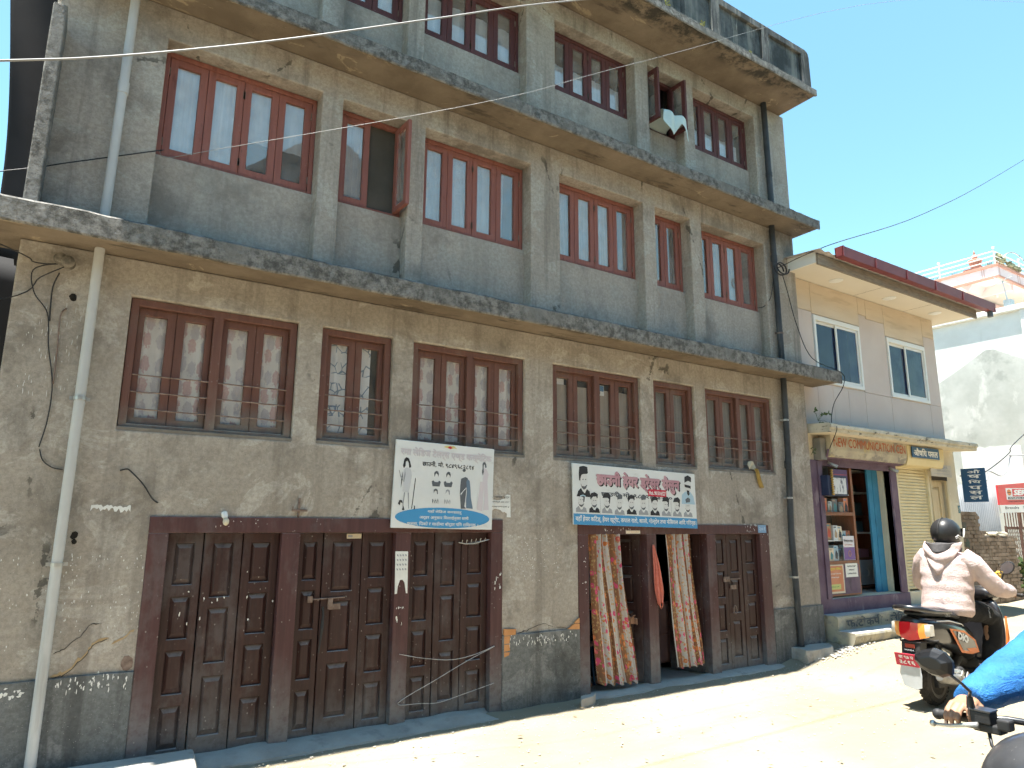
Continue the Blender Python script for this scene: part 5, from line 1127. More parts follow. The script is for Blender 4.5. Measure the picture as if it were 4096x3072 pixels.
# ------------------------------------------------------------------ concrete lumps along the foot of the wall
def rock(name, label, poly, z0, z1, m, cat, tilt=0, jit=.012, bev=.015):
    mb = MB(); n = len(poly); sub = []
    for i in range(n):
        a_, b_ = poly[i], poly[(i + 1) % n]
        for t in range(4): sub.append((a_[0] + (b_[0] - a_[0]) * t / 4 + rr.uniform(-jit, jit), a_[1] + (b_[1] - a_[1]) * t / 4 + rr.uniform(-jit, jit)))
    cx = sum(p[0] for p in sub) / len(sub); cy = sum(p[1] for p in sub) / len(sub)
    rings = [[(x, y, z0) for x, y in sub], [(x + rr.uniform(-jit, jit), y + rr.uniform(-jit, jit), (z0 + z1) / 2) for x, y in sub], [(cx + (x - cx) * .985, cy + (y - cy) * .96, z1 + tilt * (y - cy) + rr.uniform(-jit, jit) * .4) for x, y in sub]]
    mb.loft(rings); o_ = mb.build(name, m, None, bevel=bev); return tag(o_, label, cat)
rock('concrete_slab', 'pale concrete slab lying at the foot of the tailor doors, bottom left', [(-1.6, -.72), (1.0, -.70), (1.055, -.03), (-1.6, -.03)], -.05, .112, m_conc, 'slab')
ap = MB(); n = 60; rows = []
for i in range(n + 1):
    x = 1.06 + 2.48 * i / n; j = .02 * mn.noise((x * 4, 0, 0)) + .012 * mn.noise((x * 15, 0, 3)); fz = .045 + .015 * mn.noise((x * 3, 5, 0)); e_ = min(1, (3.54 - x) / .12, (x - 1.0) / .1)
    rows.append([(x, .05, -.05), (x, .05, fz), (x, -.03, fz * e_), (x, -.10 + j, fz * .9 * e_ + j * .3), (x, -.16 + j, fz * .45 * e_ + j * .6), (x, -.21 + j, .004), (x, -.23 + j, -.05)])
for r_ in rows: ap.v += r_
for i in range(n):
    for q in range(6): ap.f.append([i * 7 + q, i * 7 + q + 1, (i + 1) * 7 + q + 1, (i + 1) * 7 + q]); ap.mi.append(0)
o_ = ap.build('cement_apron', m_conc, None, smooth=True, angle=30); tag(o_, 'crumbling cement apron along the bottom of the tailor doors', 'apron')
ap = MB(); rows = []
for i in range(n + 1):
    x = 4.66 + 3.1 * i / n; j = .015 * mn.noise((x * 4, 9, 0)) + .01 * mn.noise((x * 15, 7, 3))
    rows.append([(x, .05, -.05), (x, .05, .03), (x, -.06 + j, .025 + j * .3), (x, -.12 + j, .008 + j * .4), (x, -.15 + j, -.05)])
for r_ in rows: ap.v += r_
for i in range(n):
    for q in range(4): ap.f.append([i * 5 + q, i * 5 + q + 1, (i + 1) * 5 + q + 1, (i + 1) * 5 + q]); ap.mi.append(0)
o_ = ap.build('cement_sill', m_conc, None, smooth=True, angle=30); tag(o_, 'low worn cement sill under the salon doors', 'sill')
rock('stone_block', 'grey stone block leaning at the salon door post', [(4.40, -.30), (4.62, -.235), (4.70, -.15), (4.50, -.17)], -.02, .075, m_conc, 'stone', jit=.006)
rock('stone_slab', 'broken stone slab under the black pipe at the house corner', [(8.0, -.26), (8.45, -.30), (8.72, -.12), (8.72, -.015), (8.02, -.02)], -.05, .195, m_conc, 'stone', jit=.02)
# gravel and rubble
pv = [(1, 0, 0), (-.9, .1, 0), (0, 1, .1), (.1, -1, 0), (0, 0, .8), (0, .1, -.7)]; pf = [(0, 2, 4), (2, 1, 4), (1, 3, 4), (3, 0, 4), (2, 0, 5), (1, 2, 5), (3, 1, 5), (0, 3, 5)]
def scatter(name, n, fn, m, smin, smax):
    mb = MB()
    for i in range(n):
        x, y = fn(); s_ = smin * (smax / smin) ** (rr.random() ** 2.2); a_ = rr.uniform(0, 6.28); ca, sa = math.cos(a_), math.sin(a_); q = [rr.uniform(.6, 1.3) for _ in range(6)]; z = zg(x) - .004
        mb.add([(x + s_ * q[k] * (ca * v[0] - sa * v[1]), y + s_ * q[k] * .8 * (sa * v[0] + ca * v[1]), z + s_ * .6 * (v[2] * q[k] + .4)) for k, v in enumerate(pv)], pf)
    o_ = mb.build(name, m, None, recalc=False); o_['kind'] = 'stuff'; return o_
m_grav = mat('gravel', (.24, .23, .21), (.46, .44, .40), 9, .95, .3, 60)
m_gravp = mat('gravel_pale', (.36, .32, .25), (.52, .47, .38), 9, .95, .3, 60)
scatter('road_grit', 1500, lambda: (rr.uniform(-.5, 12), -abs(rr.gauss(.15, 1.6)) - .15), m_gravp, .004, .016)
scatter('road_grit', 1300, lambda: (rr.uniform(0, 11), -rr.uniform(.1, 4.8)), m_grav, .004, .017)
scatter('wall_foot_grit', 700, lambda: (rr.uniform(1, 8), -abs(rr.gauss(.05, .2)) - .12), m_grav, .003, .013)
scatter('rubble', 420, lambda: (8.45 + rr.gauss(0, .25) + .2, -.34 + rr.gauss(0, .07)), m_grav, .008, .03)
lf = MB()
for i in range(160):
    x, y = rr.uniform(0, 11), -rr.uniform(.3, 4.2); s_ = rr.uniform(.012, .03); a_ = rr.uniform(0, 6.28); u = Vector((math.cos(a_), math.sin(a_), rr.uniform(-.2, .3))) * s_; w_ = Vector((-math.sin(a_), math.cos(a_), rr.uniform(-.2, .4))) * s_ * .5; c = Vector((x, y, zg(x) + .010))
    lf.add([c - u, c - w_, c + u * .9, c + w_], [(0, 1, 2, 3)])
o_ = lf.build('litter', mat('leaf_litter', (.16, .12, .07), (.34, .28, .17), 4, .9, 0), None, recalc=False, solid=.001); o_['kind'] = 'stuff'
# weeds
def sprig(label, c, n, r_, seed, m):
    q = random.Random(seed); st = MB(); lv = MB(); c = Vector(c)
    for i in range(n):
        t = c + Vector((q.uniform(-r_, r_), q.uniform(-r_, 0) * .8, q.uniform(-.3, 1.3) * r_)); st.tube([c, (c + t) / 2 + Vector((0, 0, r_ * .2)), t], .002, 5)
        for k in range(3):
            d = Vector((q.uniform(-1, 1), q.uniform(-1, .3), q.uniform(-.6, .8))).normalized() * q.uniform(.35, .6) * r_; s_ = d.cross(Vector((q.uniform(-1, 1), 1, .3))).normalized() * d.length * .33
            lv.add([t, t + d * .45 + s_, t + d, t + d * .45 - s_], [(0, 1, 2, 3)])
    rt = empty('weed', c, label, 'plant'); st.build('stem', m, rt); lv.build('leaf', m, rt, recalc=False); return rt
m_leaf = mat('weed_leaf', (.055, .085, .03), (.09, .13, .045), 20, .7, 0)
m_grass = mat('dry_weed', (.20, .22, .06), (.30, .30, .10), 20, .8, 0)
sprig('leafy weed growing from the canopy joint beside grey building', (8.83, -.12, 3.14), 7, .12, 1, m_leaf)
sprig('small green weed on the cream wall below the canopy', (8.80, -.02, 2.70), 6, .055, 2, m_leaf)
sprig('yellow-green weed tuft on the roof ledge, left', (5.63, -.60, 7.97), 8, .045, 3, m_grass); sprig('yellow-green weed tuft on the roof ledge, middle', (6.25, -.60, 7.97), 9, .05, 4, m_grass); sprig('yellow-green weed tuft on the roof ledge, right', (7.22, -.60, 7.97), 6, .035, 5, m_grass)
# ------------------------------------------------------------------ black sheeting on the gap at the left
m_tarp = mat('black_tarpaulin', (.004, .0045, .006), (.007, .0075, .010), 2, .8, .1, 5, .01)
tp_ = empty('black_tarpaulin', (-.7, .5, 0), 'black tarpaulin covering the gap left of the grey building', 'tarpaulin')
t1_ = MB(); t1_.sheet(14, 30, lambda u, v: ((-.62 - .20 * sstep(.2, 1, v) - .06 * v) * (1 - u) + (-.38) * u, .75 + .02 * math.sin(v * 9 + u * 4), 3.7 + 3.6 * v)); t1_.build('sheet', m_tarp, tp_, smooth='all', recalc=False, solid=.006)
t1_ = MB(); t1_.sheet(30, 20, lambda u, v: (-3.2 + 2.85 * u, .75 + .03 * math.sin(u * 17 + v * 3), -.1 + 3.85 * v)); t1_.build('sheet', m_tarp, tp_, smooth='all', recalc=False, solid=.006)
# ------------------------------------------------------------------ white building with the ghost of a gable
m_whiteb = mat('white_limewash', (.70, .70, .67), (.80, .80, .77), 1.5, .9, .1, 30, layers=[((.56, .57, .54), (2, 2, .5), 1.2, .58, .72, .5)])
m_ghost = mat('grey_gable_render', (.40, .41, .375), (.56, .565, .53), .9, .95, .2, 30, layers=[((.30, .31, .28), (1, 1, 1), 1.8, .54, .68, .6), ((.66, .66, .62), (1, 1.5, .8), 1.2, .56, .66, .7)])
wb = empty('white_building', (18.6, 3, .3), 'white building side wall with a grey gable-shaped render patch', 'building')
XW = 18.5
MB().box(XW, 24, .25, 9, 0, 6.70).build('wall', m_whiteb, wb)
MB().box(XW - .09, 19.0, .16, 9, 6.70, 6.84).build('coping', m_whiteb, wb, bevel=.02)
MB().prism([(4.2, .3), (4.2, 4.45), (2.67, 5.27), (2.35, 5.44), (1.55, 5.90), (1.35, 5.885), (.78, 5.54), (.252, 5.22), (.252, .3)], 'x', XW - .012, XW + .01).build('gable_render', m_ghost, wb)
MB().box(XW - .05, XW + .01, .56, .72, 5.75, 6.70).build('pilaster', m_whiteb, wb, bevel=.01); MB().box(XW - .07, XW + .01, .5, .75, 5.55, 5.745).build('corbel', m_whiteb, wb, bevel=.01)
P = [(2.35, 2.45), (2.35, 3.58)] + [(2.35 - 1.27 * i / 12, 3.56 + .06 * mn.noise((i * .9, 0, 0))) for i in range(1, 12)] + [(1.08, 3.55), (1.08, 2.45)]
MB().prism(P, 'x', XW - .02, XW - .0125).build('white_patch', m_whiteb, wb)
# ------------------------------------------------------------------ pink house with roof garden
m_pk = mat('pink_paint', (.66, .46, .42), (.70, .50, .46), 2, .8, 0); m_pkl = mat('pale_pink_paint', (.70, .56, .56), (.74, .61, .61), 2, .8, 0); m_pkt = mat('terracotta_trim', (.46, .23, .17), (.50, .26, .20), 2, .8, 0); m_pks = mat('cream_soffit', (.66, .60, .50), (.70, .64, .54), 2, .8, 0)
ph = empty('pink_house', (22, 4, .3), 'pink house with wide balcony roof, railing and roof plants', 'house')
xp, yp = 20.3, 1.72
MB().box(xp + 1.0, 27, yp + 1.1, 9, .0, 8.2).build('wall', m_pk, ph); MB().box(xp + .95, xp + 1.12, yp + 1.05, yp + 1.22, 6, 8.2).build('pilaster', m_pkl, ph)
MB().box(xp + .03, 27, yp + .03, 9, 8.235, 8.26).build('soffit', m_pks, ph)
MB().box(xp, 27, yp, 9, 8.262, 8.50).build('roof_slab', m_pkl, ph)
for a in ((xp - .03, 27, yp - .03, yp + .12, 8.50, 8.58), (xp - .03, xp + .12, yp + .121, 9, 8.50, 8.58), (xp - .02, 27, yp - .02, yp + .05, 8.19, 8.26), (xp - .02, xp + .05, yp + .051, 9, 8.19, 8.26)): MB().box(*a).build('trim', m_pkt, ph, bevel=.01)
for y_ in (yp + .32, yp + .37, yp + 1.42, yp + 1.52, yp + 2.6): MB().box(xp - .004, xp + .0, y_, y_ + .012, 8.27, 8.50).build('groove', m_pkt, ph)
for x_ in (xp + .1, xp + 1.2, xp + 1.32): MB().box(x_, x_ + .015, yp - .004, yp, 8.27, 8.50).build('groove', m_pkt, ph)
for y_ in (yp + .62, yp + 2.0): MB().prism([(y_, 8.235), (y_ + .16, 8.02), (y_ + .36, 8.235)], 'x', xp + .04, xp + 1.0).build('bracket', m_pk, ph)
MB().prism([(xp + .75, 8.235), (xp + .80, 8.0), (xp + .92, 8.0), (xp + .96, 8.235)], 'y', yp + .04, yp + 1.1).build('bracket', m_pk, ph)
MB().sphere((xp + 1.35, yp + .6, 8.12), (.06, .06, .08), 10, 7).build('lamp', m_pks, ph, smooth='all')
rl = empty('roof_railing', (20.4, 2, 8.58), 'white pipe railing around the pink roof', 'railing')
for z_ in (8.70, 8.83, 8.96): MB().tube([(xp + .06, 7, z_), (xp + .06, yp + .06, z_), (26, yp + .06, z_)], .016, 8).build('rail', m_alu, rl)
for p_ in ((xp + .06, yp + .06), (xp + .06, yp + 1.45), (xp + .06, yp + 2.85), (xp + .06, yp + 4.2), (xp + 1.6, yp + .06), (xp + 3.2, yp + .06)):
    q = MB(); q.tube([(*p_, 8.58), (*p_, 9.0)], .022, 8); q.sphere((*p_, 9.05), .035, 10, 6); q.build('post', m_alu, rl, smooth=True)
o_ = MB().lathe([(.10, 0), (.13, .02), (.12, .05), (.16, .22), (.18, .24), (.17, .27), (.05, .28), (.05, .33), (.08, .36), (.02, .44), (.03, .47), (.005, .55)], (xp + .3, yp + .62, 8.66), n=18).build('roof_urn', m_pkt, None, smooth=True, angle=50); tag(o_, 'terracotta urn with finial behind the roof railing', 'urn')
o_ = MB().box(xp + .08, xp + .5, yp + .40, yp + .86, 8.58, 8.66).build('urn_plinth', m_pkt, None, bevel=.01); tag(o_, 'low terracotta plinth under the roof urn', 'plinth')
gl2 = random.Random(9)
for k_, (yy, n_, lab) in enumerate([(yp + .28, 22, 'spiky roof plant next to the railing corner'), (yp + 1.18, 16, 'spiky roof plant between urn and second railing post'), (yp + 1.62, 12, 'small spiky roof plant by the second railing post'), (yp + 2.3, 10, 'small spiky roof plant farthest left on the pink roof')]):
    q = MB()
    for i in range(n_):
        y_ = yy + gl2.gauss(0, .07); x_ = xp + .2 + gl2.uniform(-.05, .1); hh = gl2.uniform(.08, .24); d_ = gl2.uniform(-.06, .06); q.add([(x_ - .008, y_ - .012, 8.56), (x_ + .008, y_ + .012, 8.56), (x_ + d_, y_ + d_ * 1.4, 8.56 + hh)], [(0, 1, 2)])
    o_ = q.build('roof_plant', mat('roof_plant_green_%d' % k_, (.10, .15, .08), (.17, .22, .12), 10, .7, 0), None, recalc=False, solid=.004); tag(o_, lab, 'plant')
q = MB()
for i in range(46):
    t = gl2.random(); x_ = xp + .15 + 1.2 * t; z_ = 8.62 + .35 * (1 - t) * gl2.random() + .08; q.add([(x_, yp + .1, z_), (x_ + .12, yp + .05 + gl2.uniform(-.08, .08), z_ + gl2.uniform(-.10, .10)), (x_ + .2, yp + gl2.uniform(-.1, .1), z_ - .05), (x_ + .1, yp + .12, z_ - .06)], [(0, 1, 2, 3)])
o_ = q.build('trailing_plant', mat('trailing_leaf', (.16, .19, .12), (.34, .32, .20), 6, .7, 0), None, recalc=False, solid=.003); tag(o_, 'trailing dusty plant over the right side of the pink roof', 'plant')
wire('curved_branch', 'bare curved stem arching over the right railing of pink roof', [(xp + .55, yp + .06, 8.85), (xp + .75, yp, 9.02), (xp + 1.05, yp - .05, 9.10), (xp + 1.35, yp - .1, 9.0), (xp + 1.5, yp - .12, 8.86)], .018, m_metal, cat='branch')
an = MB(); an.tube([(18.58, .95, 6.84), (18.58, 1.02, 7.52)], .016, 8); an.tube([(18.58, 1.28, 7.44), (18.58, .80, 7.60)], .012, 6); an.tube([(18.3, 1.08, 7.58), (18.85, .95, 7.46)], .012, 6); an.box(18.5, 18.68, .87, 1.03, 6.84, 7.02)
o_ = an.build('antenna_mast', m_metal, None); tag(o_, 'thin antenna mast with crossed arms on the white coping', 'antenna')
# ------------------------------------------------------------------ brick wall
bw = empty('brick_wall', (14.3, .3, .3), 'low rough brown brick wall with broken stepped top', 'wall')
m_bricks = mat('brick_dusty', (.165, .120, .085), (.255, .195, .145), 5, .95, .6, 50, layers=[((.32, .27, .21), (1, 1, 1), 3, .56, .68, .6), ((.10, .075, .06), (1, 1, 1), 2.4, .56, .7, .6)])
m_mort = mat('mud_mortar', (.15, .12, .09), (.21, .17, .13), 8, .95, .6, 60)
cz = lambda x: 1.97 if x < 14.22 else (1.62 if x < 14.42 else 1.56)
MB().prism([(13.10, .1), (15.60, .1), (15.60, 1.53), (14.42, 1.53), (14.22, 1.60), (14.22, 1.94), (13.10, 1.94)], 'y', .325, .50).build('mortar', m_mort, bw)
bl_, bh_ = .205, .058; protos = []
for k_ in range(5):
    q = MB(); L_ = bl_ * (1, .97, 1.02, .94, .99)[k_]; d_ = (.0, .006, .003, .010, .004)[k_]
    v = [(x + rr.uniform(-.004, .004), y, z + rr.uniform(-.003, .003)) for z in (0, bh_) for y in (0, .09) for x in (0, L_ - .010)]; q.add(v, [(0, 2, 3, 1), (4, 5, 7, 6), (0, 1, 5, 4), (2, 6, 7, 3), (0, 4, 6, 2), (1, 3, 7, 5)])
    o_ = q.build('brick', m_bricks, bw); protos.append((o_, WL[o_.name].copy()))
used = [False] * 5; row = 0; z = .30
while z < 1.95:
    x = 13.12 + (.1 if row % 2 else 0)
    while x < 15.50:
        if z + bh_ < cz(x + .12) + rr.uniform(-.015, .02):
            k_ = rr.randrange(5); o_, w0 = protos[k_]; tgt = Vector((x + bl_ / 2, .300 + rr.uniform(0, .014) + .045, z + bh_ / 2))
            if not used[k_]: used[k_] = True; o_.location = tgt - WL[bw.name]; WL[o_.name] = tgt
            else:
                c = o_.copy(); col.objects.link(c); c.location = tgt - WL[bw.name]
        x += bl_
    z += bh_ + .009; row += 1
rock('rubble_cap', 'pale rubble lying on top of the lower brick wall', [(14.55, .31), (15.35, .31), (15.38, .48), (14.6, .48)], 1.545, 1.60, mat('rubble_pale', (.5, .46, .36), (.62, .57, .45), 6, .95, .6, 40, .02), 'rubble', jit=.03)
lettering('पी', 13.62, .98, .22, flat('wall_green_paint', (.045, .075, .055), .9), bw, y=.299, height=.27, bold=.02); lettering('न', 13.50, 1.62, .2, flat('wall_green_paint_b', (.10, .095, .075), .9), bw, y=.299, height=.16, bold=.015); lettering('मे', 13.55, 1.32, .2, flat('wall_green_paint_c', (.07, .09, .07), .9), bw, y=.299, height=.17, bold=.015)
# ------------------------------------------------------------------ corrugated sheet fence
m_cor = mat('corrugated_steel', (.17, .185, .20), (.23, .245, .26), 1.2, .55, .1, 30, metal=.1, layers=[((.30, .28, .25), (9, 9, .6), 1.2, .6, .72, .4)])
cf_ = empty('corrugated_fence', (14.6, .62, .3), 'corrugated steel sheet fence behind the brick wall', 'fence')
for k_, (x0, x1, z0, z1) in enumerate(((13.2, 14.35, .3, 2.43), (14.3, 15.85, .3, 2.50))):
    q = MB(); n = int((x1 - x0) / .0125); q.sheet(n, 2, lambda u, v: (x0 + (x1 - x0) * u, .60 + .02 * k_ + .012 * math.sin((x1 - x0) * u / .076 * 6.283), z0 + (z1 + .03 * (u - .5) - z0) * v)); q.build('sheet', m_cor, cf_, smooth='all', recalc=False, solid=.002)
MB().box(13.2, 15.85, .66, .70, 2.3, 2.35).build('rail', m_iron, cf_)
# ------------------------------------------------------------------ red billboard
rs = MB().prism([(15.60, 2.125), (18.2, 2.20), (18.2, 2.70), (15.60, 2.515)], 'y', .50, .53).build('billboard', flat('billboard_red', (.62, .045, .05), .45), None); tag(rs, 'red lubricant billboard with white strip at the right edge', 'billboard')
MB().prism([(15.64, 1.975), (18.2, 2.04), (18.2, 2.199), (15.60, 2.124)], 'y', .50, .53).build('strip', flat('billboard_white', (.74, .74, .72), .5), rs)
fb = ((15.60, .50, 2.125), Vector((1, 0, .03)).normalized(), (0, 0, 1))
def onb(P, m, lift): 
    o0, u0, w0 = Vector(fb[0]), Vector(fb[1]), Vector(fb[2]); q = MB(); q.add([o0 + u0 * a_ + w0 * b_ + Vector((0, -lift, 0)) for a_, b_ in P], [tuple(range(len(P)))]); return q.build('print', m, rs, recalc=False)
onb([(.34, .10), (1.9, .10), (1.9, .33), (.34, .33)], flat('billboard_panel', (.72, .72, .72), .5), .0015); onb([(.62, .165), (1.88, .165), (1.88, .315), (.62, .315)], flat('billboard_red2', (.60, .04, .05), .5), .003); onb([(.40, .11), (1.88, .11), (1.88, .155), (.40, .155)], m_black, .003)
onb(ell(.48, .245, .095, .062, 20), flat('billboard_orange', (.62, .20, .05), .5), .003); onb([(.39, .238), (.57, .238), (.57, .252), (.39, .252)], m_black, .0045)
lettering('SERVO', .66, .185, 1.1, m_white, rs, height=.115, frame=fb, bold=.012, lift=.0045, shear=.2); lettering('WORLD-CLASS', .43, .117, 1.0, m_white, rs, height=.03, frame=fb, bold=.006, lift=.0045); lettering('THE GENUINE CHOICE', .40, .055, 1.1, m_black, rs, height=.022, frame=fb, lift=.003)
lettering('Birendra', .22, -.085, .62, m_dgrey, rs, height=.055, frame=((15.60, .50, 2.125), fb[1], fb[2]), bold=.003, lift=.002); lettering('C', 1.02, -.08, .09, m_dgrey, rs, height=.05, frame=fb, bold=.003, lift=.002)
# ------------------------------------------------------------------ gate with wire mesh
gt_ = empty('mesh_gate', (16.8, .7, .3), 'rusty iron gate with diamond wire mesh and spiked top', 'gate')
m_rustg = mat('gate_rust', (.10, .055, .045), (.16, .09, .07), 10, .8, .3, 50)
q = MB(); q.box(16.22, 16.27, .69, .72, .3, 1.72); q.box(17.6, 17.65, .69, .72, .3, 2.2); q.box(16.27, 17.6, .69, .72, 1.66, 1.71); q.box(16.27, 17.6, .69, .72, .95, .99); q.box(16.27, 17.6, .69, .72, .32, .37); q.build('frame', m_rustg, gt_)
MB().box(16.72, 16.77, .62, .66, .3, 2.25).build('post', m_rustg, gt_)
for i in range(11): MB().tube([(16.25 + .125 * i, .70, 1.71), (16.25 + .125 * i, .70, 2.04 - .003 * i)], .010, 5).build('spike', m_rustg, gt_)
MB().tube([(16.2, .705, 2.02), (17.65, .705, 1.98)], .01, 6).build('top_rail', m_rustg, gt_)
q = MB(); 
for i in range(-14, 30):
    for s_ in (1, -1):
        a_ = Vector((16.27 + .075 * i, 0, .35)); b_ = a_ + Vector((s_ * .66, 0, 1.32)); 
        t0 = max(0, min(1, (16.27 - a_.x) / (b_.x - a_.x))) if s_ > 0 else max(0, min(1, (17.6 - a_.x) / (b_.x - a_.x))); t1 = max(0, min(1, (17.6 - a_.x) / (b_.x - a_.x))) if s_ > 0 else max(0, min(1, (16.27 - a_.x) / (b_.x - a_.x)))
        if t1 - t0 < .02: continue
        p0 = a_.lerp(b_, t0); p1 = a_.lerp(b_, t1); q.tube([(p0.x, .705, p0.z), (p1.x, .705, p1.z)], .0055, 4)
o_ = q.build('wire_mesh', m_iron, gt_); o_['kind'] = 'stuff'
sprig('green bush at the foot of the mesh gate', (16.55, .85, .55), 60, .34, 12, m_leaf)
wire('street_cable', 'grey cable sagging in front of the white building, lower', [(12.9, -.05, 2.55), (14.0, .2, 2.6), (14.65, .2, 2.77), (15.55, .2, 3.12), (16.05, .2, 3.42), (20, .2, 5)], .010, m_wire); wire('street_cable', 'looped grey cable in front of the white building, upper', [(14.0, .35, 2.45), (14.45, .2, 2.55), (14.6, .2, 2.72), (15.1, .2, 2.66), (15.45, .2, 2.85), (15.6, .2, 3.05), (16.0, .2, 3.10), (20, .2, 3.4)], .012, m_grey)
# ------------------------------------------------------------------ scooter and its rider
def organic(name, mb, mats, parent, voxel=.012, smooth=4, disp=0, dscale=.1):
    o_ = mb.build(name, mats, parent, smooth='all')
    r_ = o_.modifiers.new('r', 'REMESH'); r_.mode = 'VOXEL'; r_.voxel_size = voxel; r_.use_smooth_shade = True
    s_ = o_.modifiers.new('s', 'SMOOTH'); s_.factor = .5; s_.iterations = smooth
    if disp:
        t = bpy.data.textures.new(name + '_folds', 'CLOUDS'); t.noise_scale = dscale; t.noise_depth = 1
        d_ = o_.modifiers.new('d', 'DISPLACE'); d_.texture = t; d_.strength = disp; d_.mid_level = .5; d_.texture_coords = 'GLOBAL'
    return o_
def rings(path, n=18, p=2.0):
    """path of (centre, half-y, half-across) -> rings square to the path"""
    P = [Vector(q[0]) for q in path]; out = []
    for i, (c, ry, rz) in enumerate(path):
        d = (P[min(i + 1, len(P) - 1)] - P[max(i - 1, 0)]).normalized()
        a = Vector((0, 1, 0)); a = (a - d * a.dot(d)).normalized(); b = d.cross(a)
        rg_ = []
        for k in range(n):
            t = 6.28318 * k / n; ct, st = math.cos(t), math.sin(t)
            rg_.append(P[i] + a * ry * math.copysign(abs(ct) ** (2 / p), ct) + b * rz * math.copysign(abs(st) ** (2 / p), st))
        out.append(rg_)
    return out
SM = Matrix.Translation((7.43, -2.02, zg(7.43))) @ Matrix.Scale(1.04, 4)
def S_(): return MB(SM)
m_gloss = mat('scooter_black', (.010, .010, .012), (.014, .014, .016), 3, .28, 0, coat=.7, spec=.5)
m_blkp = mat('plastic_black', (.022, .022, .023), (.035, .034, .034), 12, .6, .15, 80)
m_tyre = mat('tyre_rubber', (.020, .019, .018), (.055, .048, .04), 9, .85, .4, 70)
m_rim = mat('rim_dusty', (.055, .05, .045), (.10, .09, .08), 8, .6, .1, metal=.4)
m_orange = flat('decal_orange', (.62, .16, .035), .4); m_rlight = flat('lens_red', (.50, .012, .02), .12, spec=.6); m_clear = flat('lens_clear', (.62, .60, .54), .12, spec=.6)
m_amber = NG('lens_amber_lit'); m_amber.b.inputs['Emission Color'].default_value = (1, .42, .06, 1); m_amber.b.inputs['Emission Strength'].default_value = .12; m_amber = m_amber.done((.62, .22, .04), .15)
m_muf = mat('muffler_dull', (.20, .195, .185), (.30, .29, .275), 12, .5, .1, 50, metal=.6)
scoot = empty('scooter', SM @ Vector((.5, 0, 0)), 'black scooter with orange side decals ridden away up the road', 'scooter')
# wheels
def wheel(cx, cz, r_, wd, parent):
    t_ = S_(); prof = []
    for k in range(13):
        a_ = math.pi * k / 12; prof.append((r_ - .062 + .062 * math.sin(a_), -wd * math.cos(a_)))
    t_.lathe([(r_ - .066, -wd * .8)] + prof + [(r_ - .066, wd * .8)], (cx, 0, cz), axis=(0, 1, 0), n=44)
    W = t_.build('wheel', m_tyre, parent, smooth=True)
    q = S_()
    for i in range(30):
        a_ = 6.283 * i / 30
        for j, yy in enumerate((-.038, -.013, .013, .038)):
            b_ = a_ + (.105 if j % 2 else 0); rr_ = r_ - .062 + .062 * math.sqrt(max(0, 1 - (yy / wd) ** 2)); c = Vector((cx + rr_ * math.cos(b_), yy, cz + rr_ * math.sin(b_))); tn = Vector((-math.sin(b_), 0, math.cos(b_))); rd = Vector((math.cos(b_), 0, math.sin(b_)))
            q.obox(c, tn * .013, Vector((0, .0095, 0)), rd * .006)
    q.build('tread', m_tyre, W)
    q = S_(); q.lathe([(.02, -.05), (.045, -.055), (.05, -.03), (.11, -.022), (.125, -.045), (r_ - .064, -.05), (r_ - .064, .05), (.12, .045), (.05, .03), (.02, .05)], (cx, 0, cz), axis=(0, 1, 0), n=32); q.build('rim', m_rim, W, smooth=True)
    q = S_()
    for i in range(5):
        a_ = 6.283 * i / 5; q.lathe([(.016, 0), (.016, .004)], (cx + .09 * math.cos(a_), -.030, cz + .09 * math.sin(a_)), axis=(0, -1, 0), n=10)
    q.build('rim_hole', m_dark, W)
    return W
wheel(0, .215, .215, .052, scoot); wheel(1.25, .215, .215, .05, scoot)
# rear cowl, seat, grab rail
def sect(x, hw, z0, z1, p=2.6, n=20):
    return [(x, hw * math.copysign(abs(math.cos(6.283 * k / n)) ** (2 / p), math.cos(6.283 * k / n)), (z0 + z1) / 2 + (z1 - z0) / 2 * math.copysign(abs(math.sin(6.283 * k / n)) ** (2 / p), math.sin(6.283 * k / n))) for k in range(n)]
q = S_(); q.loft([sect(*a) for a in ((-.32, .06, .665, .80), (-.29, .125, .60, .815), (-.2, .158, .565, .82), (-.05, .172, .53, .815), (.12, .178, .49, .80), (.3, .175, .45, .77), (.47, .165, .39, .74), (.60, .14, .34, .68), (.68, .11, .32, .60))]); body = q.build('body', m_gloss, scoot, smooth='all', subsurf=1)
q = S_(); q.loft([sect(*a) for a in ((-.27, .07, .815, .845), (-.2, .115, .80, .87), (-.05, .14, .795, .875), (.12, .15, .775, .86), (.25, .15, .76, .825), (.45, .145, .735, .80), (.62, .115, .70, .77), (.70, .08, .68, .74))]); seat = q.build('seat', mat('seat_vinyl', (.018, .018, .02), (.03, .03, .032), 40, .42, .3, 160), scoot, smooth='all', subsurf=1)
lettering('DIO', 0, 0, .10, flat('seat_lettering', (.45, .45, .44), .5), seat, frame=(SM @ Vector((.03, -.150, .800)), Vector((1, 0, -.08)), Vector((0, .28, 1)).normalized()), height=.03, bold=.006, lift=.012)
q = S_(); q.tube([(.12, -.165, .835), (-.15, -.158, .855), (-.32, -.12, .885), (-.385, -.04, .895), (-.385, .04, .895), (-.32, .12, .885), (-.15, .158, .855), (.12, .165, .835)], [.014, .022, .026, .026, .026, .026, .022, .014], 10); q.box(-.36, -.22, -.10, .10, .868, .888); q.build('grab_rail', m_gloss, scoot, smooth=True)
q = S_(); q.box(-.398, -.39, -.012, .012, .887, .905); q.build('badge', m_metal, scoot)
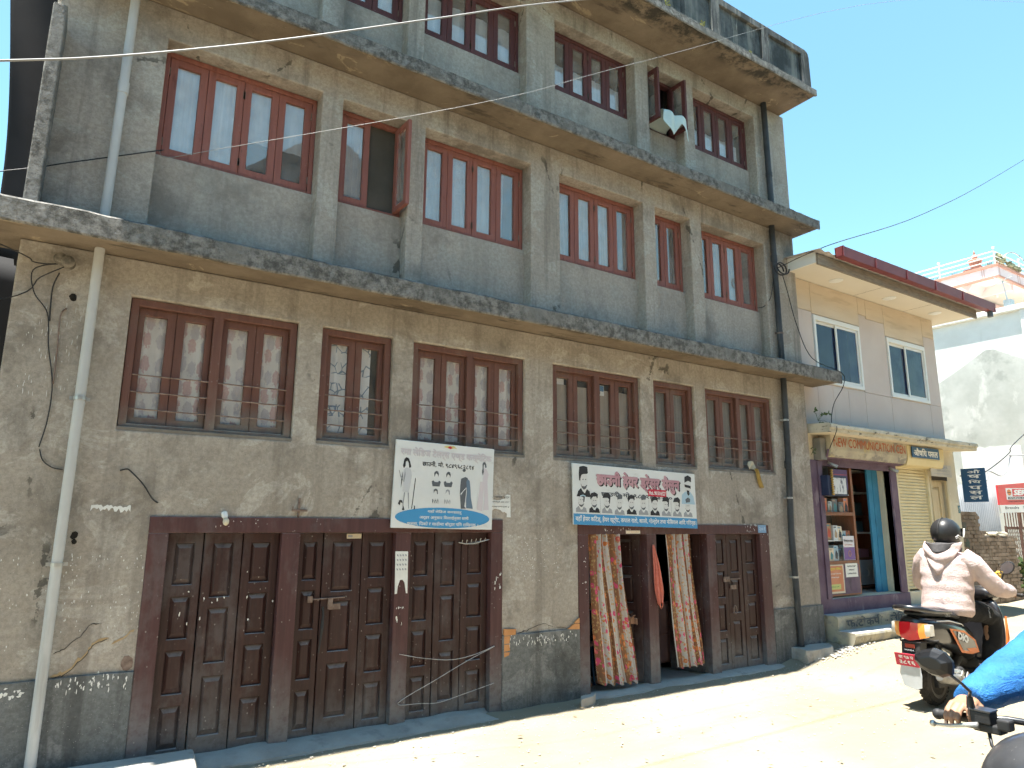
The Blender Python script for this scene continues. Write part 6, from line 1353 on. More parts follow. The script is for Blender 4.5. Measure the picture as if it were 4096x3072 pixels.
# tail lamp cluster: curved in plan
def lamp(y0, y1, z0, z1, m, off=0, nm='tail_light', n=6):
    xf = lambda y: -.345 - off + .75 * abs(y) ** 1.8 * 1.6
    q = S_(); R_ = []
    for i in range(n + 1):
        y = y0 + (y1 - y0) * i / n; e_ = abs(y) / .17; a_, b_ = z0 + .035 * e_, z1 - .012 * e_
        R_.append([(xf(y), y, a_), (xf(y) - .018, y, (a_ + b_) / 2 - .012), (xf(y) - .006, y, b_), (xf(y) + .06, y, b_), (xf(y) + .06, y, a_)])
    q.loft(R_); return q.build(nm, m, scoot, smooth=True, angle=60)
lamp(-.085, .085, .598, .765, m_rlight); lamp(-.135, -.0865, .605, .765, m_amber, nm='indicator'); lamp(.0865, .135, .605, .765, flat('lens_amber', (.60, .30, .10), .15), nm='indicator'); lamp(-.175, -.1365, .615, .76, m_clear, nm='lens'); lamp(.1365, .175, .615, .76, m_clear, nm='lens')
q = S_(); q.tube([(-.17, -.175, .605), (-.33, -.09, .588), (-.352, 0, .583), (-.33, .09, .588), (-.17, .175, .605)], .008, 8); q.build('lamp_trim', m_blkp, scoot, smooth=True)
# tail panel, reflector, plate, flap
q = S_(); q.prism([(-.33, .60), (-.345, .50), (-.36, .36), (-.30, .36), (-.22, .50), (-.2, .60)], 'y', -.085, .085); q.build('tail_panel', m_blkp, scoot, bevel=.01)
q = S_(); q.box(-.352, -.342, -.045, .045, .535, .57); q.build('reflector', flat('reflector_red', (.32, .05, .03), .3), scoot, bevel=.003)
lettering('HONDA', 0, 0, .09, m_lgrey, scoot, frame=(SM @ Vector((-.348, .048, .508)), (0, -1, 0), (0, 0, 1)), height=.014, bold=.006, lift=.006)
pl = S_(); pl.obox((-.385, .02, .43), Vector((0, .105, 0)), Vector((.003, 0, .001)), Vector((-.012, 0, .055))); plate = pl.build('number_plate', flat('plate_red', (.52, .035, .07), .4), scoot)
pf_ = (SM @ Vector((-.378 - .004, .115, .385)), (0, -1, 0), Vector((-.012 / .055, 0, 1)).normalized())
pf_ = (SM @ Vector((-.376, .12, .378)), (0, -1, 0), Vector((-.2, 0, 1)).normalized())
pf_ = (SM @ Vector((-.373, .12, .376)), (0, -1, 0), Vector((-.215, 0, 1)).normalized())
lettering('बा ९७ प', .03, .065, .14, m_white, plate, frame=pf_, height=.032, bold=.008, lift=.006); lettering('३८१६', .03, .015, .15, m_white, plate, frame=pf_, height=.038, bold=.008, lift=.006)
q = S_(); q.prism([(.09, .385), (.105, .30), (.075, .20), (-.03, .175), (-.085, .20), (-.095, .30), (-.085, .385)], 'x', -.372, -.366); q.build('mud_flap', mat('flap_grey', (.42, .44, .45), (.52, .54, .55), 6, .45, .05), scoot, bevel=.002)
q = S_(); q.tube([(-.33, 0, .36), (-.20, 0, .45), (0, 0, .475), (.15, 0, .43)], [.07, .075, .075, .06], 12); q.build('rear_fender', m_blkp, scoot, smooth=True)
# decals on the right flank (and left, mirrored)
def flank(P, sgn, m, lift, nm='decal'):
    q = S_(); V_ = []
    for x, z in P:
        hw = .163 + .018 * math.sin(min(max((x + .3) / .9, 0), 1) * 3.14); V_.append((x, sgn * (hw + lift), z))
    q.add(V_, [tuple(range(len(P)))]); return q.build(nm, m, scoot, recalc=False)
for sg_ in (-1, 1):
    flank([(.02, .70), (.30, .66), (.52, .56), (.58, .44), (.40, .44), (.20, .47)], sg_, m_orange, .010); flank([(.07, .68), (.29, .64), (.49, .55), (.53, .47), (.40, .465), (.23, .49)], sg_, m_gloss, .0125)
    flank([(.30, .50), (.50, .49), (.56, .45), (.40, .45)], sg_, m_orange, .0150)
u_ = Vector((1, 0, -.32)).normalized()
lettering('DIO', 0, 0, .21, flat('decal_silver', (.60, .60, .58), .4), scoot, frame=(SM @ Vector((.14, -.196, .60)), u_, Vector((.12, 0, 1)).normalized()), height=.075, bold=.012, shear=.1, name='decal_lettering', lift=.004)
q = S_(); q.tube([(-.16, -.170, .775), (.05, -.182, .765), (.28, -.176, .72), (.33, -.168, .70)], .006, 6); q.build('trim_line', m_metal, scoot)
# engine, muffler, stands
q = S_(); q.box(-.06, .36, -.08, .10, .16, .34); q.lathe([(.05, -.02), (.085, 0), (.085, .09), (.06, .11)], (.14, -.10, .27), axis=(0, -1, 0), n=18); q.tube([(.30, -.03, .30), (.45, -.02, .38), (.6, 0, .34)], .05, 10); q.build('engine', m_blkp, scoot, bevel=.01)
q = S_(); q.tube([(.42, -.10, .22), (.30, -.145, .20), (.2, -.165, .22), (.12, -.175, .25), (.02, -.18, .265), (-.20, -.185, .30), (-.25, -.185, .305)], [.018, .022, .03, .055, .062, .06, .035], 16); q.build('muffler', m_muf, scoot, smooth=True)
q = S_(); q.tube([(.10, -.20, .31), (-.14, -.207, .345)], [.022, .028], 8); q.build('heat_shield', m_metal, scoot, smooth=True)
q = S_(); q.obox((.07, -.235, .30), (.02, 0, .02), (0, .004, 0), (-.012, 0, .012)); q.obox((.16, -.235, .275), (.02, 0, .025), (0, .004, 0), (-.012, 0, .012)); q.build('shield_bolts', m_metal, scoot)
q = S_(); q.tube([(-.02, -.10, .22), (-.08, -.11, .40), (-.1, -.11, .56)], .015, 10); q.build('shock_absorber', m_blkp, scoot)
q = S_(); q.tube([(.5, .1, .2), (.36, .15, .10), (.25, .15, .09)], .012, 8); q.build('side_stand', m_iron, scoot)
# floor, leg shield, front end
q = S_(); q.box(.60, 1.0, -.15, .15, .22, .27); q.loft([sect(.62, .14, .26, .40), sect(.70, .10, .26, .30)]); q.build('floorboard', m_blkp, scoot, bevel=.015)
q = S_(); q.loft([sect(x, hw, z0, z1, 3) for x, hw, z0, z1 in ((.96, .17, .24, .42), (1.02, .22, .26, .62), (1.06, .235, .35, .82), (1.11, .20, .5, .93), (1.16, .12, .62, .95))]); q.build('leg_shield', m_gloss, scoot, smooth='all', subsurf=1)
for sg_ in (-1, 1):
    q = S_(); q.tube([(1.0, sg_ * .225, .34), (1.035, sg_ * .25, .55), (1.075, sg_ * .235, .75)], [.008, .016, .008], 8); q.build('shield_strip', m_orange, scoot, smooth=True)
q = S_(); q.tube([(1.10, 0, .93), (1.20, 0, .5), (1.25, 0, .23)], .03, 10); q.build('fork', m_blkp, scoot); q = S_(); q.tube([(1.05, 0, .40), (1.15, 0, .465), (1.27, 0, .475), (1.40, 0, .42)], [.05, .07, .07, .045], 12); q.build('front_fender', m_gloss, scoot, smooth=True)
q = S_(); q.loft([sect(x, hw, z0, z1) for x, hw, z0, z1 in ((1.06, .07, .90, .98), (1.10, .15, .90, 1.02), (1.17, .17, .88, 1.03), (1.26, .10, .90, 1.0))]); q.build('handlebar_cowl', m_gloss, scoot, smooth='all')
for sg_ in (-1, 1):
    q = S_(); q.tube([(1.13, sg_ * .12, .975), (1.12, sg_ * .24, .975), (1.08, sg_ * .40, .965)], .017, 10); q.sphere((1.077, sg_ * .405, .965), .02, 10, 6); q.build('grip', m_blkp, scoot, smooth=True)
    q = S_(); q.tube([(1.19, sg_ * .20, .97), (1.16, sg_ * .34, .965)], .008, 6); q.build('brake_lever', m_metal, scoot)
    q = S_(); q.tube([(1.15, sg_ * .19, .99), (1.16, sg_ * .215, 1.12), (1.16, sg_ * .25, 1.20)], .007, 8); q.build('mirror_stalk', m_blkp, scoot)
    q = S_(); q.lathe([(.001, .0), (.072, .0), (.078, .012), (.07, .03), (.02, .04)], (1.15, sg_ * .275, 1.225), axis=(1, 0, 0), n=22, sx=.75, sy=1.0); mr = q.build('mirror', m_blkp, scoot, smooth=True, angle=60)
    q = S_(); q.lathe([(.001, .0), (.068, .0), (.068, .002)], (1.1465, sg_ * .275, 1.225), axis=(1, 0, 0), n=22, sx=.75, sy=1.0); q.build('mirror_glass', flat('mirror_glass_%d' % sg_, (.75, .75, .75), .03, metal=1), scoot)
gd = S_()
for i in range(70): a_ = rr.uniform(0, 6.28); b_ = rr.uniform(-1.2, 1.2); r_ = rr.uniform(.02, .05); c = Vector((1.12 + r_ * math.cos(a_) * math.cos(b_), -.165 + r_ * math.sin(a_), 1.135 + 1.2 * r_ * math.sin(b_))); d_ = Vector((rr.uniform(-1, 1), rr.uniform(-1, 1), rr.uniform(-1, 1))).normalized() * .016; e_ = d_.orthogonal() * .6; gd.add([c - d_, c + e_, c + d_, c - e_], [(0, 1, 2, 3)])
o_ = gd.build('flower_garland', mat('marigold', (.62, .36, .03), (.70, .50, .10), 60, .7, 0), None, recalc=False, solid=.002); tag(o_, 'bunch of yellow flowers tied at the scooter handlebar', 'flowers')
# ------------------------------------------------------------------ rider
def cloth_m(name, a, b, k=1.0):
    g = NG(name); P = g.pos()
    c = g.mix(g.ramp(g.noise(P, 7, 5, .6), .35, .65), a, b)
    cr1 = g.noise(g.mapped(P, (5, 5, 13), rot=(.3, .5, .2)), 1.6, 5, .65, 1.6)
    cr2 = g.noise(g.mapped(P, (12, 12, 5), rot=(.9, .2, .7)), 1.7, 5, .65, 1.2)
    n1 = g.bump(g.math('ABSOLUTE', g.math('SUBTRACT', cr1, .5)), .55 * k, .03); n2 = g.bump(g.math('ABSOLUTE', g.math('SUBTRACT', cr2, .5)), .4 * k, .02, n1)
    n3 = g.bump(g.noise(P, 420, 2), .12, .002, n2)
    return g.done(c, .7, n3, spec=.3)
m_jack = cloth_m('jacket_beige', (.47, .365, .345), (.53, .42, .40)); m_jackd = mat('hood_lining', (.055, .052, .055), (.085, .08, .082), 20, .85, .3, 40); m_trou = mat('trousers_black', (.006, .006, .007), (.011, .011, .012), 9, .85, .3, 30, .01); m_skin = mat('skin_tan', (.27, .145, .088), (.33, .185, .118), 30, .55, .1, 120); m_helm = mat('helmet_matt_black', (.018, .018, .019), (.026, .026, .027), 60, .38, .05, 200)
bd = S_()
bd.loft(rings([((.42, 0, .80), .16, .12), ((.44, 0, .95), .15, .11), ((.47, 0, 1.15), .17, .11), ((.50, 0, 1.33), .17, .09), ((.52, 0, 1.40), .065, .065), ((.54, 0, 1.50), .06, .06)]))
bd.sphere((.57, 0, 1.57), (.10, .078, .12), 16, 10)
for sg_ in (-1, 1):
    bd.loft(rings([((.50, sg_ * .17, 1.33), .05, .05), ((.60, sg_ * .27, 1.17), .048, .048), ((.72, sg_ * .34, 1.03), .042, .042), ((.92, sg_ * .33, 1.01), .036, .036), ((1.05, sg_ * .31, .99), .03, .026)], 12))
    bd.loft(rings([((.44, sg_ * .09, .85), .085, .085), ((.65, sg_ * .14, .83), .075, .08), ((.86, sg_ * .18, .74), .06, .06), ((.86, sg_ * .16, .52), .052, .055), ((.84, sg_ * .14, .34), .038, .04)], 12))
    bd.sphere((1.07, sg_ * .31, .985), (.05, .042, .03), 10, 7)
    for f_ in range(4): bd.tube([(1.10, sg_ * (.275 + .022 * f_), .995), (1.125, sg_ * (.275 + .022 * f_), .975), (1.115, sg_ * (.275 + .022 * f_), .948), (1.09, sg_ * (.275 + .022 * f_), .945)], .0095, 7)
    bd.tube([(1.06, sg_ * .275, .975), (1.075, sg_ * .262, .955), (1.09, sg_ * .262, .95)], .010, 7)
rider = organic('person', bd, m_skin, None, .010, 3); tag(rider, 'rider seen from behind in beige hooded jacket and black helmet on the scooter', 'person')
jk = S_()
tors = []
for i in range(33):
    t = i / 32; z = .775 + .645 * t
    prof = [(0, .205, .165), (.08, .235, .185), (.25, .225, .175), (.45, .232, .175), (.65, .242, .172), (.80, .235, .155), (.90, .185, .13), (.96, .12, .105), (1, .095, .09)]
    for (a_, b_) in zip(prof, prof[1:]):
        if a_[0] <= t <= b_[0]:
            s_ = (t - a_[0]) / (b_[0] - a_[0]); ry = a_[1] + (b_[1] - a_[1]) * s_; rx = a_[2] + (b_[2] - a_[2]) * s_
    puff = .0028 * math.sin(t * 6.283 * 5.5) if t < .78 else 0
    tors.append(((.415 + .11 * t, 0, z), ry + puff, rx + puff))
jk.loft(rings(tors, 32, 2.3))
for sg_ in (-1, 1):
    sl_ = []; KP = [((.49, .15, 1.345), .10), ((.53, .235, 1.27), .098), ((.60, .305, 1.15), .090), ((.69, .355, 1.05), .082), ((.80, .36, 1.02), .074), ((.92, .345, 1.015), .066), ((1.02, .325, 1.0), .058), ((1.065, .315, .995), .052)]
    for i, (c, r_) in enumerate(KP): sl_.append(((c[0], sg_ * c[1], c[2]), r_ + .004 * (i % 2), r_ + .004 * (i % 2)))
    jk.loft(rings(sl_, 18))
jacket = organic('jacket', jk, m_jack, rider, .010, 3, .012, .10)
hd = S_()
def hf(u, v):
    a_ = (u - .5) * 2; w_ = .185 * (1 - .80 * v ** 1.6); y = a_ * w_
    x = .335 + .10 * (abs(a_) ** 2.2) * (1 - v * .3) + .06 * (1 - v) - .05 * math.sin(v * 2.6) + .012 * math.sin(v * 13 + a_ * 2); z = 1.435 - .245 * v + .05 * (1 - v) * abs(a_) - .02 * math.cos(a_ * 3) * v
    return (x, y, z)
hd.sheet(26, 20, hf); hood = hd.build('hood', m_jack, rider, smooth='all', recalc=False, solid=.035, subsurf=1)
cl_ = S_(); cl_.lathe([(.085, -.03), (.125, -.02), (.135, .02), (.12, .05), (.10, .055), (.085, .02)], (.515, 0, 1.41), axis=(.15, 0, 1), n=24, sx=.95, sy=1.1); cl_.build('collar', m_jackd, rider, smooth='all')
sc_ = S_(); sc_.sheet(18, 8, lambda u, v: (.355 + .09 * (2 * u - 1) ** 2 - .03 * v, (2 * u - 1) * .15 * (1 - .3 * v), 1.462 - .085 * v + .02 * abs(2 * u - 1))); sc_.build('hood_lining', m_jackd, rider, smooth='all', recalc=False, solid=.02)
tr = S_()
tr.loft(rings([((.44, 0, .90), .19, .15), ((.44, 0, .80), .205, .165), ((.47, 0, .735), .17, .13)], 20))
for sg_ in (-1, 1): tr.loft(rings([((.40, sg_ * .10, .83), .105, .11), ((.55, sg_ * .13, .83), .105, .11), ((.72, sg_ * .17, .80), .098, .10), ((.87, sg_ * .19, .74), .088, .09), ((.90, sg_ * .18, .62), .085, .088), ((.88, sg_ * .16, .45), .085, .09), ((.86, sg_ * .15, .315), .08, .085)], 16))
organic('trousers', tr, m_trou, rider, .012, 4, .02, .08)
stt = S_()
for i in range(9): stt.obox((.66 + .004 * i, -.268 + .001 * i, .86 - .012 * i), (.012, 0, .002), (0, .002, 0), (0, 0, .002))
stt.build('leg_print', m_grey, rider)
for sg_ in (-1, 1):
    sh = S_(); sh.loft(rings([((.78, sg_ * .145, .30), .035, .035), ((.84, sg_ * .145, .305), .045, .04), ((.93, sg_ * .15, .295), .047, .032), ((1.0, sg_ * .152, .288), .035, .022)], 14)); sh.build('shoe', m_muf, rider, smooth='all', subsurf=1)
hm = S_()
hm.loft([[Vector((.555, 0, 1.575)) + Vector((.158 * math.sin(th) * math.cos(ph_) * (1.06 if math.cos(ph_) > 0 else 1.0), .132 * math.sin(th) * math.sin(ph_), .150 * -math.cos(th) - (.02 * max(0, math.cos(ph_)) if th < 1.3 else 0))) for ph_ in [6.28318 * k / 32 for k in range(32)]] for th in [.62 + (3.12 - .62) * i / 18 for i in range(19)]]); helm = hm.build('helmet', m_helm, rider, smooth='all', subsurf=1)
rm = S_(); rm.lathe([(.092, 0), (.104, .0), (.106, .012), (.098, .02)], (.555, 0, 1.448), n=30, sx=1.0, sy=1.18); rm.build('helmet_rim', m_blkp, helm, smooth='all')
vs_ = S_(); vs_.sheet(22, 8, lambda u, v: (.562 + .176 * math.cos((u - .5) * 2.5), .141 * math.sin((u - .5) * 2.5), 1.535 + .085 * v - .0)); vs_.build('visor', flat('visor_smoke', (.02, .022, .025), .06, spec=.8), helm, smooth='all', recalc=False, solid=.004)
for sg_ in (-1, 1):
    q = S_(); q.tube([(.615, sg_ * .139, 1.53), (.625, sg_ * .142, 1.575), (.66, sg_ * .132, 1.615)], [.006, .010, .006], 8); q.build('visor_hinge', m_clear, helm, smooth=True)
q = S_(); q.tube([(.555 - .160 * math.sin(t), 0, 1.575 + .152 * math.cos(t)) for t in [.1 + 1.7 * i / 12 for i in range(13)]], [.003] + [.006] * 11 + [.003], 6); q.build('helmet_ridge', m_blkp, helm, smooth='all')
lg_ = S_(); 
for (x0, z0, a0, L_) in ((.47, 1.532, .06, .10), (.475, 1.520, -.05, .085), (.50, 1.541, .1, .05)):
    lg_.tube([(x0 + L_ * t / 5, -.1325 + .10 * abs(x0 + L_ * t / 5 - .555) ** 1.5, z0 + .010 * math.sin(t * .7) + a0 * L_ * t / 5) for t in range(6)], .0028, 5)
lg_.build('helmet_logo', m_white, helm)
# ------------------------------------------------------------------ oncoming motorcycle at the right edge
mc = empty('motorcycle', (2.95, -4.80, 0), 'dark oncoming motorcycle cropped by the lower right corner', 'motorcycle')
m_cowl = mat('cowl_dark_grey', (.030, .031, .034), (.050, .051, .055), 7, .30, .05, 60, coat=.5, layers=[((.22, .22, .22), (14, 14, 3), 5, .66, .72, .7)])
m_mirb = flat('mirror_shell_black', (.010, .010, .011), .33, spec=.35)
def sect2(x, hw, z0, z1, p=2.4, n=28, yc=-4.80):
    return [(x, yc + hw * math.copysign(abs(math.cos(6.283 * k / n)) ** (2 / p), math.cos(6.283 * k / n)), (z0 + z1) / 2 + (z1 - z0) / 2 * math.copysign(abs(math.sin(6.283 * k / n)) ** (2 / p), math.sin(6.283 * k / n))) for k in range(n)]
q = MB(); q.loft([sect2(*a) for a in ((2.47, .06, .78, .90), (2.485, .13, .72, .96), (2.52, .185, .68, 1.02), (2.58, .213, .66, 1.058), (2.66, .222, .66, 1.076), (2.74, .215, .68, 1.07), (2.80, .19, .72, 1.04), (2.83, .12, .80, .98))]); q.build('headlight_cowl', m_cowl, mc, smooth='all', subsurf=1)
q = MB(); q.sphere((2.495, -4.80, .82), (.03, .11, .075), 20, 12); q.build('headlamp', m_clear, mc, smooth='all')
q = MB(); q.tube([(2.98, -4.80, 1.0), (2.93, -4.68, 1.035), (2.86, -4.58, 1.045), (2.83, -4.50, 1.035), (2.825, -4.385, 1.025)], .0115, 10); q.tube([(2.98, -4.80, 1.0), (2.93, -4.92, 1.035), (2.86, -5.02, 1.045), (2.83, -5.10, 1.035), (2.825, -5.215, 1.025)], .0115, 10); q.build('handlebar', m_gloss, mc, smooth='all')
for sg_ in (1, -1):
    Y = lambda y: -4.80 + sg_ * (y + 4.80)
    q = MB(); q.tube([(2.828, Y(-4.49), 1.033), (2.824, Y(-4.375), 1.024)], .0165, 12); q.sphere((2.823, Y(-4.368), 1.023), .019, 10, 7); q.build('grip', m_blkp, mc, smooth=True)
    q = MB(); q.tube([(2.762, Y(-4.53), 1.028), (2.755, Y(-4.49), 1.022), (2.758, Y(-4.44), 1.008), (2.768, Y(-4.40), 1.001), (2.770, Y(-4.385), 1.0)], [.012, .0075, .0065, .006, .006], 8); q.sphere((2.77, Y(-4.374), 1.0), .0115, 12, 8); q.build('brake_lever', m_metal if sg_ > 0 else m_blkp, mc, smooth='all')
    q = MB(); q.obox((2.805, Y(-4.532), 1.052), (.030, 0, 0), (0, .032, 0), (0, 0, .020)); q.build('fluid_reservoir', m_blkp, mc, bevel=.005)
    q = MB(); q.obox((2.805, Y(-4.532), 1.0745), (.032, 0, 0), (0, .034, 0), (0, 0, .0035)); q.build('reservoir_lid', m_cowl, mc, bevel=.002)
    q = MB(); q.obox((2.812, Y(-4.545), 1.018), (.028, 0, 0), (0, .045, 0), (0, 0, .014)); q.obox((2.80, Y(-4.60), 1.04), (.022, 0, 0), (0, .02, 0), (0, 0, .018)); q.build('switch_gear', m_blkp, mc, bevel=.006)
    q = MB(); q.tube([(2.79, Y(-4.50), 1.075), (2.785, Y(-4.502), 1.115)], [.014, .010], 10); q.build('mirror_clamp', m_blkp, mc, smooth=True)
    q = MB(); q.tube([(2.785, Y(-4.502), 1.11), (2.765, Y(-4.515), 1.135), (2.745, Y(-4.50), 1.160), (2.712, Y(-4.465), 1.200)], .0058, 8); q.build('mirror_stalk', m_gloss, mc, smooth='all')
    q = MB()
    outl = [(-4.488, 1.190), (-4.492, 1.232), (-4.468, 1.262), (-4.432, 1.272), (-4.388, 1.258), (-4.366, 1.245), (-4.362, 1.225), (-4.385, 1.195), (-4.42, 1.178), (-4.455, 1.175)]
    cy_ = sum(p[0] for p in outl) / 10; cz_ = sum(p[1] for p in outl) / 10
    q.loft([[(2.735, Y(cy_ + (a - cy_) * .94), cz_ + (b - cz_) * .94) for a, b in outl], [(2.726, Y(a), b) for a, b in outl], [(2.712, Y(a), b) for a, b in outl], [(2.695, Y(cy_ + (a - cy_) * .88), cz_ + (b - cz_) * .82) for a, b in outl], [(2.682, Y(cy_ + (a - cy_) * .62), cz_ + (b - cz_) * .42) for a, b in outl]]); q.build('mirror', m_mirb, mc, bevel=.003)
    q = MB(); q.add([(2.7358, Y(cy_ + (a - cy_) * .9), cz_ + (b - cz_) * .9) for a, b in outl], [tuple(range(10))]); q.build('mirror_glass', flat('bike_mirror_%d' % sg_, (.75, .75, .75), .03, metal=1), mc)
q = MB(); q.tube([(2.80, -4.545, 1.005), (2.775, -4.56, .97), (2.78, -4.60, .92), (2.82, -4.68, .85)], .006, 6); q.build('brake_hose', m_wire, mc, smooth='all')
for sg_ in (1, -1): q = MB(); q.tube([(2.86, -4.80 + sg_ * .10, 1.0), (2.28, -4.80 + sg_ * .10, .30)], .022, 10); q.build('fork', m_metal, mc)
for cx in (2.28, 3.58):
    q = MB(); q.lathe([(.235, -.04), (.28, -.045), (.30, -.02), (.30, .02), (.28, .045), (.235, .04)], (cx, -4.80, .30), axis=(0, 1, 0), n=36); W = q.build('wheel', m_tyre, mc, smooth=True); q = MB(); q.lathe([(.03, -.06), (.235, -.03), (.235, .03), (.03, .06)], (cx, -4.80, .30), axis=(0, 1, 0), n=30); q.build('rim', m_rim, W)
q = MB(); q.loft([sect2(*a) for a in ((2.92, .09, .78, .92), (3.0, .14, .74, .98), (3.15, .15, .73, .99), (3.3, .12, .74, .94), (3.38, .08, .76, .88))]); q.build('fuel_tank', m_gloss, mc, smooth='all'); q = MB(); q.loft([sect2(*a) for a in ((3.32, .09, .75, .83), (3.5, .13, .74, .82), (3.8, .13, .77, .85), (4.05, .09, .82, .89))]); q.build('seat', m_blkp, mc, smooth='all')
q = MB(); q.box(2.85, 3.35, -4.93, -4.67, .25, .68); q.tube([(3.3, -4.68, .3), (4.0, -4.62, .42)], .05, 12); q.build('engine', m_blkp, mc, bevel=.03)
q = MB(); q.tube([(2.02, -4.80, .52), (2.12, -4.80, .60), (2.3, -4.80, .63), (2.48, -4.80, .58)], [.04, .06, .06, .04], 12); q.build('front_fender', m_gloss, mc, smooth=True)
# ------------------------------------------------------------------ its rider: arm and hand in view, the rest outside the frame
bd = MB()
bd.loft(rings([((3.52, -4.80, .82), .16, .13), ((3.52, -4.80, 1.0), .15, .12), ((3.53, -4.80, 1.2), .17, .12), ((3.54, -4.80, 1.38), .17, .09), ((3.53, -4.80, 1.46), .065, .065), ((3.52, -4.80, 1.55), .06, .06)])); bd.sphere((3.50, -4.80, 1.64), (.10, .078, .12), 16, 10)
fing = [(-4.4270, .0084), (-4.4480, .0092), (-4.4700, .0096), (-4.4910, .0092)]
for sg_ in (1, -1):
    Y = lambda y: -4.80 + sg_ * (y + 4.80)
    bd.loft(rings([((3.55, Y(-4.63), 1.38), .05, .05), ((3.50, Y(-4.56), 1.26), .05, .05), ((3.33, Y(-4.50), 1.15), .043, .043), ((3.10, Y(-4.475), 1.115), .038, .038), ((2.93, Y(-4.460), 1.088), .030, .024), ((2.89, Y(-4.460), 1.082), .031, .021)], 14))
    # palm: flat slab from wrist to knuckles
    bd.loft([[(x, Y(yc + w * math.copysign(abs(math.cos(t)) ** .8, math.cos(t))), zc + hh * math.sin(t)) for t in [6.283 * k / 16 for k in range(16)]] for x, yc, w, zc, hh in ((2.90, -4.460, .028, 1.084, .020), (2.88, -4.459, .036, 1.083, .020), (2.86, -4.458, .040, 1.083, .018), (2.84, -4.458, .041, 1.078, .0155), (2.822, -4.458, .039, 1.072, .012))])
    for i, (fy, fr) in enumerate(fing):
        dx = (.006, 0, .002, .006)[i]; on = i < 3 if sg_ > 0 else True
        pts = [(2.835, fy - .002, 1.077), (2.803 + dx, fy, 1.075), (2.772 + dx, fy + .002, 1.058), (2.757 + dx, fy + .003, 1.036), (2.762 + dx, fy + .003, 1.014 - (.004 if i == 1 else 0))] if i in (0, 1, 2) else [(2.835, fy, 1.075), (2.806, fy, 1.07), (2.790, fy, 1.048), (2.800, fy, 1.022), (2.820, fy, 1.012)]
        bd.tube([(a, Y(b), c) for a, b, c in pts], [fr * 1.12, fr * 1.18, fr, fr * .98, fr * .80], 10); bd.sphere((pts[1][0], Y(pts[1][1]), pts[1][2]), fr * 1.22, 10, 7); bd.sphere((pts[-1][0], Y(pts[-1][1]), pts[-1][2]), fr * .82, 8, 6)
    bd.tube([(2.872, Y(-4.488), 1.072), (2.852, Y(-4.506), 1.056), (2.832, Y(-4.508), 1.040), (2.81, Y(-4.504), 1.030)], [.016, .013, .0115, .009], 10)
    bd.loft(rings([((3.50, Y(-4.71), .86), .085, .085), ((3.28, Y(-4.64), .84), .08, .08), ((3.05, Y(-4.60), .72), .06, .06), ((3.15, Y(-4.62), .50), .055, .055), ((3.25, Y(-4.64), .30), .04, .04)], 12)); bd.sphere((3.19, Y(-4.64), .255), (.12, .045, .04), 12, 8)
rider2 = organic('person', bd, m_skin, None, .0042, 3); tag(rider2, 'motorcyclist in a bright blue jacket with hand on the brake lever', 'person')
nl = MB()
for (fy, fr), i in zip(fing[:3], range(3)):
    dx = (.006, 0, .002)[i]; nl.obox((2.7535 + dx, fy + .003, 1.0165 - (.004 if i == 1 else 0)), (.0008, 0, 0), (0, fr * .55, 0), (.0006, 0, .0055))
nl.build('fingernail', mat('nail_pink', (.46, .29, .23), (.5, .33, .27), 50, .35, 0), rider2, bevel=.001)
jk = MB()
tors = []
for i in range(15):
    t = i / 14; z = .84 + .62 * t; ry = (.22, .23, .235, .24, .235, .19, .10)[min(6, int(t * 6.001))]; tors.append(((3.52, -4.80, z), ry, .15 if t < .8 else .11))
jk.loft(rings(tors, 26, 2.3))
for sg_ in (1, -1):
    Y = lambda y: -4.80 + sg_ * (y + 4.80)
    KP = [((3.56, -4.66, 1.40), .10), ((3.53, -4.58, 1.31), .108), ((3.46, -4.53, 1.225), .112), ((3.36, -4.505, 1.172), .108), ((3.26, -4.492, 1.150), .100), ((3.16, -4.482, 1.134), .090), ((3.06, -4.472, 1.117), .079), ((2.97, -4.466, 1.100), .068), ((2.905, -4.461, 1.091), .058), ((2.868, -4.459, 1.085), .050)]
    jk.loft(rings([((c[0], Y(c[1]), c[2]), r_ + .003 * (i % 2), r_ * .95) for i, (c, r_) in enumerate(KP)], 20))
organic('jacket', jk, cloth_m('jacket_blue', (.018, .115, .34), (.026, .150, .41), 1.2), rider2, .008, 3, .020, .11)
hm = MB(); hm.sphere((3.51, -4.80, 1.66), (.155, .132, .15), 26, 16); hm.build('helmet', m_helm, rider2, smooth='all'); tr = MB()
for sg_ in (1, -1): Y = lambda y: -4.80 + sg_ * (y + 4.80); tr.loft(rings([((3.56, Y(-4.73), .88), .12, .12), ((3.28, Y(-4.64), .85), .10, .10), ((3.04, Y(-4.60), .72), .085, .085), ((3.14, Y(-4.62), .50), .08, .08), ((3.24, Y(-4.64), .32), .075, .075)], 14))
organic('trousers', tr, m_trou, rider2, .014, 4)
# ------------------------------------------------------------------ man standing behind the wide floral curtain
bd = MB(); cx, cy = 5.04, .36
bd.loft(rings([((cx, cy, .84), .15, .10), ((cx, cy, 1.0), .14, .10), ((cx, cy, 1.2), .16, .10), ((cx, cy, 1.33), .15, .08), ((cx, cy, 1.40), .055, .055), ((cx, cy, 1.46), .052, .052)])); bd.sphere((cx, cy - .01, 1.53), (.075, .095, .11), 14, 10)
bd.sphere((cx, cy - .105, 1.52), (.014, .02, .022), 8, 6)
for s_ in (-1, 1): bd.loft(rings([((cx + s_ * .08, cy, .86), .08, .08), ((cx + s_ * .09, cy, .48), .055, .06), ((cx + s_ * .09, cy + .02, .08), .035, .04)], 12)); bd.sphere((cx + s_ * .09, cy - .05, .05), (.04, .12, .035), 10, 7); bd.sphere((cx + s_ * .078, cy - .01, 1.525), (.012, .02, .03), 8, 6)
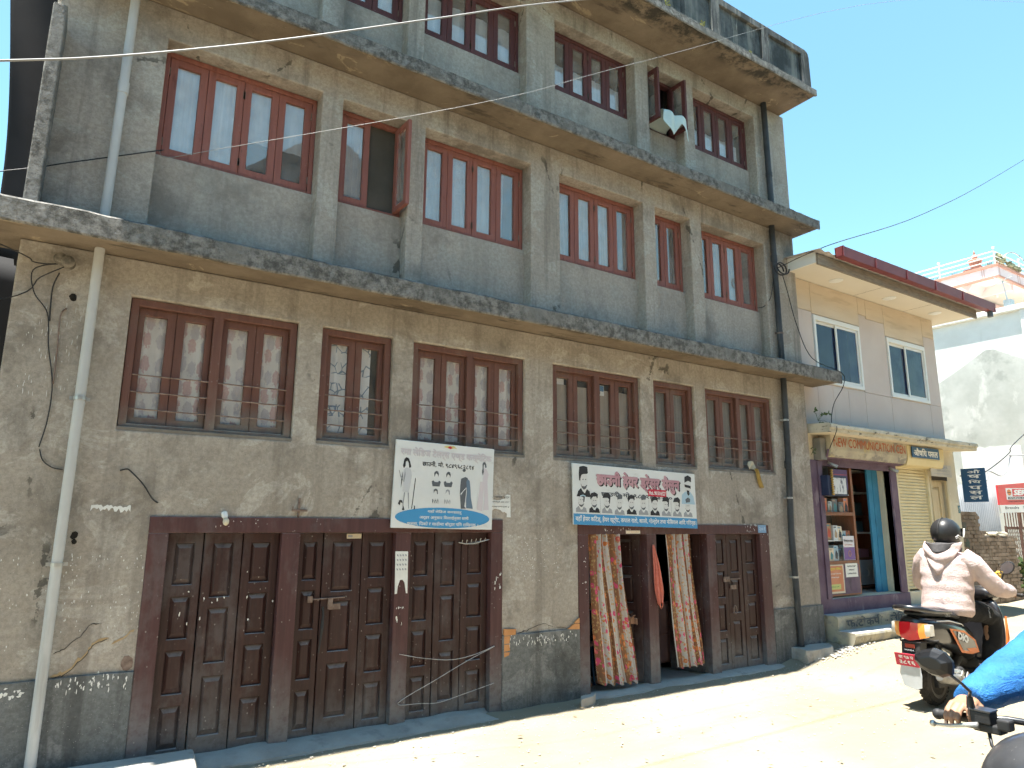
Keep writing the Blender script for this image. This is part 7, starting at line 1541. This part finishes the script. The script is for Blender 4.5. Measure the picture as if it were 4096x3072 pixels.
bd.loft([[Vector(p) + Vector((r_ * math.cos(t), r_ * math.sin(t), 0)) for t in [6.283 * k / 12 for k in range(12)]] for p, r_ in (((4.87, cy, 1.32), .045), ((4.83, cy - .06, 1.14), .04), ((4.80, cy - .12, .98), .038), ((4.82, cy - .16, .90), .034))])
bd.tube([(4.80, cy - .12, .98), (4.84, cy - .17, .88), (4.92, cy - .2, .84), (4.97, cy - .21, .84)], [.036, .034, .028, .03], 12)
bd.tube([(5.21, cy, 1.32), (5.24, cy - .08, 1.10), (5.29, cy - .17, .90), (5.33, .12, .76), (5.372, .06, .70)], [.045, .042, .036, .028, .024], 12)
for i in range(4): bd.tube([(5.375, .055, .715 - .018 * i), (5.405, .03, .712 - .018 * i), (5.415, .0, .708 - .018 * i), (5.400, -.022, .706 - .018 * i)], .0085, 8)
bd.tube([(5.37, .05, .70), (5.385, .02, .735), (5.395, -.005, .742)], .0095, 8); bd.obox((5.377, .055, .685), (.012, 0, 0), (0, .018, 0), (0, 0, .036))
man = organic('person', bd, m_skin, None, .007, 3); tag(man, 'man in pale blue shirt standing behind the wide floral curtain', 'person')
sh = MB(); sh.loft(rings([((cx, cy, .80), .20, .135), ((cx, cy, 1.0), .19, .13), ((cx, cy, 1.2), .195, .13), ((cx, cy, 1.33), .17, .10), ((cx, cy, 1.39), .075, .07)], 22)); sh.tube([(4.87, cy, 1.33), (4.83, cy - .06, 1.14), (4.79, cy - .13, .97), (4.81, cy - .17, .88)], [.07, .066, .068, .06], 14); sh.tube([(5.21, cy, 1.33), (5.24, cy - .08, 1.10), (5.275, cy - .15, .94)], [.07, .06, .055], 14); organic('shirt', sh, mat('shirt_pale_blue', (.42, .46, .52), (.50, .54, .59), 6, .85, .2, 60), man, .010, 3, .015, .06)
tr = MB(); [tr.loft(rings([((cx + s_ * .06, cy, .90), .125, .12), ((cx + s_ * .09, cy, .50), .085, .085), ((cx + s_ * .09, cy, .10), .075, .075)], 14)) for s_ in (-1, 1)]; organic('trousers', tr, mat('trousers_navy', (.015, .022, .035), (.025, .032, .045), 6, .85, 0), man, .012, 3)
hr = MB(); hr.sphere((cx, cy + .005, 1.565), (.083, .10, .092), 14, 9); hr.build('hair', m_black, man, smooth='all')
